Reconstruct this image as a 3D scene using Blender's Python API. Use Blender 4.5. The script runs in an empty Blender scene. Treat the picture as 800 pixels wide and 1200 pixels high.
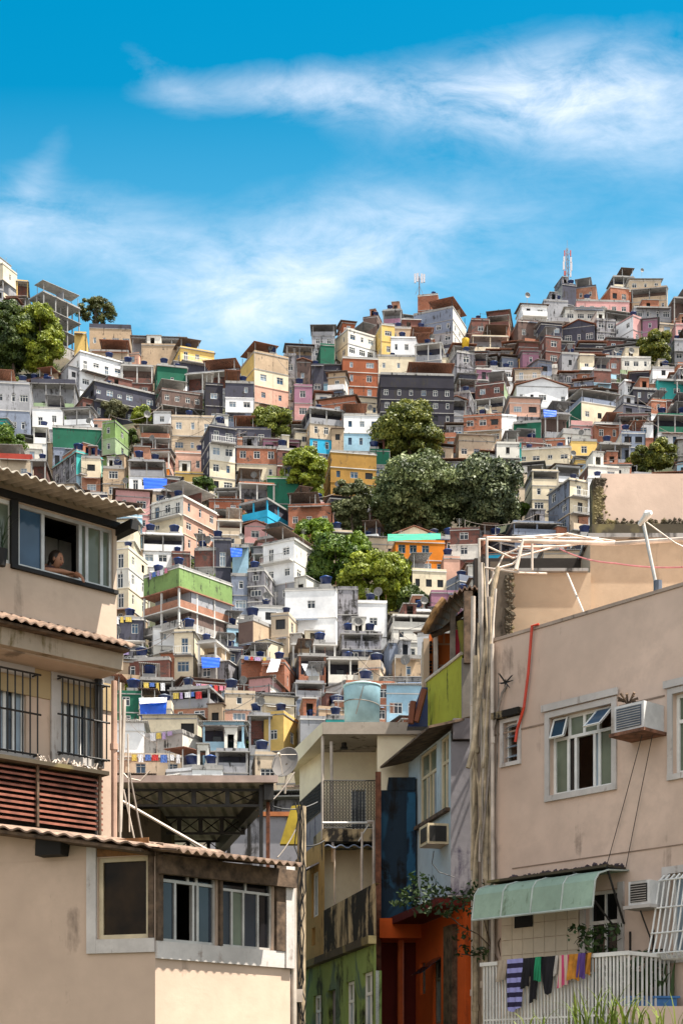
import bpy, math, random
import numpy as np
from math import sin, cos, pi, sqrt, atan2, radians, floor
random.seed(11)
S = bpy.context.scene
COL = S.collection
F = 1778.0; CX = 400.0; HY = 1273.0; CZ = 1.6      # focal length in photo pixels, horizon row, eye height

def P(px, py, D):
    return ((px-CX)/F*D, D, CZ+(HY-py)/F*D)

# ------------------------------------------------------------------ materials
MATS = {}
def _nt(name):
    m = bpy.data.materials.new(name); m.use_nodes = True
    nt = m.node_tree; b = nt.nodes['Principled BSDF']
    return m, nt, b
def _n(nt, t, **kw):
    n = nt.nodes.new(t)
    for k, v in kw.items():
        if k in n.inputs: n.inputs[k].default_value = v
        else: setattr(n, k, v)
    return n
def _ramp(nt, fac, p0, p1, c0=(0,0,0,1), c1=(1,1,1,1)):
    r = nt.nodes.new('ShaderNodeValToRGB'); e = r.color_ramp.elements
    e[0].position = p0; e[1].position = p1; e[0].color = c0; e[1].color = c1
    nt.links.new(fac, r.inputs[0]); return r.outputs[0]
def _mix(nt, fac, a, b, mode='MIX'):
    m = nt.nodes.new('ShaderNodeMix'); m.data_type = 'RGBA'; m.blend_type = mode
    for s, v in ((0, fac), (6, a), (7, b)):
        if hasattr(v, 'is_linked') or isinstance(v, bpy.types.NodeSocket): nt.links.new(v, m.inputs[s])
        else: m.inputs[s].default_value = v if s == 0 else (tuple(v)+(1,))[:4]
    return m.outputs[2]
def _pos(nt, scale=(1,1,1), src='world'):
    if src == 'world': o = nt.nodes.new('ShaderNodeNewGeometry').outputs['Position']
    else: o = nt.nodes.new('ShaderNodeTexCoord').outputs['Object']
    mp = nt.nodes.new('ShaderNodeMapping'); mp.inputs['Scale'].default_value = scale
    nt.links.new(o, mp.inputs[0]); return mp.outputs[0]
def _noise(nt, vec, scale, detail=4, rough=.6, dist=0):
    n = nt.nodes.new('ShaderNodeTexNoise'); n.inputs['Scale'].default_value = scale
    n.inputs['Detail'].default_value = detail; n.inputs['Roughness'].default_value = rough
    n.inputs['Distortion'].default_value = dist
    nt.links.new(vec, n.inputs['Vector']); return n.outputs['Fac']
def _bump(nt, b, h, s=.3, d=.02):
    bp = nt.nodes.new('ShaderNodeBump'); bp.inputs['Strength'].default_value = s; bp.inputs['Distance'].default_value = d
    nt.links.new(h, bp.inputs['Height']); nt.links.new(bp.outputs[0], b.inputs['Normal'])

def plaster(name, col, grime=.35, mould=(.035,.032,.03), rough=.9, patch=None, fine=1.0):
    """painted or raw render: blotchy tone, rain streaks and mould with shapes of their own"""
    if name in MATS: return MATS[name]
    m, nt, b = _nt(name)
    w = _pos(nt)
    big = _noise(nt, w, .35*fine, 5, .65)
    sm = _noise(nt, w, 3.1*fine, 5, .7)
    lo = tuple(c*.72 for c in col); hi = tuple(min(.85, c*1.12) for c in col)
    c = _mix(nt, _ramp(nt, big, .32, .68), lo, hi)
    c = _mix(nt, _ramp(nt, sm, .45, .8), c, tuple(v*.8 for v in col))
    if patch:
        c = _mix(nt, _ramp(nt, _noise(nt, w, .55*fine, 3, .5, .6), .56, .6), c, patch)
    st = _noise(nt, _pos(nt, (2.6*fine, 2.6*fine, .22*fine)), 1.0, 5, .65, .3)
    bl = _noise(nt, w, .8*fine, 6, .7, .5)
    a = nt.nodes.new('ShaderNodeMath'); a.operation = 'ADD'; nt.links.new(st, a.inputs[0]); nt.links.new(bl, a.inputs[1])
    h = nt.nodes.new('ShaderNodeMath'); h.operation = 'MULTIPLY'; h.inputs[1].default_value = .5; nt.links.new(a.outputs[0], h.inputs[0])
    g = _ramp(nt, h.outputs[0], .665-.17*grime, .72-.155*grime+.03*(1-min(grime,1)))
    c = _mix(nt, g, c, tuple(x*.45+y*.55*max(.0,1.1-grime) for x, y in zip(mould, col)) if grime < .6 else mould)
    nt.links.new(c, b.inputs['Base Color']); b.inputs['Roughness'].default_value = rough
    b.inputs['Specular IOR Level'].default_value = .25
    _bump(nt, b, sm, .35, .015)
    MATS[name] = m; return m

def brick(name, col=(.38,.125,.06), mortar=(.30,.25,.21), sc=3.4, grime=.45):
    if name in MATS: return MATS[name]
    m, nt, b = _nt(name)
    tc = nt.nodes.new('ShaderNodeTexCoord'); sp = nt.nodes.new('ShaderNodeSeparateXYZ'); nt.links.new(tc.outputs['Object'], sp.inputs[0])
    ad = nt.nodes.new('ShaderNodeMath'); ad.operation = 'ADD'; nt.links.new(sp.outputs[0], ad.inputs[0]); nt.links.new(sp.outputs[1], ad.inputs[1])
    cb = nt.nodes.new('ShaderNodeCombineXYZ'); nt.links.new(ad.outputs[0], cb.inputs[0]); nt.links.new(sp.outputs[2], cb.inputs[1])
    br = _n(nt, 'ShaderNodeTexBrick'); nt.links.new(cb.outputs[0], br.inputs['Vector'])
    br.inputs['Scale'].default_value = sc; br.inputs['Mortar Size'].default_value = .03
    br.inputs['Brick Width'].default_value = .95; br.inputs['Row Height'].default_value = .62
    br.inputs['Color1'].default_value = (*col, 1); br.inputs['Color2'].default_value = (col[0]*.7, col[1]*.75, col[2]*.8, 1)
    br.inputs['Mortar'].default_value = (*mortar, 1)
    w = _pos(nt)
    c = _mix(nt, _ramp(nt, _noise(nt, w, .6, 5), .4, .72), br.outputs['Color'], tuple(v*.62 for v in col))
    c = _mix(nt, _ramp(nt, _noise(nt, w, .9, 5, .7, .5), .68-.2*grime, .75-.2*grime), c, (.06,.045,.04))
    nt.links.new(c, b.inputs['Base Color']); b.inputs['Roughness'].default_value = .92
    _bump(nt, b, br.outputs['Fac'], -.4, .02)
    MATS[name] = m; return m

def plain(name, col, rough=.6, metal=0, var=.18, scale=4, spec=.4, bump=.0):
    if name in MATS: return MATS[name]
    m, nt, b = _nt(name)
    n = _noise(nt, _pos(nt), scale, 4)
    c = _mix(nt, _ramp(nt, n, .3, .7), tuple(v*(1-var*1.6) for v in col), tuple(min(.9, v*(1+var*.6)) for v in col))
    nt.links.new(c, b.inputs['Base Color']); b.inputs['Roughness'].default_value = rough
    b.inputs['Metallic'].default_value = metal; b.inputs['Specular IOR Level'].default_value = spec
    if bump: _bump(nt, b, n, bump, .02)
    MATS[name] = m; return m

def corrug(name, col, freq=28, grime=.3, ax=0):
    """corrugated sheet far away: waves as bump across local x"""
    if name in MATS: return MATS[name]
    m, nt, b = _nt(name)
    tc = nt.nodes.new('ShaderNodeTexCoord'); sp = nt.nodes.new('ShaderNodeSeparateXYZ'); nt.links.new(tc.outputs['Object'], sp.inputs[0])
    mu = nt.nodes.new('ShaderNodeMath'); mu.operation = 'MULTIPLY'; mu.inputs[1].default_value = freq; nt.links.new(sp.outputs[ax], mu.inputs[0])
    si = nt.nodes.new('ShaderNodeMath'); si.operation = 'SINE'; nt.links.new(mu.outputs[0], si.inputs[0])
    w = _pos(nt)
    c = _mix(nt, _ramp(nt, _noise(nt, w, .9, 5, .7), .35, .7), tuple(v*.6 for v in col), col)
    c = _mix(nt, _ramp(nt, _noise(nt, w, 1.7, 5, .7), .68-.25*grime, .8-.1*grime), c, (.07,.05,.04))
    nt.links.new(c, b.inputs['Base Color']); b.inputs['Roughness'].default_value = .75
    _bump(nt, b, si.outputs[0], .8, .04)
    MATS[name] = m; return m

def leafmat(name, a, bcol, trans=.25):
    if name in MATS: return MATS[name]
    m, nt, b = _nt(name)
    g = nt.nodes.new('ShaderNodeNewGeometry')
    w = _pos(nt)
    r = g.outputs['Random Per Island']
    c = _mix(nt, r, a, bcol)
    c = _mix(nt, _ramp(nt, _noise(nt, w, .45, 3), .35, .65), c, tuple(v*.55 for v in a))
    nt.links.new(c, b.inputs['Base Color']); b.inputs['Roughness'].default_value = .55
    b.inputs['Specular IOR Level'].default_value = .35
    tr = nt.nodes.new('ShaderNodeBsdfTranslucent'); nt.links.new(c, tr.inputs[0])
    mx = nt.nodes.new('ShaderNodeMixShader'); mx.inputs[0].default_value = trans
    nt.links.new(b.outputs[0], mx.inputs[1]); nt.links.new(tr.outputs[0], mx.inputs[2])
    nt.links.new(mx.outputs[0], nt.nodes['Material Output'].inputs[0])
    MATS[name] = m; return m

def glassy(name, col, rough=.08):
    if name in MATS: return MATS[name]
    m, nt, b = _nt(name)
    n = _noise(nt, _pos(nt), 1.3, 3)
    c = _mix(nt, _ramp(nt, n, .35, .65), tuple(v*.6 for v in col), col)
    nt.links.new(c, b.inputs['Base Color']); b.inputs['Roughness'].default_value = rough
    b.inputs['Specular IOR Level'].default_value = .35
    MATS[name] = m; return m

PAL = {  # wall paints and raw surfaces (linear)
 'cream':((0.66,0.57,0.42),0.5), 'white':((0.78,0.78,0.8),0.42), 'offwhite':((0.66,0.63,0.57),0.6), 'beige':((0.52,0.42,0.31),0.6),
 'tan':((0.42,0.31,0.21),0.65), 'yellow':((0.66,0.45,0.15),0.45), 'ochre':((0.342,0.189,0.045),0.63), 'orange':((0.72,0.22,0.02),0.35),
 'rust':((0.288,0.088,0.040),0.63), 'pink':((0.52,0.28,0.27),0.5), 'salmon':((0.56,0.33,0.25),0.5), 'mauve':((0.3,0.15,0.21),0.6),
 'red':((0.336,0.048,0.032),0.58), 'green':((0.19,0.29,0.10),0.75), 'darkgreen':((0.016,0.112,0.068),0.63), 'palegreen':((0.288,0.376,0.224),0.68),
 'teal':((0.05,0.38,0.36),0.4), 'blue':((0.03,0.36,0.58),0.4), 'skyblue':((0.32,0.5,0.62),0.5), 'grey':((0.3,0.3,0.32),0.75),
 'bluegrey':((0.2,0.23,0.3),0.75), 'concrete':((0.36,0.34,0.32),0.8), 'slate':((0.062,0.062,0.085),0.75), 'black':((0.032,0.03,0.042),0.9),
 'brown':((0.15,0.1,0.085),0.8), 'mouldy':((0.26,0.25,0.27),1.05), 'navy':((0.016,0.040,0.160),0.48)}
def wallmat(k):
    if k == 'brick': return brick('hollow_brick')
    if k == 'brick2': return brick('dark_brick', (.17,.055,.038), (.15,.12,.11), 3.4, .8)
    if k == 'brick3': return brick('pale_brick', (.38,.16,.09), (.32,.26,.22), 3.4, .4)
    c, g = PAL[k]; return plaster('paint_'+k, c, g)
def M_(k): return MATS[k]
plain('dark_steel', (.03,.028,.027), .5, .3)
plain('rusty_steel', (.17,.06,.03), .8, .1, .4, 9)
plain('white_paint', (.74,.73,.70), .5, 0, .12)
plain('pvc', (.55,.47,.40), .45, 0, .25, 3)
plain('old_pvc', (.42,.33,.22), .6, 0, .4, 5)
plain('aluminium', (.48,.46,.43), .4, .4)
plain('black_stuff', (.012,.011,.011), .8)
plain('blue_poly', (.007,.022,.10), .4, 0, .25, 2)
plain('blue_poly_lid', (.010,.05,.21), .4, 0, .25, 2)
plain('grey_poly', (.10,.12,.16), .5)
plain('dish_grey', (.16,.155,.15), .6)
plain('curtain', (.45,.42,.35), .9)
glassy('glass_dark', (.035,.045,.06)); glassy('glass_blue', (.05,.11,.19)); glassy('glass_pale', (.28,.35,.42), .2); glassy('glass_green', (.16,.19,.14), .12)
glassy('glass_black', (.010,.010,.012))
plaster('slab_concrete', (.31,.30,.29), .75)
plaster('slab_pale', (.58,.56,.53), .55)
corrug('sheet_grey', (.28,.28,.29)); corrug('sheet_pale', (.52,.50,.47), 28, .2); corrug('sheet_brown', (.16,.10,.07), 28, .5)
corrug('sheet_blue', (.25,.33,.5), 28, .2)
corrug('roof_tile', (.34,.14,.08), 22, .3)

# ------------------------------------------------------------------ mesh building
class Fr:
    """a vertical plane: origin (x, y), unit direction to the right along it; n is measured away from the viewer"""
    def __init__(s, ox, oy, dx, dy):
        l = sqrt(dx*dx+dy*dy); s.o = (ox, oy); s.d = (dx/l, dy/l); s.n = (-dy/l, dx/l)
    def w(s, t, n, z):
        return (s.o[0]+s.d[0]*t+s.n[0]*n, s.o[1]+s.d[1]*t+s.n[1]*n, z)
    def tz(s, px, py, n=0):
        k = (px-CX)/F; ax = s.o[0]+s.n[0]*n; ay = s.o[1]+s.n[1]*n
        t = (k*ay-ax)/(s.d[0]-k*s.d[1]); D = ay+t*s.d[1]
        return t, CZ+(HY-py)/F*D
    def t(s, px, n=0): return s.tz(px, 0, n)[0]
    def z(s, px, py, n=0): return s.tz(px, py, n)[1]
class MB:
    def __init__(s, fr=None): s.v = []; s.f = []; s.fr = fr
    def p(s, v): return s.fr.w(*v) if s.fr else tuple(v)
    def add(s, vs, fs):
        b = len(s.v); s.v += [s.p(v) for v in vs]; s.f += [tuple(i+b for i in f) for f in fs]
    def quad(s, *vs): s.add(vs, [tuple(range(len(vs)))])
    def box(s, x0, x1, y0, y1, z0, z1):
        s.add([(x0,y0,z0),(x1,y0,z0),(x1,y1,z0),(x0,y1,z0),(x0,y0,z1),(x1,y0,z1),(x1,y1,z1),(x0,y1,z1)],
              [(0,3,2,1),(4,5,6,7),(0,1,5,4),(1,2,6,5),(2,3,7,6),(3,0,4,7)])
    def hexa(s, b, t):   # bottom ring, top ring (lists of points)
        n = len(b); s.add(list(b)+list(t), [tuple(range(n))[::-1], tuple(range(n, 2*n))]+[(i,(i+1)%n,n+(i+1)%n,n+i) for i in range(n)])
    def tube(s, pts, r, k=6, cap=True):
        pts = [np.array(s.p(p), float) for p in pts]; fr = s.fr; s.fr = None
        b0 = len(s.v); up = None; n = len(pts)
        for i, p in enumerate(pts):
            d = pts[min(i+1, n-1)]-pts[max(i-1, 0)]; d = d/(np.linalg.norm(d)+1e-9)
            if up is None: up = np.array((0,0,1.)) if abs(d[2]) < .9 else np.array((1.,0,0))
            a = np.cross(d, up); a /= np.linalg.norm(a)+1e-9; c = np.cross(a, d); up = c
            ri = r[i] if isinstance(r, (list, tuple)) else r
            for j in range(k):
                an = 2*pi*j/k; s.v.append(tuple(p+ri*(cos(an)*a+sin(an)*c)))
        for i in range(n-1):
            for j in range(k):
                s.f.append((b0+i*k+j, b0+i*k+(j+1)%k, b0+(i+1)*k+(j+1)%k, b0+(i+1)*k+j))
        if cap:
            s.f.append(tuple(b0+j for j in range(k))[::-1]); s.f.append(tuple(b0+(n-1)*k+j for j in range(k)))
        s.fr = fr
    def lathe(s, prof, c=(0,0,0), k=16):
        vs = []; fs = []
        for r, z in prof:
            for j in range(k): vs.append((c[0]+r*cos(2*pi*j/k), c[1]+r*sin(2*pi*j/k), c[2]+z))
        for i in range(len(prof)-1):
            for j in range(k): fs.append((i*k+j, i*k+(j+1)%k, (i+1)*k+(j+1)%k, (i+1)*k+j))
        fs.append(tuple(range(k))[::-1]); fs.append(tuple((len(prof)-1)*k+j for j in range(k)))
        s.add(vs, fs)
    def facade(s, a, b, z0, z1, ops=(), depth=.15):
        L = sqrt((b[0]-a[0])**2+(b[1]-a[1])**2); d = ((b[0]-a[0])/L, (b[1]-a[1])/L); n = (-d[1], d[0])
        q = lambda t, e, z: (a[0]+d[0]*t+n[0]*e, a[1]+d[1]*t+n[1]*e, z)
        xs = sorted({0, L, *[o[0] for o in ops], *[o[1] for o in ops]}); zs = sorted({z0, z1, *[o[2] for o in ops], *[o[3] for o in ops]})
        for i in range(len(xs)-1):
            for j in range(len(zs)-1):
                cx = (xs[i]+xs[i+1])/2; cz = (zs[j]+zs[j+1])/2
                if any(o[0] < cx < o[1] and o[2] < cz < o[3] for o in ops): continue
                s.quad(q(xs[i],0,zs[j]), q(xs[i+1],0,zs[j]), q(xs[i+1],0,zs[j+1]), q(xs[i],0,zs[j+1]))
        for o in ops:
            A, B, C, E = o[:4]
            s.quad(q(A,0,C), q(A,depth,C), q(B,depth,C), q(B,0,C)); s.quad(q(A,0,E), q(B,0,E), q(B,depth,E), q(A,depth,E))
            s.quad(q(A,0,C), q(A,0,E), q(A,depth,E), q(A,depth,C)); s.quad(q(B,0,C), q(B,depth,C), q(B,depth,E), q(B,0,E))
    def wave(s, x0, x1, y0, y1, z0, z1, pitch=.18, amp=.03, th=.012, k=6):
        """corrugated sheet, waves across x; from (y0,z0) to (y1,z1); x0/x1 may be callables of y-end"""
        f0 = x0 if callable(x0) else (lambda e: x0); f1 = x1 if callable(x1) else (lambda e: x1)
        n = max(4, int(abs(f1(0)-f0(0))/pitch*k)); vs = []; fs = []
        for e, (y, z) in enumerate(((y0, z0), (y1, z1))):
            for i in range(n+1):
                x = f0(e)+(f1(e)-f0(e))*i/n; zz = z+amp*sin(2*pi*i/k)
                vs.append((x, y, zz)); vs.append((x, y, zz-th))
        m = 2*(n+1)
        for i in range(n):
            a = 2*i; fs += [(a, a+2, m+a+2, m+a), (a+1, m+a+1, m+a+3, a+3), (a, a+1, a+3, a+2), (m+a, m+a+2, m+a+3, m+a+1)]
        s.add(vs, fs)
    def rock(s, c, r, rg, flat=1.0):
        d = [(1,0,0),(0,1,0),(-1,0,0),(0,-1,0),(.6,.6,.6),(-.6,.6,.6),(-.6,-.6,.6),(.6,-.6,.6),(0,0,1),(0,0,-1)]
        s.add([(c[0]+a*r*rg.uniform(.5, 1.4), c[1]+b*r*flat*rg.uniform(.5, 1.4), c[2]+e*r*rg.uniform(.5, 1.3)) for a, b, e in d],
              [(0,4,7),(0,1,4),(1,5,4),(1,2,5),(2,6,5),(2,3,6),(3,7,6),(3,0,7),(8,7,4),(8,4,5),(8,5,6),(8,6,7),(9,1,0),(9,2,1),(9,3,2),(9,0,3)])
    def mesh(s, name, mat, smooth=False):
        me = bpy.data.meshes.new(name); me.from_pydata(s.v, [], s.f)
        if mat: me.materials.append(mat)
        if smooth: me.polygons.foreach_set('use_smooth', [True]*len(me.polygons))
        me.update(); return me
    def build(s, name, mat, parent=None, smooth=False):
        if isinstance(mat, str): mat = MATS[mat]
        if s.fr and parent is not None:
            L = parent['_o']; s.v = [(v[0]-L[0], v[1]-L[1], v[2]-L[2]) for v in s.v]
        me = s.mesh(name, mat, smooth)
        o = bpy.data.objects.new(name, me); COL.objects.link(o)
        if parent is not None: o.parent = parent
        return o
def world_mb(): return MB(Fr(0, 0, 1, 0))       # a builder in world coordinates that may have a parent
def tag(o, label, cat, group=None, kind=None):
    if label: o['label'] = label
    if cat: o['category'] = cat
    if group: o['group'] = group
    if kind: o['kind'] = kind
    return o
def thing(name, loc, label, cat, rz=0, group=None):
    o = bpy.data.objects.new(name, None); COL.objects.link(o); o.empty_display_size = .3
    o.location = loc; o.rotation_euler = (0, 0, rz); o['_o'] = list(loc)
    return tag(o, label, cat, group)
def solo(mb, name, mat, label, cat, group=None, smooth=False, loc=None):
    """one-mesh thing given in world coordinates, origin moved to its base"""
    v = np.array(mb.v); 
    if loc is None: loc = (float((v[:,0].min()+v[:,0].max())/2), float((v[:,1].min()+v[:,1].max())/2), float(v[:,2].min()))
    mb.v = [tuple(q) for q in (v-np.array(loc))]; mb.fr = None
    o = mb.build(name, mat, None, smooth); o.location = loc
    return tag(o, label, cat, group)

# ------------------------------------------------------------------ terrain
PY = [(345,332),(400,305),(500,265),(600,230),(700,200),(800,175),(920,150),(1020,118),(1130,80),(1190,55),(1240,34)]
def D_of(py):
    if py <= PY[0][0]: return PY[0][1]+(PY[0][0]-py)*.4
    for (a, A), (b, B) in zip(PY, PY[1:]):
        if py <= b: return A+(B-A)*(py-a)/(b-a)
    return PY[-1][1]
def py_of(D):
    if D >= PY[0][1]: return PY[0][0]-(D-PY[0][1])/.4
    for (a, A), (b, B) in zip(PY, PY[1:]):
        if D >= B: return a+(b-a)*(A-D)/(A-B)
    return PY[-1][0]
RIDGE = [(-400,380),(-60,300),(0,345),(40,372),(90,405),(130,422),(200,430),(260,446),(320,446),(370,425),(400,400),(440,392),(485,378),(550,388),(600,385),(640,372),(690,360),(750,350),(800,368),(900,370),(1200,420)]
def ridge(px):
    for (a, A), (b, B) in zip(RIDGE, RIDGE[1:]):
        if px <= b: return A+(B-A)*(px-a)/(b-a)
    return RIDGE[-1][1]
def ground_z(x, y):
    D = max(y, 1e-3)
    if y < 34: return 0.0 if y < 30 else .3*(y-30)/4*1.3
    px = CX+F*x/y; Dc = D_of(ridge(max(-400, min(1200, px))))
    De = min(D, Dc)
    z = CZ+(HY-py_of(De))/F*De
    if D > Dc: z -= .35*(D-Dc)
    if D > 500: z = max(z*.0, z)
    return max(z, -2) + .5*sin(x*.13+y*.07)+.4*sin(y*.21-x*.05)
def build_terrain():
    ys = list(np.concatenate([np.linspace(-60, 34, 8), np.linspace(38, 420, 110), np.linspace(450, 3000, 18)]))
    xs = list(np.concatenate([np.linspace(-2500, -200, 10), np.linspace(-180, 180, 100), np.linspace(200, 2500, 10)]))
    v = []; f = []
    for y in ys:
        for x in xs: v.append((x, y, ground_z(x, y)-(2.6 if y > 140 else .25) if y > 40 else 0))
    n = len(xs)
    for j in range(len(ys)-1):
        for i in range(n-1): f.append((j*n+i, j*n+i+1, (j+1)*n+i+1, (j+1)*n+i))
    mb = MB(); mb.v = v; mb.f = f
    m, nt, b = _nt('hill_soil'); w = _pos(nt)
    c = _mix(nt, _ramp(nt, _noise(nt, w, .12, 6, .7), .42, .58), (.03,.045,.014), (.085,.062,.04))
    c = _mix(nt, _ramp(nt, _noise(nt, w, .7, 5, .7), .4, .7), c, (.03,.03,.02))
    nt.links.new(c, b.inputs['Base Color']); b.inputs['Roughness'].default_value = 1
    _bump(nt, b, _noise(nt, w, 1.5, 5), .8, .3)
    o = mb.build('ground', m, None, True); o['kind'] = 'structure'
build_terrain()
SKY_SAT, SKY_HUE, SKY_VAL, CLOUD, SKY_STR, SUN_E, EXPO = 1.5, .470, .74, (4.8,4.9,5.3), .10, 5.0, 1.38
BACK_FILL = (6.6, 6.1, 5.7)
HAZE = (1.2, 3.1, 4.4)
MAXH = 300
# ------------------------------------------------------------------ hillside houses
WPROTO = {}
def win_proto(kind, w, h):
    key = (kind, round(w*5)/5, round(h*5)/5)
    if key in WPROTO: return WPROTO[key]
    w, h = key[1], key[2]
    fm, gm = {'white':('white_paint','glass_dark'), 'pale':('white_paint','glass_pale'), 'dark':('dark_steel','glass_black'), 'alu':('aluminium','glass_blue'),
              'blue':('glass_blue','glass_blue'), 'hole':('slab_concrete','black_stuff'), 'green':('paint_teal','glass_blue')}[kind]
    t = .07; f = MB(); e = w/2
    f.box(-e,e,-.03,.05,0,t); f.box(-e,e,-.03,.05,h-t,h); f.box(-e,-e+t,-.03,.05,t,h-t); f.box(e-t,e,-.03,.05,t,h-t)
    if kind not in ('hole', 'dark'):
        n = max(1, round(w/.5))-1
        for i in range(1, n+1): f.box(-e+w*i/(n+1)-t*.4, -e+w*i/(n+1)+t*.4, -.02, .04, t, h-t)
        if h > .9: f.box(-e+t, e-t, -.022, .042, h*.7-t*.4, h*.7+t*.4)
    g = MB(); g.box(-e+.01, e-.01, .055, .075, .01, h-.01)
    if kind == 'blue' or kind == 'green': wallmat('teal')
    if kind == 'hole':
        f = MB(); f.box(-e-.05, e+.05, -.12, .02, -.06, -.004)
    WPROTO[key] = (f.mesh('window', MATS[fm]), g.mesh('pane', MATS[gm]), w, h)
    return WPROTO[key]
def put_window(root, kind, w, h, a, d, sc, z):
    fme, gme, w, h = win_proto(kind, w, h)
    n = (-d[1], d[0])
    o = bpy.data.objects.new('window', fme); COL.objects.link(o); o.parent = root
    o.location = (a[0]+d[0]*sc+n[0]*.09, a[1]+d[1]*sc+n[1]*.09, z); o.rotation_euler = (0, 0, atan2(d[1], d[0]))
    g = bpy.data.objects.new('pane', gme); COL.objects.link(g); g.parent = o
    return w, h
for k in PAL: wallmat(k)
brick('hollow_brick'); wallmat('brick'); wallmat('brick2'); wallmat('brick3')

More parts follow.
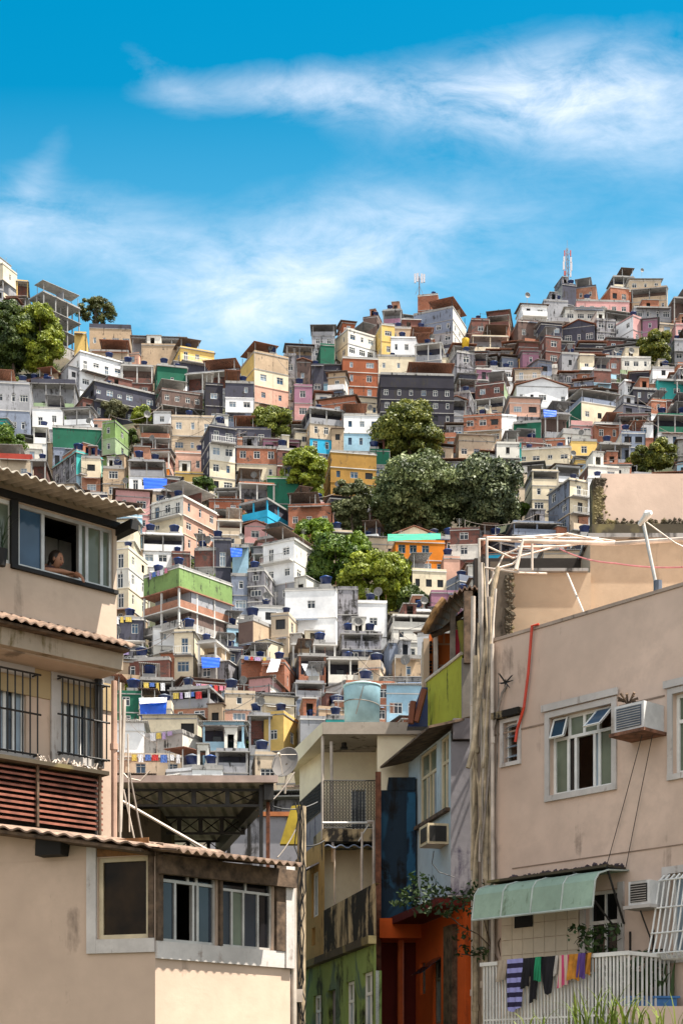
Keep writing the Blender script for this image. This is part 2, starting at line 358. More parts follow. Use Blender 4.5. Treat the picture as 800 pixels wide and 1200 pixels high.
HOUSES = []   # dicts for labels and clutter
CW = {'cream':'cream','white':'white','offwhite':'off-white','beige':'beige','tan':'tan','yellow':'yellow','ochre':'ochre','orange':'orange','rust':'rust-orange','pink':'pink','salmon':'salmon','mauve':'mauve',
      'red':'red','green':'bright green','darkgreen':'dark green','palegreen':'pale green','teal':'teal','blue':'sky-blue','skyblue':'light blue','grey':'grey','bluegrey':'blue-grey','concrete':'bare concrete',
      'slate':'slate-grey','black':'blackened','brown':'brown','mouldy':'mould-stained','navy':'navy','brick':'red brick','brick2':'dark brick','brick3':'pale brick'}
NW = {1:'one-storey',2:'two-storey',3:'three-storey',4:'four-storey',5:'five-storey',6:'six-storey'}
def house(x0, x1, yt, yb, yaw, st, col, roof='flat', d=6.5, side=None, win='white', cols=None, name='house', mark=None, rc=None, dens=1.0, found=None, lab=None):
    """st: storeys from the top down: w windows, b balcony in front, o open gallery, p blank, s skeleton, h holes"""
    rnd = random.Random(int(x0*7+yt*13+x1))
    D = D_of(yb); yw = radians(yaw); s = D/F
    W = max(2.2, (x1-x0)*s); d = min(d, W*1.25/max(.25, abs(sin(yw)))*.75) if abs(yaw) > 20 else d
    w = max(2.2, (W-d*abs(sin(yw)))/cos(yw)); 
    if w > 16: w = 16
    H = (yb-yt)*s; n = len(st); fh = H/n
    pc = (x0+x1)/2
    cy = D+(w*abs(sin(yw))+d*cos(yw))/2; cx = (pc-CX)/F*(D+.3*d)
    zb = CZ+(HY-yb)/F*D
    root = thing(name, (cx, cy, zb), None, 'house', yw)
    cols = cols or [col]*n
    smat = wallmat(side) if side else None
    hw, hd = w/2, d/2
    FR, BK = (-hw, -hd), (hw, hd)
    z = H; k = 0
    found = found or (cols[-1] if rnd.random() < .4 else rnd.choice(['concrete','mouldy','grey','slate']))
    sides = ((-hw,-hd),(hw,-hd)), ((hw,-hd),(hw,hd)), ((-hw,hd),(-hw,-hd)), ((hw,hd),(-hw,hd))
    fb = MB(); fmat = wallmat(found); fops = []
    for q in range(max(1, int((w-.4)/2.3))):
        if rnd.random() < .35: continue
        m = max(1, int((w-.4)/2.3)); kd = rnd.choice(['white', 'dark', 'pale', 'hole']); sc = w*(q+.5)/m
        put_window(root, kd, 1.0, 1.0, (-hw+.02, -hd+.02), (1, 0), sc, -1.75); fops.append((sc-.5, sc+.5, -1.75, -.75))
    e = .02
    fb.facade((-hw+e, -hd+e), (hw-e, -hd+e), -9, -.12, fops)
    for a, b in (((hw-e,-hd+e),(hw-e,hd-e)), ((-hw+e,hd-e),(-hw+e,-hd+e)), ((hw-e,hd-e),(-hw+e,hd-e))): fb.facade(a, b, -9, -.12)
    fb.build('lower_wall', fmat, root)
    lb = MB(); lb.box(-hw-.06, hw+.06, -hd-.06, hd+.06, -.119, -.001); lb.build('floor_slab', 'slab_concrete', root)
    slabm = MATS[rnd.choice(['slab_concrete','slab_concrete','slab_pale'])]
    for i, c in enumerate(st):
        zt = H-i*fh; z0 = zt-fh; cm = cols[min(i, len(cols)-1)]; mat = wallmat(cm)
        sm = .12
        if c in 'wbph':
            mb = MB(); mb2 = MB() if smat else mb
            for si, (a, b) in enumerate(sides):
                L = sqrt((b[0]-a[0])**2+(b[1]-a[1])**2); ops = []; dd = ((b[0]-a[0])/L, (b[1]-a[1])/L)
                vis = si == 0 or (si == 1 and yaw < -8) or (si == 2 and yaw > 8)
                if vis and c != 'p':
                    m = max(1, int((L-.4)/(1.7/dens))) if si == 0 else max(0, int((L-.8)/2.3))
                    ww = rnd.choice([.8, 1.0, 1.2, 1.4]); hh = min(fh*.45, rnd.choice([1.0, 1.2]))
                    for q in range(m):
                        if rnd.random() < (.07 if si == 0 else .25): continue
                        sc = L*(q+.5)/m+rnd.uniform(-.12, .12)
                        w1 = ww if rnd.random() < .75 else .6; h1 = hh; zz = z0+fh*.33
                        if (c == 'b' or rnd.random() < .08) and si == 0 and q % 2 == 0: w1 = .8; h1 = min(2.0, fh*.74); zz = z0+.06
                        kd = 'hole' if c == 'h' else (win if rnd.random() < .8 else rnd.choice(['pale','dark','alu','white']))
                        fw, fh_ = round(w1*5)/5, round(h1*5)/5
                        if sc-fw/2 < .15 or sc+fw/2 > L-.15 or zz+fh_ > zt-.12: continue
                        if ops and sc-fw/2 < ops[-1][1]+.1: continue
                        put_window(root, kd, w1, h1, a, dd, sc, zz)
                        ops.append((sc-fw/2, sc+fw/2, zz, zz+fh_))
                (mb if si == 0 else mb2).facade(a, b, z0+.0, zt-sm, ops)
            mb.build('wall', mat, root)
            if mb2 is not mb: mb2.build('wall', smat, root)
            if c == 'b':
                bb = MB(); bd = 1.0; bb.box(-hw+.1, hw-.1, -hd-bd, -hd-.002, z0-.16, z0-.02); bb.build('balcony_floor', slabm, root)
                r = MB()
                if rnd.random() < .55:
                    r.box(-hw+.1, hw-.1, -hd-bd, -hd-bd+.09, z0-.017, z0+.85); r.box(-hw+.1, -hw+.19, -hd-bd+.09, -hd, z0-.017, z0+.85); r.box(hw-.19, hw-.1, -hd-bd+.09, -hd, z0-.017, z0+.85)
                    r.build('balcony_wall', rnd.choice([mat, mat, wallmat('white')]), root)
                else:
                    r.box(-hw+.1, hw-.1, -hd-bd, -hd-bd+.05, z0+.82, z0+.88); r.box(-hw+.1, hw-.1, -hd-bd, -hd-bd+.05, z0+.05, z0+.1)
                    for q in range(int(w/.28)): r.box(-hw+.1+q*.28, -hw+.14+q*.28, -hd-bd, -hd-bd+.04, z0+.1, z0+.82)
                    r.build('balcony_railing', rnd.choice([MATS['aluminium'], MATS['dark_steel'], MATS['white_paint']]), root)
        else:
            ins = 1.9 if c == 'o' else 2.6
            if c == 'o':
                mb = MB(); a = (-hw+.05, -hd+min(ins, d*.45)); b = (hw-.05, a[1]); L = w-.1
                zo = min(2.05, fh*.75)
                ops = [(L*.2, L*.2+.85, z0+.02, z0+zo)] + ([(L*.55, L*.55+1.2, z0+fh*.33, z0+fh*.33+1.0)] if L > 4 else [])
                mb.facade(a, b, z0, zt-sm, ops); mb.box(a[0], b[0], a[1]+.16, hd-.05, z0, zt-sm)
                mb.build('wall', wallmat(rnd.choice(['brown', 'brick2', 'slate', 'mouldy', 'grey', 'tan', 'black'])), root)  # dark paints picked so the gallery recess reads as deep shade
                dm = MB(); 
                for o_ in ops: dm.box(a[0]+o_[0], a[0]+o_[1], a[1]+.1, a[1]+.15, o_[2], o_[3])
                dm.build('door', MATS[rnd.choice(['glass_black', 'paint_brown', 'glass_dark'])], root)
            ph = .95 if c == 'o' else .0
            if ph:
                pb = MB(); t = .12
                pb.box(-hw, hw, -hd, -hd+t, z0, z0+ph); pb.box(-hw, -hw+t, -hd+t, hd, z0, z0+ph); pb.box(hw-t, hw, -hd+t, hd, z0, z0+ph)
                pb.build('parapet', mat, root)
            g = .2; cmat = None; m = max(1, round(w/2.9)); md = max(1, round(d/3.2))
            for q in range(m+1):
                xx = -hw+(w-g)*q/m
                for r_ in range(md+1):
                    if c == 'o' and r_ not in (0, ) and 0 < q < m: continue
                    yy = -hd+(d-g)*r_/md
                    if r_ and yaw > 8 and q == m and c == 'o' or r_ and yaw < -8 and q == 0 and c == 'o' or r_ and abs(yaw) <= 8 and c == 'o': continue
                    if cmat is None: cmat = MATS['slab_concrete'] if c == 's' else (slabm if rnd.random() < .6 else mat)
                    cb = MB(); cb.box(xx-.012+(.024 if q else 0), xx+g-.012+(.024 if q else 0), yy-.012, yy+g-.012, z0, zt-sm); cb.build('column', cmat, root)
        ov = .07 if (c in 'wph') else .22
        sb = MB(); sb.box(-hw-ov, hw+ov, -hd-ov, hd+ov, zt-sm+.001, zt)
        if i == 0: sb.build('roof_slab', slabm, root)
        elif cm != 'mouldy' or True: sb.build('floor_slab', slabm if rnd.random() < .75 else mat, root)
    # roofs
    zr = H
    if roof in ('par', 'flat'):
        h = .85 if roof == 'par' else .3
        pb = MB(); t = .12; e = .02
        pb.box(-hw-e, hw+e, -hd-e, -hd+t, zr+.002, zr+h); pb.box(-hw-e, hw+e, hd-t, hd+e, zr+.002, zr+h)
        pb.box(-hw-e, -hw+t, -hd+t, hd-t, zr+.002, zr+h); pb.box(hw-t, hw+e, -hd+t, hd-t, zr+.002, zr+h)
        pb.build('parapet', wallmat(rc) if rc else (wallmat(cols[0]) if rnd.random() < .6 else MATS['slab_concrete']), root)
        zr += .0
    elif roof in ('sheet', 'sheetb', 'sheetp'):
        m = MATS[{'sheet':'sheet_grey', 'sheetb':'sheet_brown', 'sheetp':'sheet_pale'}[roof]]
        up = MB(); h1, h2 = rnd.choice([(.9, .25), (.3, 1.1), (.2, .8)]); o = .45
        up.hexa([(-hw-o,-hd-o,zr+h1),(hw+o,-hd-o,zr+h1),(hw+o,hd+o,zr+h2),(-hw-o,hd+o,zr+h2)], [(-hw-o,-hd-o,zr+h1+.06),(hw+o,-hd-o,zr+h1+.06),(hw+o,hd+o,zr+h2+.06),(-hw-o,hd+o,zr+h2+.06)])
        up.build('roof', m, root)
        wl = MB(); hq = lambda y: h1+(h2-h1)*(y+hd+o)/(d+2*o)-.02
        wl.hexa([(-hw+.01,-hd+.01,zr+.001),(hw-.01,-hd+.01,zr+.001),(hw-.01,hd-.01,zr+.001),(-hw+.01,hd-.01,zr+.001)], [(-hw+.01,-hd+.01,zr+hq(-hd)),(hw-.01,-hd+.01,zr+hq(-hd)),(hw-.01,hd-.01,zr+hq(hd)),(-hw+.01,hd-.01,zr+hq(hd))])
        wl.build('gable_wall', wallmat(cols[0]), root)
    elif roof == 'tile':
        g = MB(); o = .4; rh = min(1.5, w*.22)
        if rnd.random() < .5:
            for sx in (-1, 1):
                A = (sx*(hw+o), zr+.05); 
                pts = [(A[0],-hd-o,A[1]),(0,-hd-o,zr+rh),(0,hd+o,zr+rh),(A[0],hd+o,A[1])]
                g.hexa([(p[0],p[1],p[2]) for p in pts], [(p[0],p[1],p[2]+.08) for p in pts])
            gw = MB(); gw.hexa([(-hw,-hd,zr+.001),(hw,-hd,zr+.001),(hw,hd,zr+.001),(-hw,hd,zr+.001)], [(-.05,-hd,zr+rh-.03),(.05,-hd,zr+rh-.03),(.05,hd,zr+rh-.03),(-.05,hd,zr+rh-.03)])
        else:
            pts = [(-hw-o,-hd-o,zr+.05),(hw+o,-hd-o,zr+.05),(hw+o,hd+o,zr+rh),(-hw-o,hd+o,zr+rh)]
            g.hexa(pts, [(p[0],p[1],p[2]+.08) for p in pts])
            gw = MB(); gw.hexa([(-hw,-hd,zr+.001),(hw,-hd,zr+.001),(hw,hd,zr+.001),(-hw,hd,zr+.001)], [(-hw,-hd,zr+.1),(hw,-hd,zr+.1),(hw,hd,zr+rh-.1),(-hw,hd,zr+rh-.1)])
        g.build('tiled_roof', MATS['roof_tile'], root); gw.build('gable_wall', wallmat(cols[0]), root)
    elif roof == 'ter':      # open roof terrace under a light cover
        g = .12; hc = 2.1
        for sx in (-1, 1):
            for yy in (-hd+.05, hd-.2): cb = MB(); cb.box(sx*(hw-.2)-g/2, sx*(hw-.2)+g/2, yy, yy+g, zr+.001, zr+hc); cb.build('post', MATS['slab_concrete'], root)
        pb = MB(); t = .1; pb.box(-hw, hw, -hd-.01, -hd+t, zr+.002, zr+.8); pb.box(-hw, -hw+t, -hd+t, hd, zr+.002, zr+.8); pb.box(hw-t, hw, -hd+t, hd, zr+.002, zr+.8)
        pb.build('parapet', wallmat(rc or cols[0]), root)
        bk = MB(); bk.box(-hw+.1, hw-.1, hd*.2, hd*.2+.12, zr+.002, zr+hc-.02); bk.build('wall', wallmat(rnd.choice(['grey','brick2','offwhite','slate'])), root)
        rf = MB(); o = .35; rf.hexa([(-hw-o,-hd-o,zr+hc-.1),(hw+o,-hd-o,zr+hc-.1),(hw+o,hd+o,zr+hc+.35),(-hw-o,hd+o,zr+hc+.35)], [(-hw-o,-hd-o,zr+hc-.04),(hw+o,-hd-o,zr+hc-.04),(hw+o,hd+o,zr+hc+.41),(-hw-o,hd+o,zr+hc+.41)])
        rf.build('roof', MATS[rnd.choice(['sheet_grey','sheet_brown','sheet_pale','sheet_grey'])], root)
    # roof clutter that belongs to the house
    if roof in ('flat', 'par') and w > 2.6:
        h0 = .002
        r1 = rnd.random()
        if r1 < .38:
            x0_, x1_ = (-hw+.15, -hw+w*rnd.uniform(.4, .7)) if rnd.random() < .5 else (hw-w*rnd.uniform(.4, .7), hw-.15); hc = rnd.uniform(1.7, 2.3)
            pmt = MATS[rnd.choice(['slab_concrete','dark_steel','aluminium'])]
            for xx in (x0_+.05, x1_-.15):
                for yy in (-hd+.2, hd-.3): pm = MB(); pm.box(xx, xx+.09, yy, yy+.09, zr+h0, zr+hc); pm.build('post', pmt, root)
            sl = rnd.uniform(-.35, .35); lt = MB(); pts = [(x0_-.3,-hd-.25,zr+hc+.02),(x1_+.3,-hd-.25,zr+hc+.02+sl*.3),(x1_+.3,hd-.1,zr+hc+.25+sl),(x0_-.3,hd-.1,zr+hc+.25)]; lt.hexa(pts, [(a,b,c+.05) for a,b,c in pts])
            lt.build('lean_to_roof', MATS[rnd.choice(['sheet_grey','sheet_brown','sheet_pale','roof_tile','sheet_grey'])], root)
            bw = MB(); bw.box(x0_, x1_, hd*.1, hd*.1+.1, zr+h0, zr+hc-.02); bw.build('back_wall', wallmat(rnd.choice(['brick2','grey','mouldy','offwhite','tan','slate'])), root)
        elif r1 < .66:
            x0_ = rnd.uniform(-hw+.3, hw-w*.55); ww = w*rnd.uniform(.3, .5); hc = rnd.uniform(1.9, 2.5); rb = MB(); y0_ = -hd+rnd.uniform(.3, 1.4)
            rb.facade((x0_, y0_), (x0_+ww, y0_), zr+h0, zr+hc, [(ww*.25, ww*.25+min(.8, ww*.5), zr+.05, zr+1.75)]); rb.facade((x0_+ww, y0_), (x0_+ww, hd-.3), zr+h0, zr+hc); rb.facade((x0_, hd-.3), (x0_, y0_), zr+h0, zr+hc)
            rb.build('roof_room', wallmat(rnd.choice(['brick','brick2','grey','offwhite','cream','mouldy','brick3'])), root)
            sb = MB(); sb.box(x0_-.12, x0_+ww+.12, y0_-.15, hd-.2, zr+hc+.001, zr+hc+.12); sb.build('room_slab', slabm, root)
        if rnd.random() < .3:
            for q in range(rnd.choice([2, 4])):
                xx = -hw+.1+(w-.2)*(q % 2); yy = -hd+.1+(2*hd-.2)*(q//2); rb = MB(); rb.tube([(xx, yy, zr), (xx+rnd.uniform(-.05,.05), yy, zr+rnd.uniform(.8, 1.3))], .03, 4); rb.build('rebar', MATS['rusty_steel'], root)
    if rnd.random() < .22:
        xx = rnd.uniform(-hw+.3, hw-.3); am = MB(); am.tube([(xx, 0, zr), (xx, 0, zr+2.8)], .025, 4)
        for q in range(4): am.tube([(xx-.35, 0, zr+2.2+q*.17), (xx+.35, 0, zr+2.2+q*.17)], .012, 3)
        am.build('antenna', MATS['aluminium'], root)
    if n >= 2 and rnd.random() < .5 and st[-1] in 'wp':      # a built-on room in another finish, lower than the house
        sg = rnd.choice([-1, 1]); aw = rnd.uniform(1.2, 2.2); z1_ = H-fh*(n-1)*rnd.uniform(.75, 1.1); z1_ = min(z1_, H-.6); am = wallmat(rnd.choice(['brick','brick2','brick3','mouldy','grey','offwhite','cream','tan','concrete']))
        x0_, x1_ = (hw+.005, hw+aw) if sg > 0 else (-hw-aw, -hw-.005); y0_ = -hd+rnd.uniform(-.6, .8); ops = []
        if aw > 1.5 and rnd.random() < .7:
            zz = z1_-1.9; put_window(root, rnd.choice(['white','dark','pale','hole']), .8, 1.0, (x0_, y0_), (1, 0), aw*.5, zz); ops = [(aw*.5-.4, aw*.5+.4, zz, zz+1.0)]
        am_ = MB(); am_.facade((x0_, y0_), (x1_, y0_), -6, z1_, ops); am_.facade((x1_, y0_), (x1_, hd-.4), -6, z1_); am_.facade((x0_, hd-.4), (x0_, y0_), -6, z1_); am_.build('annex_wall', am, root)
        sb = MB(); pts = [(x0_-.15,y0_-.2,z1_+.002),(x1_+.15,y0_-.2,z1_+.002),(x1_+.15,hd-.4,z1_+.2),(x0_-.15,hd-.4,z1_+.2)]; sb.hexa(pts, [(a,b,c+.09) for a,b,c in pts]); sb.build('annex_roof', MATS[rnd.choice(['sheet_grey','slab_concrete','sheet_brown','slab_pale'])], root)
    if rnd.random() < .35:
        xx = rnd.choice([-hw-.02, hw+.02]); pm = MB(); pm.tube([(xx, -hd-.06, H), (xx, -hd-.06, -3)], .05, 5); pm.build('drain_pipe', MATS[rnd.choice(['pvc','aluminium','dark_steel'])], root)
    if rnd.random() < .3 and st[-1] in 'wb':
        sb = MB(); aw = w*rnd.uniform(.4, .9); x0_ = rnd.uniform(-hw, hw-aw); z1_ = H-fh*(n-1)-.25; pts = [(x0_,-hd-1.0,z1_-.3),(x0_+aw,-hd-1.0,z1_-.3),(x0_+aw,-hd-.01,z1_),(x0_,-hd-.01,z1_)]; sb.hexa(pts, [(a,b,c+.04) for a,b,c in pts]); sb.build('awning', MATS[rnd.choice(['sheet_grey','sheet_brown','sheet_blue','roof_tile','sheet_pale'])], root)
    rec = dict(o=root, px=pc, py=(yt+yb)/2, x0=x0, x1=x1, yt=yt, yb=yb, col=cols[0], n=n, roof=roof, st=st, hw=hw, hd=hd, zr=H, D=cy, yaw=yw, mark=mark, side=side, cols=cols, lab=lab, kind=name)
    HOUSES.append(rec); return rec

H_ = house
# --- skyline and upper left
H_(-12,17,309,347,-25,'wo','cream',d=5)
H_(16,35,329,352,10,'o','yellow',mark='yellow far left skyline house')
H_(34,90,342,412,-42,'sssh','concrete',d=9,cols=['concrete','concrete','tan','concrete'],name='unfinished_building',mark='unfinished concrete frame',lab='unfinished concrete frame building with open storeys on the upper left skyline')
H_(86,103,390,425,5,'w','yellow')
H_(104,155,384,411,4,'w','tan',d=7,win='pale',rc='slate',roof='par',mark='tan skyline house')
H_(104,152,411,436,3,'w','beige')
H_(154,218,396,424,4,'o','grey',roof='sheet')
H_(166,212,404,428,2,'p','tan',d=5)
H_(70,142,412,456,32,'bw','white',d=8,mark='big white balcony house',lab='big white two-storey house with long balconies below the lone skyline tree')
H_(141,180,428,448,5,'o','brick2')
H_(-6,37,448,512,6,'ww','grey',d=7,cols=['grey','bluegrey'])
H_(37,90,449,478,3,'o','yellow',rc='slate',roof='par',cols=['palegreen'],mark='yellow-green gallery house')
H_(37,75,478,502,5,'w','white')
H_(88,180,446,492,28,'bw','slate',d=8,cols=['slate','slate'],side='black',win='pale',mark='long slate house')
H_(178,220,428,458,12,'b','darkgreen',d=6,mark='dark green skyline house')
H_(178,238,456,492,18,'wo','brown',side='brown')
H_(200,251,407,440,20,'bp','yellow',d=6,cols=['yellow','slate'],mark='yellow skyline house with a railing')
H_(251,276,428,448,5,'w','red',roof='tile')
H_(218,284,434,460,-10,'o','grey',roof='flat')
H_(236,262,450,500,8,'ww','black',win='pale')
H_(262,298,448,500,4,'www','slate',cols=['slate','white','bluegrey'],win='pale',mark='half white half slate house')
H_(280,338,412,490,24,'pwww','yellow',d=7,cols=['tan','cream','salmon','tan'],side='yellow',mark='tall yellow block',lab='tall narrow yellow block with stained front breaking the middle of the skyline',win='alu',dens=.8)
H_(336,344,416,470,0,'ww','mouldy')
H_(343,364,424,452,4,'w','brown',roof='tile',win='pale')
H_(342,366,452,492,4,'ww','mauve',cols=['mauve','pink'])
H_(366,378,428,470,0,'w','slate')
H_(370,392,404,438,8,'p','darkgreen')
H_(388,440,386,418,30,'ww','offwhite',cols=['offwhite','white'],side='cream',mark='off-white skyline house')
H_(425,451,371,392,-15,'p','brown')
H_(437,462,380,418,14,'ww','yellow',mark='yellow house near the black block')
H_(454,502,384,402,3,'w','tan',d=5)
H_(456,507,396,417,2,'w','white',dens=1.0,mark='white three-window house')
H_(440,522,417,438,2,'w','cream',dens=.75,win='pale',mark='cream four-window house')
H_(442,531,438,512,3,'pwwww','black',d=8,cols=['black','black','black','black','black'],mark='big mouldy block',lab='big black mould-stained apartment block with a grid of small white windows',win='white',dens=.85)
H_(397,443,419,468,6,'www','rust',dens=.8,mark='rust-orange block',lab='rust-orange three-storey block beside the big mouldy block',win='pale')
H_(484,549,360,402,-22,'pww','slate',d=9,cols=['bluegrey','bluegrey','grey'],side='offwhite',mark='dark tower house',name='tower_house',lab='tall dark tower house carrying the left phone mast on the skyline')
H_(489,516,345,362,-10,'p','brick',d=4,mark=None)
H_(548,572,374,394,5,'w','brick2'); H_(571,602,369,394,-12,'ow','brick',cols=['brick2','brick'],roof='sheetb')
H_(550,594,394,412,3,'o','cream',roof='flat')
H_(486,524,402,440,-12,'ow','grey'); H_(523,556,412,446,16,'ww','mouldy')
H_(570,600,432,446,3,'w','white'); H_(556,600,448,482,-15,'wo','grey',cols=['brick2','tan'],side='palegreen')
H_(600,634,376,400,8,'w','brown'); H_(632,664,352,372,6,'p','grey',d=6)
H_(649,674,333,356,14,'p','slate',d=6,side='concrete',mark=None,lab='slate block under the right phone mast on the skyline'); H_(673,704,335,352,-14,'w','brick3',rc='slate',d=6)
H_(672,736,352,369,3,'w','pink',d=5,mark='long pink skyline house',dens=.8)
H_(706,757,336,356,12,'w','brick',d=6); H_(714,741,324,338,6,'o','cream',d=5,mark='little cream roof terrace on the skyline')
H_(739,785,336,366,-10,'ow','tan',d=7,side='tan',mark='tan gallery house on the skyline')
H_(738,784,360,376,3,'w','grey'); H_(659,707,362,378,2,'w','offwhite',roof='sheetp')
H_(658,704,381,404,-14,'w','slate',roof='tile',d=7); H_(718,750,370,402,34,'ww','pink',side='white',mark='pink house with a white side')
H_(783,812,349,378,6,'o','brick'); H_(786,812,380,398,4,'w','pink'); H_(784,812,398,424,4,'ww','grey')
H_(629,656,394,428,12,'ww','brick2'); H_(652,676,414,434,6,'w','grey'); H_(674,694,416,438,4,'b','cream')
H_(705,725,418,438,4,'w','brick2',mark='small dark brick house'); H_(724,760,419,434,2,'w','offwhite')
H_(760,787,431,444,2,'w','white',dens=.6); H_(762,798,445,468,6,'w','teal',mark='teal house',dens=.8,lab='small teal house under a white box near the right edge')
H_(718,742,446,466,16,'w','white'); H_(786,812,446,470,5,'o','brick2')
H_(664,724,470,496,18,'w','cream',side='darkgreen',roof='ter',rc='bluegrey',d=7,mark='cream house with a green side')
H_(600,664,452,476,4,'w','white',roof='tile',mark='white house under a long brick parapet',rc='brick2')
H_(600,638,494,518,-8,'w','darkgreen',side='white'); H_(630,666,484,512,8,'o','slate',cols=['grey'])
H_(690,726,496,518,5,'w','brick'); H_(764,808,486,526,4,'ow','white',cols=['darkgreen','white'],win='blue')
H_(664,697,516,538,3,'w','yellow',mark='small yellow house',dens=.7); H_(604,672,524,546,-8,'b','cream',d=6,mark='cream house with a long balcony')
H_(696,736,520,544,5,'o','grey',roof='flat')
H_(618,652,552,618,4,'owww','cream',d=6,mark='cream stacked flats',lab='cream stacked flats with wide dark openings behind the right hand roof wall')
H_(646,690,562,642,22,'bbbw','beige',side='bluegrey',d=6,cols=['cream','cream','beige','white'],mark='narrow flats with stacked balconies')
H_(688,702,560,640,0,'wwww','white',d=6)
H_(594,655,612,642,5,'oo','bluegrey',d=7,roof='flat',mark='bluegrey house with white frames')
# --- middle left
H_(-5,40,537,566,6,'w','beige',rc='red',roof='par',mark='beige house at the left edge'); H_(36,58,500,538,8,'ow','white',win='pale'); H_(38,56,540,572,3,'o','red')
H_(57,130,500,548,8,'pw','bluegrey',d=8,cols=['darkgreen','bluegrey'],side='palegreen',dens=1.2,mark='long bluegrey house',lab='long blue-grey house with a row of white windows and a green cornice')
H_(121,149,494,550,-20,'www','palegreen',d=5,cols=['green','palegreen','green'],mark='narrow green house')
H_(56,120,530,582,38,'bw','cream',d=8,cols=['teal','skyblue'],side='mouldy',mark='house with a teal balcony'); H_(94,120,536,582,5,'ww','beige',cols=['cream','brick3'])
H_(118,147,548,585,6,'ww','tan'); H_(150,194,540,592,4,'oww','cream',cols=['grey','white','beige'],mark='cream house with grey roof terrace',dens=1.1)
H_(98,128,578,600,6,'w','slate'); H_(200,252,488,532,3,'ww','beige',win='pale')
H_(233,276,499,578,18,'bwww','offwhite',cols=['slate','offwhite','cream','cream'],side='slate',d=6,mark='tall off-white house with dark top')
H_(274,318,502,524,2,'w','slate',dens=.6,win='pale',mark='dark one-window house'); H_(275,301,514,548,5,'w','brick3'); H_(275,326,524,562,4,'ww','brick',cols=['brick','cream'])
H_(353,402,478,530,14,'oww','beige',cols=['grey','beige','blue'],side='tan',d=6,mark='beige house with blue ground floor')
H_(400,444,486,528,3,'ww','grey',cols=['white','skyblue'],win='blue'); H_(378,441,529,582,10,'pww','ochre',d=7,win='blue',dens=.8,mark='ochre house between trees',lab='ochre-brown house with dark blue window shutters among the trees')
H_(430,456,528,560,4,'pw','grey',cols=['darkgreen','grey'])
H_(542,592,486,520,-8,'ww','brick',cols=['brick','tan'],mark='brick house right of the big tree'); H_(566,604,486,518,10,'w','white',side='white'); H_(532,578,516,540,5,'w','beige',roof='sheetp')
H_(202,258,530,556,6,'w','salmon',cols=['salmon']); H_(312,350,560,590,2,'p','darkgreen',d=5,rc='green'); H_(275,322,566,592,8,'o','brick')
H_(280,338,585,624,-30,'ow','blue',d=6,mark='sky-blue terrace house',lab='sky-blue house with open pillared terrace in the middle of the hillside',win='alu')
H_(338,392,592,622,-4,'w','brick',mark='low brick house by the trees',dens=1.1)
H_(177,252,582,646,-32,'bbw','cream',d=8,cols=['offwhite','cream','cream'],side='salmon',mark='beige corner block with balconies',lab='large cream corner block with railed balconies on three storeys')
H_(282,314,616,636,6,'w','pink',roof='tile'); H_(252,284,610,642,5,'ow','beige')
H_(308,379,632,706,-28,'bww','white',d=8,cols=['white','white','grey'],side='offwhite',mark='white house below the blue terrace',lab='white three-storey house with a long white balcony beside the green trees')
H_(270,292,640,672,4,'w','skyblue'); H_(248,272,632,664,4,'w','slate',dens=.8,win='pale'); H_(164,216,626,664,6,'ow','white',d=6)
H_(134,168,642,735,-16,'wwww','cream',d=6,cols=['cream','offwhite','cream','tan'],mark='narrow cream tower')
GB = H_(166,270,664,782,-40,'poosw','green',d=9,cols=['green','brick3','concrete','concrete','white'],side='green',mark='bright green parapet building',lab='large open-sided building with bright green parapet and orange brick infill',found='concrete')
H_(199,224,648,666,6,'p','brick2',d=4); H_(229,256,644,664,-4,'p','brick2',d=4)
H_(268,294,674,720,4,'ww','bluegrey'); H_(292,322,668,722,-12,'www','mouldy')
H_(284,332,726,778,-34,'pw','black',d=7,cols=['brown','brown'],side='tan',mark='dark bare block',lab='dark windowless bare block with brown side in the lower hillside')  # left face darker than right side: sun and shade put into colours
H_(169,207,736,775,12,'ww','offwhite',win='alu',cols=['white','offwhite']); H_(206,236,740,796,-6,'bw','cream',win='alu',mark='cream house with a bay')
H_(236,270,752,800,-16,'ow','concrete'); H_(150,212,772,800,-10,'w','rust',cols=['brick2'],dens=1.7,win='white')
H_(322,350,720,770,-14,'ww','beige',win='alu')
H_(334,400,690,756,-6,'ww','white',d=6,mark='plain white house',dens=.55,lab='plain bright white house with few windows left of the grey stair tower')
H_(396,419,690,750,0,'pp','mouldy',d=5,lab='grey stained stair tower between two white houses',name='stair_tower')
H_(415,453,706,746,4,'w','white',d=6,mark='white box house',dens=.6); H_(453,502,722,752,6,'ow','offwhite',roof='flat')
H_(396,446,742,778,4,'ow','slate',cols=['mouldy','slate']); H_(446,480,752,790,8,'w','bluegrey'); H_(455,492,770,800,6,'w','tan',win='alu')
H_(456,520,634,676,6,'ww','orange',d=7,cols=['orange','orange'],side='orange',dens=1.25,mark='orange corner house',lab='bright orange two-storey house with green roof netting below the dark trees',win='alu')
H_(474,522,668,696,8,'w','cream',side='slate',dens=1.3,win='dark'); H_(516,536,654,682,4,'p','rust',cols=['salmon'])
H_(526,566,620,672,-6,'www','brick',cols=['brick2','offwhite','brick2'],mark='brick house by the orange one',dens=.8)
H_(500,562,694,722,4,'w','mauve',d=6,mark='mauve house',dens=.6); H_(470,512,716,736,4,'o','white',roof='flat')
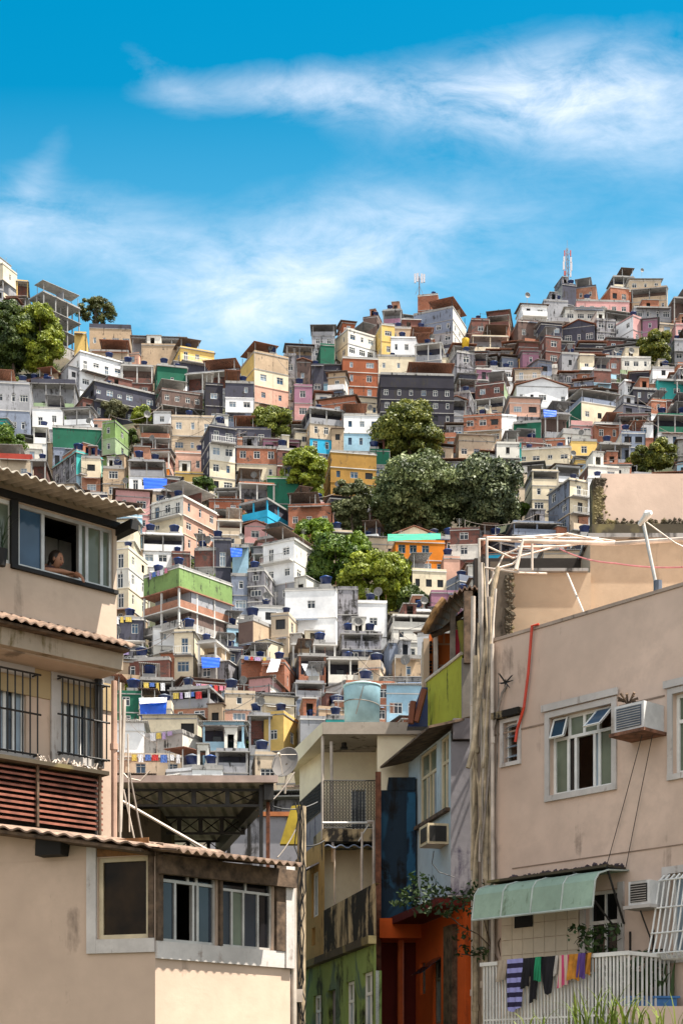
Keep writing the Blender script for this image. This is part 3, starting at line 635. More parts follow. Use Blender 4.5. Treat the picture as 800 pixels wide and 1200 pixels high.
# --- lower left
H_(128,168,812,856,6,'ww','darkgreen',cols=['darkgreen','darkgreen'],mark='green house with a blue tarp',lab='green house with white window beside the big blue tarpaulin')
H_(126,172,856,890,3,'p','white',roof='sheetp'); H_(170,250,858,912,-24,'pp','concrete',d=7,cols=['concrete','concrete'],side='offwhite',mark='blank concrete wall house')
H_(146,222,886,916,3,'w','beige',d=4,dens=.7,win='alu')
H_(308,346,776,812,-10,'w','brick3',cols=['brick'],mark='brick house with white sheets'); H_(344,382,768,800,6,'o','brick')
H_(382,436,772,800,3,'o','offwhite',d=5,mark='off-white terrace house'); H_(340,380,800,838,6,'ow','grey',cols=['grey','bluegrey'])
H_(314,346,836,880,-18,'w','yellow',d=5,mark='small yellow house low down',dens=.9,lab='small yellow house with stained parapet above the satellite dish'); H_(288,318,838,884,4,'o','grey')
H_(398,462,800,850,6,'ww','brick',cols=['brick','brick3']); H_(448,496,812,848,3,'w','skyblue',roof='sheetp'); H_(200,262,806,850,-12,'ow','salmon',cols=['grey','brick3'])
H_(258,300,812,850,6,'ww','tan',cols=['beige','salmon']); H_(346,384,842,888,5,'w','grey')
H_(250,292,880,930,4,'ow','grey'); H_(292,330,884,930,6,'w','beige'); H_(160,205,796,826,6,'o','offwhite')

HAND = list(HOUSES)
# landmark trees: (px, py, rx, ry, base depth px-row, kind)
TREES = [(14,398,30,46,446,'dk','dark tree at the left edge of the skyline'),(47,398,27,46,446,'yg','yellow-green tree beside the unfinished frame building'),
 (113,366,29,18,390,'sparse','lone umbrella-shaped tree on the skyline'),(135,480,17,12,500,'pale','small pale tree in front of the slate house'),
 (166,488,13,12,504,'yg','small yellow-green tree right of the pale one'),(8,520,24,26,552,'md','leafy tree at the left edge above the roofs'),
 (155,520,8,20,545,'dk','narrow dark tree beside the narrow green house'),(320,498,28,21,524,'yg2','round tree under the tall yellow block'),
 (357,556,27,34,596,'yg','tall yellow-green tree left of the ochre house'),(237,573,18,15,592,'md','small green tree above the cream corner block'),
 (479,512,44,40,560,'ol','large olive tree in front of the big mouldy block'),(488,584,60,50,636,'gy','huge grey-green tree above the orange corner house'),
 (567,582,50,50,634,'dk2','huge very dark tree right of the grey-green one'),(411,590,24,34,630,'gy2','grey-green tree right of the ochre house base'),
 (368,636,36,28,668,'br','bright green tree beside the white balcony house'),(394,662,36,36,702,'md','deep green tree behind the plain white house'),
 (440,682,46,40,722,'yg','sprawling yellow-green tree left of the orange corner house'),(482,704,20,20,726,'dk','small dark tree under the orange corner house'),
 (416,648,24,26,690,'br','bright green tree just behind the deep green tree'),(466,668,22,20,700,'yg2','yellowish tree crown touching the orange corner house'),
 (767,408,21,25,434,'ol2','rounded tree near the right edge above the teal house'),(763,537,32,21,562,'ol2','wide olive tree behind the roof wall at right'),
 (610,600,13,14,620,'md','small bushy tree at the foot of the very dark tree'),(150,806,9,8,814,'yg','little shrub on the roof of the green house'),
 (590,512,12,7,522,'yg','small bright bush right of the large olive tree'),(16,452,18,10,462,'yg2','low bush on the slope under the left edge trees'),(236,410,0,0,0,'','')][:-1]

# --- filler houses between the hand-placed ones, row by row down the slope

def occluded(x0, x1, yt):
    """entirely hidden by the near buildings"""
    cx = (x0+x1)/2
    if cx > 602 and yt > 650: return True
    if cx > 702 and yt > 548: return True
    if cx > 498 and yt > 742: return True
    if cx < 134 and yt > 556+cx*.32: return True
    if cx > 350 and yt > 842: return True
    return yt > 904
rr = random.Random(7)
cls = [('brick',12),('brick2',6),('brick3',7),('concrete',7),('grey',8),('mouldy',9),('offwhite',16),('cream',15),('white',20),('black',2),('beige',9),('tan',5),('bluegrey',6),('slate',5),('brown',3),('pink',5),('salmon',5),('yellow',4),('ochre',1),('skyblue',5),('teal',2),('palegreen',2),('mauve',3),('rust',2),('orange',2),('darkgreen',1),('blue',2)]
names_, wts = zip(*cls)
G = np.zeros((700, 440), np.uint8)      # coverage of the slope at 2 px, rows from 300
def cells(x0, x1, y0, y1): return slice(max(0, int((y0-300)/2)), max(0, int((y1-300)/2))), slice(max(0, int((x0+40)/2)), max(0, int((x1+40)/2)))
for h in HAND: G[cells(h['x0'], h['x1'], h['yt'], h['yb'])] = 1
for t in TREES: G[cells(t[0]-t[2]*.75, t[0]+t[2]*.75, t[1]-t[3]*.75, t[1]+t[3]*.75)] = 1
foot = [(h['o'].location.x, h['o'].location.y, max(h['hw'], 2), max(h['hd'], 2), h['yaw']) for h in HAND]
hurt = {}; CAND = []
def sweep(loose, hidden=False):
    row = 960.0
    while row > 350:
        s = D_of(row)/F
        x = -25+rr.uniform(0, 14)
        while x < 815:
            far = x > 530 and row < 600
            wm = rr.choice([rr.uniform(3.6, 5.5), rr.uniform(4.5, 7.5), rr.uniform(6, 9)]) if not (far or loose) else rr.choice([rr.uniform(3.0, 4.4), rr.uniform(3.8, 6.0), rr.uniform(4.5, 7)])
            fh = 2.35 if (far or loose) else 2.6
            wpx = wm/s; ok = False
            for n in rr.choice([(2, 1), (1,), (2, 1), (1,)] if (far or loose) else [(2, 1), (3, 2, 1), (2, 1), (1,)]):
                yb = row+rr.uniform(-3, 3); yt = yb-n*fh/s; x1 = x+wpx; pc = (x+x1)/2
                if yt < ridge(pc)-rr.uniform(14, 30) or yb < ridge(pc)+2 or occluded(x, x1, yt) != hidden: continue
                sub = G[cells(x, x1, yt, yb)]
                if sub.size == 0 and not hidden or sub.size and (sub == 0).mean() < (.22 if loose else .36): continue
                D = D_of(yb); cx = (pc-CX)/F*(D+2.6); cyy = D+2.3; hw = wpx*s/2; bad = False
                kx, ky = (.55, .45) if loose else (.78, .66)
                for (fx, fy, a_, b_, yy) in foot:
                    dx, dy = fx-cx, fy-cyy
                    if abs(dx) < (hw+max(a_*abs(cos(yy)), b_*abs(sin(yy))))*kx and abs(dy) < (2.3+max(b_*abs(cos(yy)), a_*abs(sin(yy))))*ky: bad = True; break
                if bad: continue
                new = []
                for i, h in enumerate(HAND):
                    ox = min(x1, h['x1'])-max(x, h['x0']); oy = min(yb, h['yb'])-max(yt-4, h['yt'])
                    if ox > 0 and oy > 2 and h['yb'] < yb:
                        fr = ox*oy/((h['x1']-h['x0'])*(h['yb']-h['yt'])); 
                        if hurt.get(i, 0)+fr > (.30 if loose else .22): bad = True; break
                        new.append((i, fr))
                for t in TREES:
                    if abs(pc-t[0]) < t[2]*.8+wpx*.45 and yt < t[1]+t[3]*.85 and yb > t[1]-t[3]*.5 and yb > t[4]-16: bad = True; break
                    if abs(pc-t[0]) < t[2]*.5 and abs((yt+yb)/2-t[1]) < t[3]*.8: bad = True; break
                if bad: continue
                for i, fr in new: hurt[i] = hurt.get(i, 0)+fr
                st = ''.join(rr.choice('wwwwbohwwbo') for _ in range(n))
                if st.count('h') > 1: st = st.replace('h', 'w')
                c = rr.choices(names_, wts)[0]
                if yb < 500 and pc > 520 and rr.random() < .5 or yb < 520 and rr.random() < .25: c = rr.choice(['brick2','brown','mouldy','slate','mauve','brick2','bluegrey','black','grey'])
                cols = [c]+[c if rr.random() < .6 else rr.choices(names_, wts)[0] for _ in range(n-1)]
                yaw = rr.choice([rr.uniform(4, 30), rr.uniform(-26, 10), rr.uniform(-6, 18)])*(.6 if far else 1)
                lo_roof = rr.choice(['flat','par','sheet','sheetb','sheetp','tile','flat','ter','ter','sheetb','sheet'])
                if lo_roof == 'ter' and (G[cells(x+3, x1-3, yt-14, yt)] == 1).mean() > .25: lo_roof = 'flat'
                CAND.append(((x1-x)*(yb-yt), (x, x1, yt, yb, yaw, st, c), dict(roof=lo_roof, cols=cols,
                   side=rr.choice([None, None, None, 'mouldy', 'grey', 'offwhite', 'brick2', 'beige']), win=rr.choice(['white','white','pale','dark','alu']), d=rr.uniform(4.2, 5.4))))
                foot.append((cx, cyy, hw, 2.3, 0)); G[cells(x, x1, yt, yb)] = 1
                ok = True; break
            x = x+wpx*.97 if ok else x+4
        row -= 5 if row > 560 else 4
sweep(False); n1_ = len(CAND); sweep(True)
CAND.sort(key=lambda c: -c[0])
k_ = MAXH-len(HOUSES)
for a_, args, kw in CAND[:k_]: H_(*args, **kw)
CAND = CAND[:]; REST = CAND[k_:]; CAND = []; sweep(True, True); REST += CAND
# the smallest left over: one crowd of shacks
SH_MB = {}
def sm(k): 
    if k not in SH_MB: SH_MB[k] = MB()
    return SH_MB[k]
for a_, (x0, x1, yt, yb, yaw, st, c), kw in REST:
    D = D_of(yb); s_ = D/F; w = (x1-x0)*s_*.95; d = kw['d']; H = (yb-yt)*s_; yw = radians(yaw); zb = CZ+(HY-yb)*s_; cy = D+d/2; cx = ((x0+x1)/2-CX)/F*(D+.3*d); n = len(st); fh = H/n
    def put(key, x_0, x_1, y_0, y_1, z_0, z_1, dz=0):
        cs, sn = cos(yw), sin(yw); pts = [(x_0,y_0),(x_1,y_0),(x_1,y_1),(x_0,y_1)]; W_ = lambda p, z: (cx+cs*p[0]-sn*p[1], cy+sn*p[0]+cs*p[1], zb+z)
        sm(key).hexa([W_(p, z_0+(dz if i > 1 else 0)) for i, p in enumerate(pts)], [W_(p, z_1+(dz if i > 1 else 0)) for i, p in enumerate(pts)])
    hw, hd = w/2, d/2; kc = lambda q: ('hollow_brick' if q == 'brick' else 'dark_brick' if q == 'brick2' else 'pale_brick' if q == 'brick3' else 'paint_'+q)
    put(kc(rr.choice(['grey','mouldy','concrete','brick2','offwhite'])), -hw+.03, hw-.03, -hd+.03, hd-.03, -7, -.13)
    for i in range(n):
        z0 = H-fh*(i+1); z1 = z0+fh; q = kc(kw['cols'][i]); 
        if st[i] == 'o':
            put(q, -hw, hw, -hd, -hd+.12, z0, z0+.9); put(q, -hw+.03, hw-.03, -hd+1.6, hd, z0, z1-.13); put('slab_concrete', -hw, -hw+.18, -hd+.13, -hd+.3, z0, z1-.13); put('slab_concrete', hw-.18, hw, -hd+.13, -hd+.3, z0, z1-.13)
            put('glass_black', -.5, .4, -hd+1.57, -hd+1.598, z0+.02, z0+1.9)
        else:
            put(q, -hw, hw, -hd, hd, z0, z1-.13)
            m = max(1, int((w-.4)/1.7))
            for j in range(m):
                if rr.random() < .15: continue
                xc = -hw+w*(j+.5)/m+rr.uniform(-.1, .1); ww = rr.choice([.35, .45, .6]); zz = z0+.8; hh = rr.choice([.8, 1.0])
                fm = rr.choice(['white_paint','white_paint','slab_concrete','dark_steel'])
                put(fm, xc-ww-.07, xc+ww+.07, -hd-.05, -hd-.003, zz-.07, zz); put(fm, xc-ww-.07, xc+ww+.07, -hd-.05, -hd-.003, zz+hh, zz+hh+.07)
                put(fm, xc-ww-.07, xc-ww, -hd-.05, -hd-.003, zz, zz+hh); put(fm, xc+ww, xc+ww+.07, -hd-.05, -hd-.003, zz, zz+hh); put(fm, xc-.03, xc+.03, -hd-.04, -hd-.023, zz, zz+hh)
                put(rr.choice(['glass_dark','glass_black','glass_pale','glass_blue']), xc-ww, xc+ww, -hd-.02, -hd-.003, zz, zz+hh)
        put('slab_concrete', -hw-.12, hw+.12, -hd-.15, hd+.05, z1-.129, z1)
    if kw['roof'] in ('sheet','sheetb','sheetp','tile','ter'):
        hc = 1.8 if kw['roof'] == 'ter' else .35
        if hc > 1:
            for sx in (-1, 1): put('slab_concrete', sx*(hw-.15)-.06, sx*(hw-.15)+.06, -hd+.05, -hd+.17, H, H+hc)
            put(kc(rr.choice(names_)), -hw+.1, hw-.1, 0, .1, H+.002, H+hc)
        put(rr.choice(['sheet_grey','sheet_brown','sheet_pale','roof_tile']), -hw-.4, hw+.4, -hd-.5, hd+.3, H+hc+.003, H+hc+.06, rr.uniform(-.2, .7))
    else: put(kc(kw['cols'][0]), -hw, hw, -hd, -hd+.12, H+.002, H+rr.choice([.3, .8]))
me = bpy.data.meshes.new('shacks'); V = []; FF = []; MI = []
for mi, (k, m_) in enumerate(SH_MB.items()):
    b_ = len(V); V += m_.v; FF += [tuple(i+b_ for i in f) for f in m_.f]; MI += [mi]*len(m_.f); me.materials.append(MATS[k])
if V:
    me.from_pydata(V, [], FF); me.polygons.foreach_set('material_index', MI); me.update()
    o = bpy.data.objects.new('shacks', me); COL.objects.link(o); tag(o, 'crowd of the smallest shacks and lean-tos squeezed between the hillside houses', 'shacks', None, 'stuff')
print('houses', len(HOUSES), 'cand', n1_, len(CAND), 'uncovered', float((G[60:320,40:300]==0).mean()))
# ------------------------------------------------------------------ trees
leafmat('leaf_dk', (.04,.075,.012), (.15,.19,.03)); leafmat('leaf_yg', (.16,.22,.015), (.40,.42,.04)); leafmat('leaf_yg2', (.09,.13,.018), (.32,.33,.05))
leafmat('leaf_pale', (.10,.11,.045), (.27,.25,.12)); leafmat('leaf_md', (.05,.11,.012), (.19,.26,.03)); leafmat('leaf_ol', (.07,.10,.015), (.32,.31,.05))
leafmat('leaf_ol2', (.06,.09,.012), (.33,.31,.04)); leafmat('leaf_gy', (.06,.09,.025), (.36,.40,.17)); leafmat('leaf_dk2', (.025,.045,.015), (.24,.27,.12), .1)
leafmat('leaf_gy2', (.07,.09,.03), (.32,.33,.15)); leafmat('leaf_br', (.08,.16,.01), (.32,.42,.03)); leafmat('leaf_sparse', (.07,.085,.02), (.24,.24,.07))
plain('bark', (.10,.075,.055), .95, 0, .4, 3)
def leaves(rng, C, R, n, size, squash=.8):
    """n leaf quads near the surface of a lobe"""
    d = rng.normal(size=(n, 3)); d /= np.linalg.norm(d, axis=1)[:, None]; d[:, 2] = np.where(d[:, 2] < -.45, -d[:, 2], d[:, 2])
    r = R*(1-.55*rng.random(n)**2.2)*(1+.12*rng.normal(size=n))
    c = np.array(C)+d*r[:, None]*np.array((1, 1, squash))
    nr = d+rng.normal(size=(n, 3))*.55; nr /= np.linalg.norm(nr, axis=1)[:, None]
    a = np.cross(nr, rng.normal(size=(n, 3))); a /= np.linalg.norm(a, axis=1)[:, None]; b = np.cross(nr, a)
    s = size*(.6+.8*rng.random(n))[:, None]
    return np.stack([c-a*s, c-b*s*.55, c+a*s, c+b*s*.55], 1).reshape(-1, 3)
def leaf_mesh(name, pts, mat):
    n = len(pts)//4; me = bpy.data.meshes.new(name)
    me.vertices.add(4*n); me.vertices.foreach_set('co', pts.astype(np.float32).ravel())
    me.loops.add(4*n); me.loops.foreach_set('vertex_index', np.arange(4*n, dtype=np.int32))
    me.polygons.add(n); me.polygons.foreach_set('loop_start', np.arange(0, 4*n, 4, dtype=np.int32)); me.polygons.foreach_set('loop_total', np.full(n, 4, dtype=np.int32))
    me.materials.append(MATS[mat]); me.update(calc_edges=True); return me
def tree(px, py, rx, ry, yb, kind, label, group=None, D=None, seed=None):
    rng = np.random.default_rng(int(px*3+py) if seed is None else seed)
    D = (D or D_of(yb))+3; s = D/F; X, Y, Z = P(px, py, D); Rx, Rz = rx*s, ry*s; base = P(px, yb, D)[2]-1.5
    gz = ground_z(X, Y)-2.6; base = max(gz-.3, base-14) if gz < base+2 else base-2
    root = thing('tree', (X, Y, base), label, 'tree', 0, group)
    c0 = np.array((0, 0, Z-base)); L = []; tips = []
    sparse = kind == 'sparse'
    nl = int(np.clip(8+(Rx*Rz)*2.2, 10, 120)); per = int(np.clip(60000/nl, 340, 720)) if not sparse else 150
    if sparse: nl = 60; per = 260
    lr0 = min(Rx, Rz)*(.30 if nl > 25 else .42)*(1.0 if not sparse else 1.25)
    for i in range(nl):
        d = rng.normal(size=3); d /= np.linalg.norm(d); 
        if d[2] < -.9: d[2] *= -1
        q = rng.uniform(.45, 1.0)**.6
        k = 1-lr0/max(Rx, Rz)*.8
        c = c0+d*q*np.array((Rx, min(Rx, Rz*1.1), Rz))*k
        lr = lr0*rng.uniform(.6, 1.25)
        if sparse: lr *= .62
        size = min(.27, .10*lr+.09)
        L.append(leaves(rng, c, lr, per, size)); tips.append((c, lr))
    pts = np.concatenate(L)
    o = bpy.data.objects.new('crown', leaf_mesh('crown', pts, 'leaf_'+kind)); COL.objects.link(o); o.parent = root
    t = MB(); tr = max(.12, Rx*.06); top = c0+np.array((0, 0, -Rz*.35))
    t.tube([(0, 0, 0), tuple(top*.5+np.array((.1*Rx, 0, 0))), tuple(top), tuple(c0+np.array((0, 0, Rz*.3)))], [tr*1.3, tr, tr*.8, tr*.3], 8)
    for c, lr in tips[::max(1, len(tips)//12)]:
        m = (top+c)/2+np.array((0, 0, -.08*Rz)); t.tube([tuple(top*.92), tuple(m), tuple(c)], [tr*.5, tr*.3, tr*.12], 5, False)
    t.build('trunk', 'bark', root)
    return root
for (px, py, rx, ry, yb, kd, lab) in TREES: tree(px, py, rx, ry, yb, kd, lab, 'trees growing between the hillside houses')
# ================================================================== near buildings
wallR = plaster('near_wall_right', (.64,.48,.385), .50, (.10,.07,.055), fine=.9)
wallR2 = plaster('near_roof_wall', (.44,.33,.23), .55, (.10,.075,.055), fine=.8)
wallL = plaster('near_wall_left', (.62,.465,.36), .52, (.10,.07,.055), fine=.9)
wallLo = plaster('ochre_shading', (.48,.36,.20), .45, (.16,.10,.05))
wallLu = plaster('near_wall_left_upper', (.52,.40,.31), .45, (.10,.08,.06), fine=.9)
trimw = plaster('trim_white', (.55,.51,.48), .62, (.22,.17,.14), fine=2.2)
cream = plaster('cream_wall', (.80,.68,.50), .33, (.22,.16,.10))
moss = plaster('mossy_black', (.075,.06,.04), .5, (.012,.011,.008), fine=2, patch=(.16,.13,.06))
mouldw = plaster('mould_streaked', (.50,.38,.22), 1.2, (.018,.015,.012), fine=1.3)
greenw = plaster('green_wall', (.22,.30,.09), .95, (.022,.026,.012), fine=1.5, patch=(.09,.14,.09))
lightblue = plaster('lightblue_wall', (.44,.52,.56), .75, (.16,.2,.24), fine=1.5)
greypanel = plaster('grey_panel', (.27,.255,.275), .8, (.07,.06,.09), fine=1.5)
darkblue = plaster('dark_blue_wall', (.016,.032,.052), 1.0, (.008,.007,.007), fine=1.6, patch=(.022,.07,.12))
orangew = plaster('orange_wall', (.70,.115,.02), .55, (.22,.04,.015), fine=1.3)
darkred = plaster('dark_red_wall', (.13,.018,.012), .4, (.03,.006,.005), fine=1.3)
ygreen = plaster('yellow_green_wall', (.36,.36,.04), .75, (.025,.025,.01), fine=1.6)
awn = plaster('awning_green', (.31,.42,.33), .62, (.14,.19,.13), .7, fine=2.5)
tilew = plaster('wall_tiles', (.70,.60,.47), .2, (.35,.3,.22))
rustbrown = plain('louvre_red', (.27,.095,.06), .6, 0, .35, 6)
rooft = plain('weathered_sheet', (.27,.18,.13), .85, 0, .45, 5, bump=.4)
sheetn = plain('fibre_sheet', (.46,.40,.33), .85, 0, .3, 4, bump=.3)
wood = plain('old_wood', (.13,.085,.055), .9, 0, .5, 7, bump=.4)
cablem = plain('cable_grey', (.24,.20,.17), .7, 0, .3, 5); cableb = plain('cable_black', (.02,.02,.02), .6)
hosem = plain('hose_red', (.55,.05,.02), .4); creamf = plain('cream_frame', (.60,.50,.33), .5, 0, .15)
FRR = Fr(3.588, 22, .664, -.747)            # right building's street front
FLU = Fr(-3.473, 19, .747, .664)            # upper left building's front
LK = 16.9; FL1 = Fr(-218/F*LK, LK, .953, -.302)            # lower left building, flat front
FL2 = Fr(-218/F*LK, LK, .70, .714)              # lower left building, angled front
def frame_win(fr, parent, t0, t1, z0, z1, n, mull=(), trans=None, tm=(), th=.05, mat='white_paint', glass='glass_dark', open_=(), name='window', glasses=None, dep=.06, label=None):
    """framed window: mull = upright positions (0..1) below the transom, tm = above it; open_ = indexes of panes left open"""
    f = MB(fr); w = t1-t0; h = z1-z0; e = th
    f.box(t0, t1, n, n+dep, z0, z0+e); f.box(t0, t1, n, n+dep, z1-e, z1)
    f.box(t0, t0+e, n, n+dep, z0+e, z1-e); f.box(t1-e, t1, n, n+dep, z0+e, z1-e)
    zt = z0+h*trans if trans else z1-e
    if trans: f.box(t0+e, t1-e, n+.002, n+dep-.002, zt-e*.5, zt+e*.5)
    for m in mull: f.box(t0+w*m-e*.5, t0+w*m+e*.5, n+.004, n+dep-.004, z0+e, zt-(e*.5 if trans else 0))
    for m in tm: f.box(t0+w*m-e*.5, t0+w*m+e*.5, n+.004, n+dep-.004, zt+e*.5, z1-e)
    o = f.build(name, mat, parent)
    if label: o['label'] = label
    def panes(ms, za, zb, base):
        xs = [0]+list(ms)+[1]
        for i in range(len(xs)-1):
            if base+i in open_: continue
            g = MB(fr); g.box(t0+w*xs[i]+e*.4, t0+w*xs[i+1]-e*.4, n+dep*.45, n+dep*.6, za, zb)
            gm = glasses[(base+i) % len(glasses)] if glasses else glass
            q = g.mesh('pane', MATS[gm]); L = parent['_o']
            for v in q.vertices: v.co = (v.co[0]-L[0], v.co[1]-L[1], v.co[2]-L[2])
            po = bpy.data.objects.new('pane', q); COL.objects.link(po); po.parent = o
    panes(mull, z0+e, zt, 0)
    if trans: panes(tm, zt, z1-e, len(mull)+1)
    return o
def trimring(fr, parent, t0, t1, z0, z1, wd, n=-.03, mat=None, name='window_surround'):
    f = MB(fr); f.box(t0-wd, t1+wd, n, .0-.002, z1, z1+wd); f.box(t0-wd, t1+wd, n-.01, -.002, z0-wd, z0); f.box(t0-wd, t0, n, -.002, z0, z1); f.box(t1, t1+wd, n, -.002, z0, z1)
    return f.build(name, mat or trimw, parent)

# ---------------------------------------------------------------- right building
R = thing('apartment_building', (*FRR.w(0, 0, 0)[:2], 0), 'near beige apartment building filling the right side, with parapet, awning and balcony', 'building')
tl = FRR.t(577); tr = 6.5; zt = 8.45
q = lambda fr, px, py, n=0: fr.tz(px, py, n)
ops = []
def op(fr, xa, xb, ya, yb):
    xm = (xa+xb)/2; return (fr.t(xa), fr.t(xb), fr.z(xm, yb), fr.z(xm, ya))
W1 = op(FRR, 644, 717, 833, 926); W2 = op(FRR, 590, 607, 846, 893); W3 = op(FRR, 788, 836, 808, 903); W4 = op(FRR, 783, 850, 1020, 1118)
DR = (FRR.t(686), FRR.t(724), 2.45, FRR.z(705, 1043))
ops = [(a-tl, b-tl, c, d) for a, b, c, d in (W1, W2, W3, W4, DR)]
mb = MB(FRR); mb.facade((tl, 0), (tr, 0), -.3, zt, ops, .22)
mb.facade((tl, 9), (tl, 0), -.3, zt); mb.facade((tr, 0), (tr, 9), -.3, zt); mb.facade((tr, 9), (tl, 9), -.3, zt)
mb.box(tl+.002, tr-.002, .25, 8.99, zt-.75, zt-.6)
# parapet inner face and top
mb.quad((tl, 0, zt), (tr, 0, zt), (tr, .16, zt), (tl, .16, zt)); mb.quad((tl, .16, zt), (tr, .16, zt), (tr, .16, zt-.7), (tl, .16, zt-.7))
mb.build('wall', wallR, R)
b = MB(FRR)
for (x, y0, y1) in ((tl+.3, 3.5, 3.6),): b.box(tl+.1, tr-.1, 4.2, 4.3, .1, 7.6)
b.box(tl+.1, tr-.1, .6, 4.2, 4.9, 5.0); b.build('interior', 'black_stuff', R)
cp = MB(FRR); cp.box(tl-.01, tr, -.02, .18, zt+.002, zt+.05); cp.build('coping', plaster('coping_dirty', (.40,.31,.25), .7, (.07,.055,.045), fine=2), R)
gz = FRR.z(690, 836); jl = MB(FRR); jl.box(tl+.05, W1[0]-.12, -.012, -.002, gz-.012, gz+.012); jl.box(W1[1]+.12, W3[0]-.14, -.012, -.002, gz-.012, gz+.012)
jl.build('joint_line', plain('crack_brown', (.27,.19,.14), .9), R)
jl = MB(FRR); gz2 = FRR.z(690, 1005); jl.box(FRR.t(600), tr-1, -.010, -.002, gz2-.008, gz2+.008); jl.build('joint_line', 'crack_brown', R)
for Wn, wd in ((W1, .085), (W2, .06), (W3, .08)): trimring(FRR, R, *Wn, wd)
hd_ = MB(FRR); hd_.box(W1[0]-.13, W1[1]+.13, -.06, -.032, W1[3]+.10, W1[3]+.20); hd_.build('lintel', trimw, R)
hd_ = MB(FRR); hd_.box(W3[0]-.13, W3[1]+.13, -.06, -.032, W3[3]+.09, W3[3]+.19); hd_.build('lintel', trimw, R)
hd_ = MB(FRR); hd_.box(W2[0]-.16, W2[1]+.10, -.12, -.003, W2[3]+.07, W2[3]+.17); hd_.build('lintel', mouldw, R)
frame_win(FRR, R, *W1, .08, mull=(.24, .36, .66, .74), trans=.72, tm=(.26, .50, .72), th=.045, glass='glass_green', open_=(2, 5, 8), glasses=['glass_green','glass_black','glass_black','glass_pale','glass_green','glass_dark','glass_green','glass_green','glass_blue'])
def tilt_pane(fr, parent, t0, t1, z0, z1, n, out, mat, fm='white_paint'):
    g = MB(fr); g.hexa([(t0,n,z1),(t1,n,z1),(t1,n+.02,z1),(t0,n+.02,z1)], [(t0,n-out,z0),(t1,n-out,z0),(t1,n-out+.02,z0),(t0,n-out+.02,z0)])
    o = g.build('tilted_sash', MATS[mat], parent)
    f = MB(fr); e = .025
    for a, b_ in ((t0, t0+e), (t1-e, t1)): f.hexa([(a,n-.012,z1),(b_,n-.012,z1),(b_,n+.03,z1),(a,n+.03,z1)], [(a,n-out-.012,z0),(b_,n-out-.012,z0),(b_,n-out+.03,z0),(a,n-out+.03,z0)])
    f.tube([(t0, n, z1), (t1, n, z1)], .018, 4); f.tube([(t0, n-out, z0), (t1, n-out, z0)], .018, 4)
    f.build('sash_frame', fm, parent)
w_ = W1[1]-W1[0]; h_ = W1[3]-W1[2]
tilt_pane(FRR, R, W1[0]+.03, W1[0]+w_*.26, W1[2]+h_*.73, W1[3]-.03, .05, .10, 'glass_dark')
tilt_pane(FRR, R, W1[0]+w_*.72, W1[1]-.03, W1[2]+h_*.73, W1[3]-.03, .05, .30, 'glass_blue')
for a, b_, cm in ((.03, .22, 'curtain'), (.76, .96, 'curtain')):
    c = MB(FRR); n = 14
    for i in range(n):
        x0_, x1_ = W1[0]+w_*(a+(b_-a)*i/n), W1[0]+w_*(a+(b_-a)*(i+1)/n); c.quad((x0_, .2+.03*(i % 2), W1[2]), (x1_, .2+.03*((i+1) % 2), W1[2]), (x1_, .2+.03*((i+1) % 2), W1[3]-h_*.3), (x0_, .2+.03*(i % 2), W1[3]-h_*.3))
    c.build('curtain', cm, R)
lv = frame_win(FRR, R, *W2, .08, th=.03, open_=(0,))
for i in range(4):
    z = W2[2]+(W2[3]-W2[2])*(.12+.25*i); g = MB(FRR); g.hexa([(W2[0]+.03,.0,z),(W2[1]-.03,.0,z),(W2[1]-.03,.02,z),(W2[0]+.03,.02,z)], [(W2[0]+.03,.13,z+.07),(W2[1]-.03,.13,z+.07),(W2[1]-.03,.15,z+.07),(W2[0]+.03,.15,z+.07)]); g.build('louvre_pane', MATS['glass_pale'], R)
frame_win(FRR, R, *W3, .08, mull=(.45,), trans=.66, tm=(.45,), glasses=['glass_green','glass_dark'])
frame_win(FRR, R, *W4, .1, mull=(.33, .66), glasses=['glass_pale','glass_dark','glass_pale'])
trimring(FRR, R, *W4, .10)
# bulging white grille
gr = MB(FRR); za, zb_ = W4[2]-.06, W4[3]-.02
prof = [(0, 1), (-.10, .93), (-.18, .6), (-.27, .25), (-.33, .08), (-.26, 0), (-.0, .0)]
for i in range(13):
    t = W4[0]-.05+i*.085; gr.tube([(t, n_*1.1-.03, za+(zb_-za)*u) for n_, u in prof], .014, 5)
for u, n_ in ((.93, -.10), (.6, -.18), (.3, -.26), (.06, -.33)): gr.tube([(W4[0]-.05, n_*1.1-.05, za+(zb_-za)*u), (W4[0]+1.1, n_*1.1-.05, za+(zb_-za)*u)], .012, 5)
gr.build('window_grille', 'white_paint', R)
# balcony door
fd = MB(FRR); e = .05; t0, t1, z0, z1 = DR; zm = FRR.z(705, 1080)
for a, b_, c, d in ((t0, t0+e, z0, z1), (t1-e, t1, z0, z1), (t0+e, t1-e, zm-e/2, zm+e/2), (t0+e, t1-e, z1-e, z1), ((t0+t1)/2-.02, (t0+t1)/2+.02, z0, zm-e/2), ((t0+t1)/2-.015, (t0+t1)/2+.015, zm+e/2, z1-e)): fd.box(a, b_, .08, .14, c, d)
dd = fd.build('door', 'white_paint', R)
g = MB(FRR); g.box(t0+e, t1-e, .11, .12, z0, z1-e); g.build('door_pane', 'glass_black', R)
fs = MB(FRR); fs.box(t1+.003, t1+.11, -.03, -.002, z0, z1+.08); fs.box(t0-.10, t0-.003, -.025, -.002, z0, z1-.1); fs.build('door_surround', trimw, R)
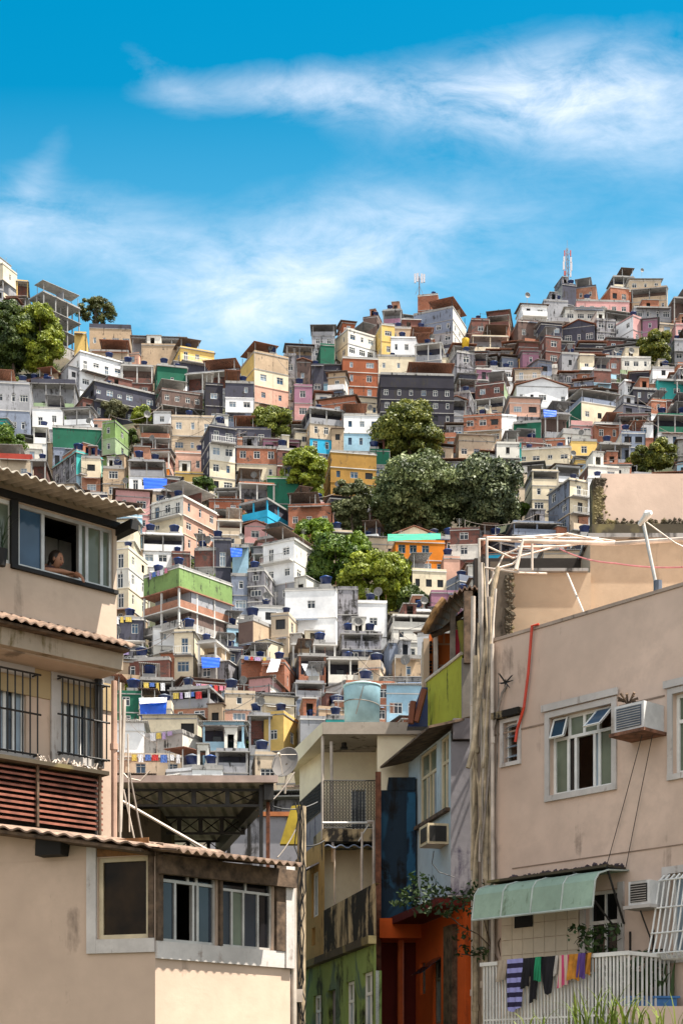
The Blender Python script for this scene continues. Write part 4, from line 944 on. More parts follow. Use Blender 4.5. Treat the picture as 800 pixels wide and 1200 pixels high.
# tiled wall under the awning
ta, tb = FRR.t(588), DR[0]-.12
tw = MB(FRR); nx = 7; nz = 8; Z0, Z1 = 2.45, FRR.z(640, 1062)
for i in range(nx):
    for j in range(nz):
        tw.box(ta+(tb-ta)*i/nx+.004, ta+(tb-ta)*(i+1)/nx-.004, -.02, -.003, Z0+(Z1-Z0)*j/nz+.004, Z0+(Z1-Z0)*(j+1)/nz-.004)
to = tw.build('wall_tiles', tilew, R); to['kind'] = 'stuff'
vn = MB(FRR); vt0, vt1, vz0, vz1 = FRR.t(604), FRR.t(625), FRR.z(614, 1087), FRR.z(614, 1073); vn.box(vt0, vt1, -.035, -.022, vz0, vz1); vn.build('vent', 'black_stuff', R)
# awning: four curved green sheets
AO = -.8; a0 = FRR.t(553, AO); a1 = FRR.t(694, AO); zw = FRR.z(660, 1030); zbot = FRR.z(620, 1071, AO)
prof = [(-.0, zw), (-.45, zw-.035), (-.66, zw-.10), (-.74, zw-.20), (AO, zbot)]
na = 4
for i in range(na):
    s = MB(FRR); x0_ = a0+(a1-a0)*i/na+.012; x1_ = a0+(a1-a0)*(i+1)/na-.012
    for (n0, za), (n1, zb2) in zip(prof, prof[1:]): s.quad((x0_, n0, za), (x1_, n0, za), (x1_, n1, zb2), (x0_, n1, zb2)); s.quad((x0_, n0, za-.012), (x1_, n0, za-.012), (x1_, n1, zb2-.005), (x0_, n1, zb2-.005))
    s.build('awning_sheet', awn, R, False)
s = MB(FRR)
for i in range(na+1):
    x = a0+(a1-a0)*i/na; s.tube([(x, n0-.006, z) for n0, z in prof], .014, 5)
s.tube([(a0, AO, zbot), (a1, AO, zbot)], .018, 6); s.build('awning_frame', plain('awning_frame_paint', (.45,.50,.46), .6), R)
xr = FRR.t(733); s = MB(FRR); s.box(a0-.03, xr, -.45, -.003, zw+.012, zw+.05); s.build('awning_ledge', moss, R)
s = MB(FRR)
rg = random.Random(3)
for i in range(170):
    x = a0+.3+(xr-a0-.3)*rg.random(); r_ = rg.uniform(.015, .045); y = rg.uniform(-.4, -.05); s.rock((x, y, zw+.055), r_*1.1, rg)
o_ = s.build('debris', plain('dark_debris', (.07,.05,.06), .95), R); o_['kind'] = 'stuff'
s = MB(FRR); s.quad((a1+.02, -.45, zw), (xr, -.45, zw), (xr, -.003, zw), (a1+.02, -.003, zw)); s.tube([(xr, -.44, zw+.03), (xr-.02, -.02, zw-.75)], .018, 5); s.tube([(xr-.55, -.5, zw), (xr-.08, -.04, zw-.9)], .015, 5); s.build('awning_brace', 'dark_steel', R)
# balcony
BO = -1.0; b0 = FRR.t(567, BO); b1 = FRR.t(736, BO); zr_ = FRR.z(650, 1123, BO); zf = 2.45
s = MB(FRR); s.box(b0-.03, b1+.03, BO-.04, -.003, zf-.16, zf); s.build('balcony_floor', 'slab_concrete', R)
s = MB(FRR); s.box(b0-.06, b1+.02, BO-.035, BO+.035, zr_-.035, zr_+.02); s.box(b1-.03, b1+.02, BO+.036, -.003, zr_-.035, zr_+.018); s.box(b0-.06, b0-.01, BO+.036, -.003, zr_-.035, zr_+.018)
s.build('handrail', 'white_paint', R)
nb = 44
for i in range(nb):
    s = MB(FRR); x = b0+(b1-b0)*i/(nb-1); s.box(x-.012, x+.012, BO-.012, BO+.012, zf, zr_-.036); s.build('baluster', 'white_paint', R)
s = MB(FRR)
for i in range(1, 10): s.box(b1-.02, b1+.004, BO+i*.098, BO+i*.098+.02, zf, zr_-.036)
s.box(b0, b1, BO-.01, BO+.01, zf+.1, zf+.125); s.build('side_balusters', 'white_paint', R)
# black shelf brackets on the wall
for px, py in ((738, 1115), (765, 1113)):
    t, z = FRR.tz(px, py); s = MB(FRR); s.box(t, t+.02, -.03, -.002, z, z+.28); s.box(t-.02, t+.2, -.05, -.031, z-.02, z); s.build('bracket', 'dark_steel', R)
# left strip with darker side wall and drain channel
s = MB(FRR); s.box(tl-.55, tl-.003, .15, .5, -.3, zt-.4); s.build('side_pier', plaster('pier_wall', (.36,.28,.22), .6, (.07,.05,.04), fine=1.5), R)
for px, r_, m in ((556, .035, 'pvc'), (560, .05, 'old_pvc'), (567, .03, 'pvc'), (571, .045, 'old_pvc'), (575, .025, 'cable_grey'), (579, .03, 'pvc')):
    s = MB(FRR); t = FRR.t(px, -.05)
    top = FRR.z(px, {556:700, 560:770, 567:660, 571:820, 575:700, 579:755}[px], -.05)
    jit = random.Random(px)
    s.tube([(t+jit.uniform(-.03, .03), -.06-r_, top*(1-u)+1.0*u) for u in (0, .3, .6, 1)], r_, 8)
    for u in (.2, .5, .75): s.tube([(t, -.06-r_, top*(1-u)+1.0*u-.05), (t, -.06-r_, top*(1-u)+1.0*u+.05)], r_*1.25, 8)
    s.build('drain_pipe', MATS[m], R)

# rooftop walls behind the parapet
U1 = thing('rooftop_wall', P(750, 640, 26.6), 'blank beige rooftop wall rising highest at the right edge, with mossy rim', 'wall')
z0 = 7.4; x0_, y_, zt1 = P(704, 555, 27); zb1 = P(704, 622, 27)[2]
s = world_mb(); s.box(x0_, 12, 27, 27.35, zb1+.05, zt1); s.build('wall', wallR, U1)
s = world_mb(); s.box(x0_-.16, x0_-.003, 26.98, 27.3, zb1, zt1-.1); s.build('mossy_edge', moss, U1)
s = world_mb(); s.box(x0_-.2, 12, 26.8, 27.5, zb1-.22, zb1+.045); s.build('mossy_ledge', moss, U1)
s = world_mb(); 
rg = random.Random(8)
for i in range(620):
    x = x0_-.12+abs(rg.gauss(0, .09)); z = rg.uniform(zb1, zt1-.1); r_ = rg.uniform(.008, .028)
    if rg.random() < .5: x = rg.uniform(x0_, 6.2); z = zb1+.06+abs(rg.gauss(0, .05))
    s.rock((x, 26.985, z), r_*1.7, rg, .5)
o_ = s.build('moss', moss, U1); o_['kind'] = 'stuff'
U2 = thing('stair_house', P(745, 700, 25.6), 'wide beige rooftop room wall directly below the highest roof wall', 'building')
x1_ = P(691, 0, 25.6)[0]; zt2 = P(700, 632, 25.6)[2]
s = world_mb(); s.box(x1_, 12, 25.6, 26.78, 7.6, zt2); s.build('wall', wallR2, U2)
s = world_mb(); s.box(x1_-.05, 12, 25.5, 26.79, zt2+.002, zt2+.07); s.build('coping', 'slab_concrete', U2)
U3 = thing('terrace_wall', P(645, 720, 25.5), 'lower beige rooftop wall with black stained top behind the white pipe frame', 'wall')
xa = P(597, 0, 25.5)[0]; zt3 = P(640, 671, 25.5)[2]; 
s = world_mb(); s.box(xa, x1_-.003, 25.5, 25.9, 7.6, zt3); s.build('wall', wallR2, U3)
s = world_mb(); s.box(xa-.5, x1_-.004, 26.6, 26.9, 7.6, P(640, 654, 26.6)[2]); s.build('back_wall', plaster('black_wall', (.035,.028,.024), .5, (.01,.01,.01), fine=2), U3)  # black wall set back behind, showing above the beige one
s = world_mb(); s.box(xa-.03, x1_-.06, 25.42, 25.95, zt3+.002, zt3+.05); s.build('coping', 'slab_concrete', U3)
U4 = thing('concrete_pier', P(586, 745, 25.2), 'dark blackened concrete pier at the left end of the roof terrace', 'pillar')
s = world_mb(); a = P(574, 658, 25.2); b_ = P(597, 0, 25.2)[0]; s.box(a[0], b_, 25.2, 26.4, 7.3, a[2]); s.build('shaft', plaster('pier_dark', (.10,.08,.06), .8, (.02,.016,.012), fine=2), U4)
s = world_mb(); rg = random.Random(4)
for i in range(220):
    z = rg.uniform(7.6, a[2]-.2); r_ = rg.uniform(.01, .03); x = b_+rg.uniform(-.07, .05); s.rock((x, 25.19, z), r_*1.6, rg, .5)
o_ = s.build('broken_render', moss, U4); o_['kind'] = 'stuff'

# things on and around the right building
def ac_unit(fr, px0, px1, py0, py1, outn, label, dark_face=False):
    t0, z0 = fr.tz(px0, py1, -outn); t1, z1 = fr.tz(px1, py0, 0); t1 = fr.t(px1, -.02)
    w, hgt = (.36, .33) if dark_face else (.50, .37); zc = fr.z((px0+px1)/2, (py0+py1)/2, -outn*.5); tc = fr.t((px0+px1)/2, -outn*.5)
    r = thing('air_conditioner', fr.w(tc, -outn/2, zc-hgt/2), label, 'air conditioner', 0, 'window air conditioners on the right building')
    b = MB(fr); b.box(tc-w/2, tc+w/2, -outn, -.003, zc-hgt/2, zc+hgt/2); b.build('casing', plain('ac_white', (.62,.61,.60), .5, 0, .15), r)
    f = MB(fr); f.box(tc-w/2+.04, tc+w/2-.04, -outn-.012, -outn-.002, zc-hgt/2+.04, zc+hgt/2-.04); g_ = f.build('front_grille', 'dark_steel' if dark_face else 'grey_poly', r)
    sl = MB(fr)
    for i in range(9): sl.box(tc-w/2+.05, tc+w/2-.05, -outn-.02, -outn-.013, zc-hgt/2+.05+i*.034, zc-hgt/2+.06+i*.034)
    sl.build('slats', 'aluminium', r)
    sd = MB(fr)
    for i in range(3): sd.box(tc-w/2-.006, tc-w/2-.001, -outn+.10+i*.16, -outn+.22+i*.16, zc-hgt*.35, zc+hgt*.35)
    sd.build('side_vents', 'black_stuff', r)
    sh = MB(fr); sh.box(tc-w/2-.06, tc+w/2+.04, -outn-.05, -.003, zc-hgt/2-.05, zc-hgt/2-.004); sh.build('shelf', plain('rusty_shelf', (.22,.10,.06), .9, 0, .5, 8) if not dark_face else trimw, r)
    return r, tc, zc
A1, t_, z_ = ac_unit(FRR, 722, 775, 825, 862, .46, 'white air conditioner in an open case beside the big window, on rusty tray')
A2, t2_, z2_ = ac_unit(FRR, 738, 777, 1033, 1062, .36, 'white air conditioner on a pale shelf beside the green awning', True)
s = MB(FRR); s.tube([(t2_-.02, -.3, z2_-.24), (t2_-.04, -.05, z2_-.6), (t2_-.1, -.04, z2_-1.3)], .012, 5); s.build('drain_hose', cableb, A2)
s = MB(FRR)
rg = random.Random(2)
for i in range(16): a_ = rg.uniform(0, 6.28); s.tube([(t_-.1, -.35, z_+.2), (t_-.1+.05*cos(a_), -.35+.05*sin(a_), z_+.26), (t_-.1+.14*cos(a_), -.35+.14*sin(a_), z_+.27+rg.uniform(0, .08))], [.008, .012, .02], 5)
solo(s, 'bird_nest', wood, 'small dark tuft of twigs on top of the upper air conditioner', 'plant')
# hose, wires, lamp
s = MB(FRR); s.tube([FRR_ for FRR_ in [(FRR.t(632), -.02, zt+.06), (FRR.t(626), -.06, zt+.05), (FRR.t(621), -.05, FRR.z(621, 790)), (FRR.t(616), -.05, FRR.z(616, 830)), (FRR.t(608), -.05, FRR.z(608, 856)), (FRR.t(606), -.05, FRR.z(606, 870))]], .022, 8)
solo(s, 'hose', hosem, 'red hose hanging over the parapet down to the small louvred window', 'hose')
s = MB(FRR); s.tube([(t_+.1, -.3, z_-.24), (FRR.t(733), -.04, FRR.z(733, 940)), (FRR.t(712), -.04, FRR.z(712, 1016))], .006, 4); solo(s, 'wire', cableb, 'thin dark wire from the upper air conditioner slanting to the awning, left one', 'wire')
s = MB(FRR); s.tube([(t_+.2, -.2, z_-.24), (FRR.t(752), -.04, FRR.z(752, 930)), (FRR.t(735), -.04, FRR.z(735, 1016))], .006, 4); solo(s, 'wire', cableb, 'thin dark wire from the upper air conditioner slanting to the awning, right one', 'wire')
LP = thing('roof_lamp', FRR.w(FRR.t(766), .08, zt+.05), 'thin grey roof pole with a small white lamp head leaning over the parapet', 'lamp')
bt = (FRR.t(766), .08, zt+.05); tp = (FRR.t(753, .08), .08, FRR.z(753, 612, .08))
s = MB(FRR); s.tube([bt, tp], .025, 8); s.build('pole', 'aluminium', LP)
s = MB(FRR); s.tube([(bt[0], .08, bt[2]-.02), (bt[0]+.0, .08, bt[2]+.16)], .06, 8); s.build('base_clamp', 'grey_poly', LP)
s = MB(FRR); s.tube([(tp[0]-.05, .06, tp[2]-.02), (tp[0]+.06, .03, tp[2]+.02), (tp[0]+.14, .0, tp[2]+.06), (tp[0]+.2, .0, tp[2]+.06)], [.03, .045, .06, .03], 8); s.build('lamp_head', 'white_paint', LP)
def wire(pts, r, mat, label, name='cable', sag=0, cat='cable', group=None):
    s = MB(); 
    if sag:
        o = []
        for a, b_ in zip(pts, pts[1:]):
            for i in range(10): u = i/10; o.append((a[0]+(b_[0]-a[0])*u, a[1]+(b_[1]-a[1])*u, a[2]+(b_[2]-a[2])*u-sag*4*u*(1-u)))
        o.append(pts[-1]); pts = o
    s.tube(pts, r, 5); return solo(s, name, mat, label, cat, group)
wire([P(655, 643, 24.8), P(720, 660, 23), P(830, 662, 21)], .012, plain('pink_wire', (.55,.2,.2), .6), 'pink wire sagging in front of the rooftop room wall', sag=.05)
wire([P(757, 612, 21.5), P(790, 636, 21.5), P(830, 655, 21.5)], .010, 'pvc', 'pale thin wire running down from the roof lamp head')
wire([P(664, 672, 24.5), P(685, 722, 23.5)], .016, 'pvc', 'thin pale pole leaning against the terrace wall', 'pole', cat='pole')
# pipe frame
PF = thing('pipe_frame', P(565, 760, 23.9), 'tangle of white plastic pipes framed above the left corner of the roof', 'pipework')
pipes = [([(562,735,23.9),(561,632,23.9),(640,636,24.6)],.028),([(571,780,23.8),(570,630,23.8),(700,631,25.2)],.028),([(578,760,23.9),(577,666,23.9),(606,668,23.9)],.02),
 ([(604,668,23.4),(612,634,23.5),(720,637,23.9),(830,630,23.0)],.04),([(606,641,23.8),(660,640,24.4),(700,634,25)],.02),([(623,668,23.8),(623,637,23.8)],.022),
 ([(570,640,23.8),(600,654,24),(650,641,24.5)],.018),([(600,630,24.2),(660,626,24.6),(720,634,25)],.018),([(640,633,24.5),(664,625,24.5),(706,634,24.5)],.016),
 ([(575,668,23.8),(600,661,23.9),(606,656,23.9)],.02),([(566,665,23.8),(606,671,23.6),(640,672,24.6)],.018),([(572,685,23.8),(590,650,24.0),(613,640,24)],.016)]
for pts, r_ in pipes:
    s = world_mb(); s.tube([P(*p) for p in pts], r_*.85, 8); s.build('pipe', 'pvc', PF)
s = world_mb(); s.tube([P(583, 665, 23.6), P(576, 700, 23.55), P(566, 780, 23.4), P(553, 880, 23.3), P(548, 900, 23.3)], .038, 8); s.build('pipe', 'old_pvc', PF)
rp = random.Random(12)
for i, (pa, pb_) in enumerate((((575,700),(566,1040)),((580,690),(560,1010)),((568,660),(574,1045)),((560,730),(552,1020)),((553,880),(573,1040)),((566,880),(556,1035)),((574,820),(566,900)),((583,760),(578,1030)))):
    pts = [P(pa[0]+(pb_[0]-pa[0])*u+rp.uniform(-2, 2), pa[1]+(pb_[1]-pa[1])*u, 23.3+.1*rp.random()) for u in (0, .25, .5, .75, 1)]
    wire(pts, rp.uniform(.012, .022), rp.choice(['pvc', 'cable_grey', 'old_pvc']), 'thin conduit among the bundle of pipes at the corner of the right building', 'conduit', cat='conduit', group='conduits bundled at the building corner')
wire([P(600, 795, 23.2), P(588, 812, 23.2), P(576, 860, 23.3), P(570, 930, 23.3), P(563, 1000, 23.3)], .02, 'cable_grey', 'curved grey cable rising to a bracket left of the small louvred window')
s = world_mb()
for a_ in range(12): s.tube([P(592, 800, 23.1), P(592+9*cos(a_), 797+9*sin(a_*1.7), 23.05)], [.015, .005], 4)
solo(s, 'cable_end', cableb, 'black splayed cable bracket on the wall above the small louvred window', 'bracket')

# laundry on the balcony rail
def cloth(px0, px1, zlen, mat, label, n=BO-.06, seed=1, taper=0.0, back=.25):
    t0, t1 = FRR.t(px0, n), FRR.t(px1, n); s = MB(FRR); rg = random.Random(seed); nx, nz = 10, 14; ph = rg.uniform(0, 6)
    V = []
    for j in range(nz+1):
        for i in range(nx+1):
            u = i/nx; v = j/nz; w_ = taper*v*(u-.5)
            V.append((t0+(t1-t0)*u-w_, n+.02*sin(u*14+ph+v*2)*(.3+v)-.03*v, zr_+.03-zlen*v*(1+.05*sin(u*5+ph))))
    F_ = [(j*(nx+1)+i, j*(nx+1)+i+1, (j+1)*(nx+1)+i+1, (j+1)*(nx+1)+i) for j in range(nz) for i in range(nx)]
    s.add(V, F_)
    V2 = [(a, BO+.05+.01*sin(i), c) for i, (a, b__, c) in enumerate(V[:nx+1])]+[(a, BO+.07+.01*sin(i), c-back) for i, (a, b__, c) in enumerate(V[:nx+1])]
    s.add(V[:nx+1]+V2[:nx+1], [(i, i+1, nx+2+i, nx+1+i) for i in range(nx)]); s.add(V2, [(i, i+1, nx+2+i, nx+1+i) for i in range(nx)])
    return solo(s, 'laundry', mat, label, 'laundry', 'washing hung over the white balcony rail', True)
def stripes(name, c1, c2, sc, ax=2, thr=.5):
    m, nt, b = _nt(name); sp = nt.nodes.new('ShaderNodeSeparateXYZ'); nt.links.new(_pos(nt, (1, 1, 1), 'obj'), sp.inputs[0])
    a = nt.nodes.new('ShaderNodeMath'); a.operation = 'MULTIPLY'; a.inputs[1].default_value = sc; nt.links.new(sp.outputs[ax], a.inputs[0])
    f = nt.nodes.new('ShaderNodeMath'); f.operation = 'FRACT'; nt.links.new(a.outputs[0], f.inputs[0])
    g = nt.nodes.new('ShaderNodeMath'); g.operation = 'GREATER_THAN'; g.inputs[1].default_value = thr; nt.links.new(f.outputs[0], g.inputs[0])
    c = _mix(nt, g.outputs[0], c1, c2); nt.links.new(c, b.inputs['Base Color']); b.inputs['Roughness'].default_value = .95; MATS[name] = m; return m
stripes('cloth_stripe', (.30,.30,.62), (.02,.015,.05), 7.2); stripes('cloth_pattern', (.52,.06,.16), (.58,.44,.36), 14, 0, .45)
plain('cloth_black', (.015,.014,.018), .95); plain('cloth_beige', (.42,.34,.26), .95); plain('cloth_green', (.02,.26,.12), .9); plain('cloth_orange', (.52,.22,.03), .95, 0, .3, 9); plain('cloth_violet', (.10,.05,.22), .9); plain('cloth_pale', (.55,.5,.45), .95)
cloth(582, 594, .30, 'cloth_beige', 'small plain beige cloth, leftmost on the white balcony rail', seed=1)
cloth(594, 612, .72, 'cloth_stripe', 'purple and black striped shirt hung on the white balcony rail', seed=2, n=BO-.08)
cloth(611, 622, .42, 'cloth_black', 'short black garment right beside the striped shirt', seed=3)
cloth(620, 632, .62, 'cloth_black', 'longer black garment to the left of the green cloth', seed=4, taper=.06)
cloth(627, 634, .34, 'cloth_green', 'small bright green cloth between the black garments', seed=5, n=BO-.10)
cloth(633, 651, .52, 'cloth_black', 'wide black garment tapering down right of the green cloth', seed=6, taper=.16)
cloth(650, 654, .28, 'cloth_pale', 'narrow pale cloth beside the pink patterned towel', seed=7)
cloth(654, 668, .44, 'cloth_pattern', 'pink and cream patterned towel on the white balcony rail', seed=8)
cloth(666, 680, .36, 'cloth_orange', 'orange towel next to the pink patterned towel', seed=9, n=BO-.08)
cloth(677, 686, .34, 'cloth_violet', 'dark violet cloth between two orange towels', seed=10, n=BO-.10)
cloth(683, 693, .30, 'cloth_orange', 'rightmost orange towel on the white balcony rail', seed=11)

# plants and low wall
LW = world_mb(); lx = P(716, 0, 20.3)[0]; zlw = P(750, 1179, 20.3)[2]; LW.box(lx, 7, 20.3, 20.6, -.3, zlw); solo(LW, 'low_wall', wallR, 'low beige wall at the bottom right corner behind the grass blades', 'wall')
def blades(mb, rng, base, n, length, spread, w, lean=.5, up=1.0):
    for i in range(n):
        a = rng.uniform(0, 2*pi); l = length*rng.uniform(.5, 1.1); b = (base[0]+rng.gauss(0, spread), base[1]+rng.gauss(0, spread*.4), base[2]); k = rng.uniform(.15, 1)*lean
        pts = [(b[0]+cos(a)*l*k*u*u, b[1]+sin(a)*l*k*u*u*.6, b[2]+l*up*(u-.45*k*u*u*u)) for u in (0, .25, .5, .75, 1)]
        px_, py_ = -sin(a)*w, cos(a)*w
        vs = []
        for j, p in enumerate(pts):
            ww = (1, 1.1, .9, .6, .08)[j]; vs += [(p[0]-px_*ww, p[1]-py_*ww, p[2]), (p[0]+px_*ww, p[1]+py_*ww, p[2])]
        mb.add(vs, [(2*j, 2*j+1, 2*j+3, 2*j+2) for j in range(4)])
leafmat('grass_lime', (.12,.19,.02), (.36,.38,.06), .4); leafmat('plant_dark', (.018,.045,.012), (.06,.10,.02), .2); leafmat('plant_grey', (.06,.10,.04), (.16,.20,.07), .3)
for i, (px, py, D, n, L_, lab) in enumerate(((672,1206,12,22,.36,'lime grass tuft at the bottom edge under the balcony laundry'),(716,1208,11,34,.40,'dense lime grass tuft at the bottom edge, middle of the row'),(762,1206,11,26,.32,'lime grass tuft at the bottom edge before the low wall'),(630,1212,12,9,.30,'sparse lime grass blades at the bottom left of the row'))):
    s = MB(); blades(s, random.Random(20+i), P(px, py, D), n, L_, .10, .007, 1.1); solo(s, 'grass_tuft', 'grass_lime', lab, 'grass', 'grass tufts at the bottom edge')
PL = thing('potted_plant', P(752, 1178, 20.7), 'dark bushy plant in a blue trough on the balcony end', 'plant')
s = world_mb(); c = P(758, 1178, 20.75); s.box(c[0]-.32, c[0]+.38, 20.65, 20.9, c[2]-.06, c[2]+.09); s.box(c[0]-.36, c[0]+.42, 20.62, 20.93, c[2]+.092, c[2]+.12); s.build('trough', plain('trough_blue', (.03,.14,.36), .5), PL)
s = world_mb(); blades(s, random.Random(5), P(748, 1172, 20.78), 90, .62, .20, .02, .7); s.build('blades', 'plant_dark', PL)
rng = np.random.default_rng(5)
def bush(root, rng, pts, n, r, size, mat, name='foliage'):
    A = [leaves(rng, p, r, n, size, 1) for p in pts]; A = np.concatenate(A)-np.array(root['_o']); o = bpy.data.objects.new(name, leaf_mesh(name, A, mat)); COL.objects.link(o); o.parent = root; return o
bush(PL, rng, [P(735,1140,20.9), P(752,1130,20.9), P(768,1132,20.9), P(765,1150,20.9), P(745,1155,20.9), P(728,1158,20.9)], 55, .2, .05, 'plant_dark')
CL = thing('climbing_plant', P(705, 1190, 21.4), 'dark climbing plant growing in front of the balcony door', 'plant')
bush(CL, rng, [P(700,1100,21.3), P(710,1120,21.3), P(694,1125,21.3), P(706,1142,21.3), P(715,1095,21.3), P(686,1108,21.3), P(676,1096,21.2)], 45, .17, .045, 'plant_dark')
s = world_mb(); s.tube([P(705, 1195, 21.4), P(703, 1140, 21.3), P(708, 1100, 21.3)], .012, 5); s.tube([P(703, 1150, 21.3), P(690, 1110, 21.3), P(676, 1098, 21.2)], .008, 5); s.build('stem', wood, CL)
VN = thing('vine', P(545, 1100, 24), 'leafy branch hanging across the orange house beside the green awning', 'plant')
pts = [P(x, y, 23.2) for x, y in ((560,1045),(566,1058),(556,1072),(548,1052),(572,1050),(540,1098),(533,1060),(520,1050),(505,1048),(492,1056),(480,1050),(470,1058),(498,1066),(515,1070),(528,1072),(485,1062),(546,1118),(560,1122),(488,1035),(500,1038))]
bush(VN, rng, pts, 26, .17, .045, 'plant_dark'); bush(VN, rng, pts[6:13]+pts[0:2], 10, .2, .04, 'plant_grey', 'young_leaves')
s = world_mb()
for a in (((590,1140),(575,1110),(562,1060),(545,1050),(520,1052),(480,1052)),((575,1110),(560,1095),(540,1085),(520,1068)),((562,1060),(568,1040),(566,1030)),((590,1138),(583,1105),(600,1075)),((575,1112),(556,1120),(540,1118))):
    s.tube([P(x, y, 23.3) for x, y in a], .010, 5)
s.build('stem', wood, VN)
# ---------------------------------------------------------------- upper left building
UL = thing('window_house', (*FLU.w(0, 0, 0)[:2], 0), 'near beige left edge house with a corrugated roof and a woman at its window', 'building')
te = FLU.t(137); ts = -7.0
zE = FLU.z(75, 605); zLed = FLU.z(75, 742)            # roof wall plate, tiled ledge
W = []
MW = (FLU.t(21), FLU.t(133), FLU.z(75, 677), FLU.z(75, 604)); LWn = (FLU.t(-60), FLU.t(17), MW[2], MW[3])
zband0 = FLU.z(75, 776)                                # underside of the overhanging band
mb = MB(FLU); o_ = [(a-ts, b-ts, c, d) for a, b, c, d in (MW, LWn)]
mb.facade((ts, 0), (te, 0), zband0, zE+.35, o_, .14)
mb.facade((te, 0), (te, 6), zband0, zE+.35); mb.facade((te, 6), (ts, 6), zband0, zE+.35)
mb.quad((ts, 0, zband0), (te, 0, zband0), (te, 6, zband0), (ts, 6, zband0))
mb.build('upper_wall', wallLu, UL)
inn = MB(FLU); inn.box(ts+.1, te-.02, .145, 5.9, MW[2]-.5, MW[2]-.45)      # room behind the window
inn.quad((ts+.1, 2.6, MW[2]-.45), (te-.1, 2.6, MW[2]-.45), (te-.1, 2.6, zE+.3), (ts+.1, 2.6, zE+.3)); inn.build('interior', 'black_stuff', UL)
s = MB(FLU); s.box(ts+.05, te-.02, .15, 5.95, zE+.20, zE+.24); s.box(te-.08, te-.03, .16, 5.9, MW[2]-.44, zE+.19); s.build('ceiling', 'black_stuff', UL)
iw = MB(FLU)
for a, b_ in ((54, 68), (70, 84), (90, 97)): ta_, tb_ = FLU.t(a, .9), FLU.t(b_, .9); iw.box(ta_, tb_, .9, .93, MW[2]-.4, FLU.z(75, 634, .9))
iw.build('inner_panels', plain('inner_white', (.70,.66,.60), .8), UL)
frame_win(FLU, UL, *MW, .03, mull=(.27, .66, .73, .89), th=.045, mat='aluminium', glasses=['glass_mirror'] if False else ['glass_blue','glass_black','glass_green','glass_green','glass_green'], open_=(1,), dep=.07)
frame_win(FLU, UL, *LWn, .03, mull=(.5,), th=.05, mat='white_paint', glasses=['glass_dark','glass_green'], dep=.07)
s = MB(FLU); s.box(MW[0]-.10, MW[0]-.003, -.03, .02, MW[2]-.05, MW[3]+.02); s.box(ts, te+.02, -.06, -.002, MW[3]+.01, zE+.10); s.box(MW[0]-.1, MW[1]+.05, -.05, -.002, MW[2]-.05, MW[2]-.002); s.build('beam', 'black_stuff', UL)
tro = FLU.t(170, -.6)
RU = MB(FLU)
n = int((tro-ts)/.0155); vs = []; fs = []
for e, (yy, zz) in enumerate(((-.62, zE+.10), (1.2, zE+.42))):
    for i in range(n+1):
        x = ts+(tro-ts)*i/n; z = zz+.020*sin(2*pi*i/8.0); vs.append((x, yy, z)); vs.append((x, yy, z-.014))
m = 2*(n+1)
for i in range(n): a = 2*i; fs += [(a, a+2, m+a+2, m+a), (a+1, m+a+1, m+a+3, a+3), (a, a+1, a+3, a+2)]
RU.add(vs, fs); RU.build('corrugated_roof', sheetn, UL)
s = MB(FLU); s.box(te-.02, te+.10, -.35, .5, zE-.06, zE+.06); s.build('rafter_end', 'black_stuff', UL)
# tiled ledge
s = MB(FLU); s.wave(ts, te+.06, -.34, .0, zLed-.07, zLed+.08, .13, .018, .02, 6); s.build('tiled_ledge', rooft, UL)
s = MB(FLU); s.hexa([(ts,-.26,zLed-.13),(te+.03,-.26,zLed-.13),(te+.03,-.003,zLed-.13),(ts,-.003,zLed-.13)], [(ts,-.26,zLed-.10),(te+.03,-.26,zLed-.10),(te+.03,-.003,zLed+.03),(ts,-.003,zLed+.03)]); s.build('ledge_core', wood, UL)
# overhanging band under the ledge
s = MB(FLU); s.box(ts, te+.02, -.12, -.003, zband0+.02, zLed-.131); s.build('fascia_band', plaster('stained_band', (.40,.32,.24), .62, (.12,.085,.03), fine=1.6), UL)
# recessed lower wall
RN = .5; zLo = 2.0
B1 = (FLU.t(-30, RN), FLU.t(31, RN), FLU.z(20, 882, RN), FLU.z(20, 792, RN)); B2 = (FLU.t(70, RN), FLU.t(112, RN), FLU.z(90, 886, RN), FLU.z(90, 803, RN))
te2 = FLU.t(131, RN)
mb = MB(FLU); mb.facade((ts, RN), (te2, RN), zLo, zband0-.002, [(a-ts, b-ts, c, d) for a, b, c, d in (B1, B2)], .16); mb.facade((te2, RN), (te2, 6), zLo, zband0-.002)
mb.build('lower_wall', wallL, UL)
s = MB(FLU); s.box(ts, te2, RN-.02, RN-.002, zband0-.36, zband0-.002); s.build('painted_shading_band', wallLo, UL)  # ochre shading under the overhang, painted on as a strip
for Bn in (B1, B2):
    frame_win(FLU, UL, *Bn, RN+.05, mull=(.22, .42, .62, .80), th=.04, mat='white_paint', glasses=['glass_pale','glass_black','glass_pale','glass_dark','glass_pale'])
    s = MB(FLU); t0, t1, z0, z1 = Bn; s.box(t0-.14, t1+.10, RN-.04, RN-.021, z1+.0, z1+.16); s.box(t0-.14, t0, RN-.04, RN-.003, z0-.1, z1-.002); s.box(t0-.14, t1+.1, RN-.06, RN-.003, z0-.12, z0-.002); s.build('window_surround', trimw, UL)
    s = MB(FLU); yg = RN-.16
    for i in range(9): x = t0-.05+(t1-t0+.12)*i/8; s.tube([(x, yg, z0-.05), (x, yg, z1+.03)], .011, 5)
    for z in (z0-.03, (z0+z1)/2, z1+.02): s.tube([(t0-.12, yg, z), (t1+.12, yg, z)], .014, 5)
    for x in (t0-.05, t1+.07): s.tube([(x, yg, z1+.02), (x, RN-.01, z1+.02)], .012, 5); s.tube([(x, yg, z0-.03), (x, RN-.01, z0-.03)], .012, 5)
    s.build('window_bars', 'dark_steel', UL)
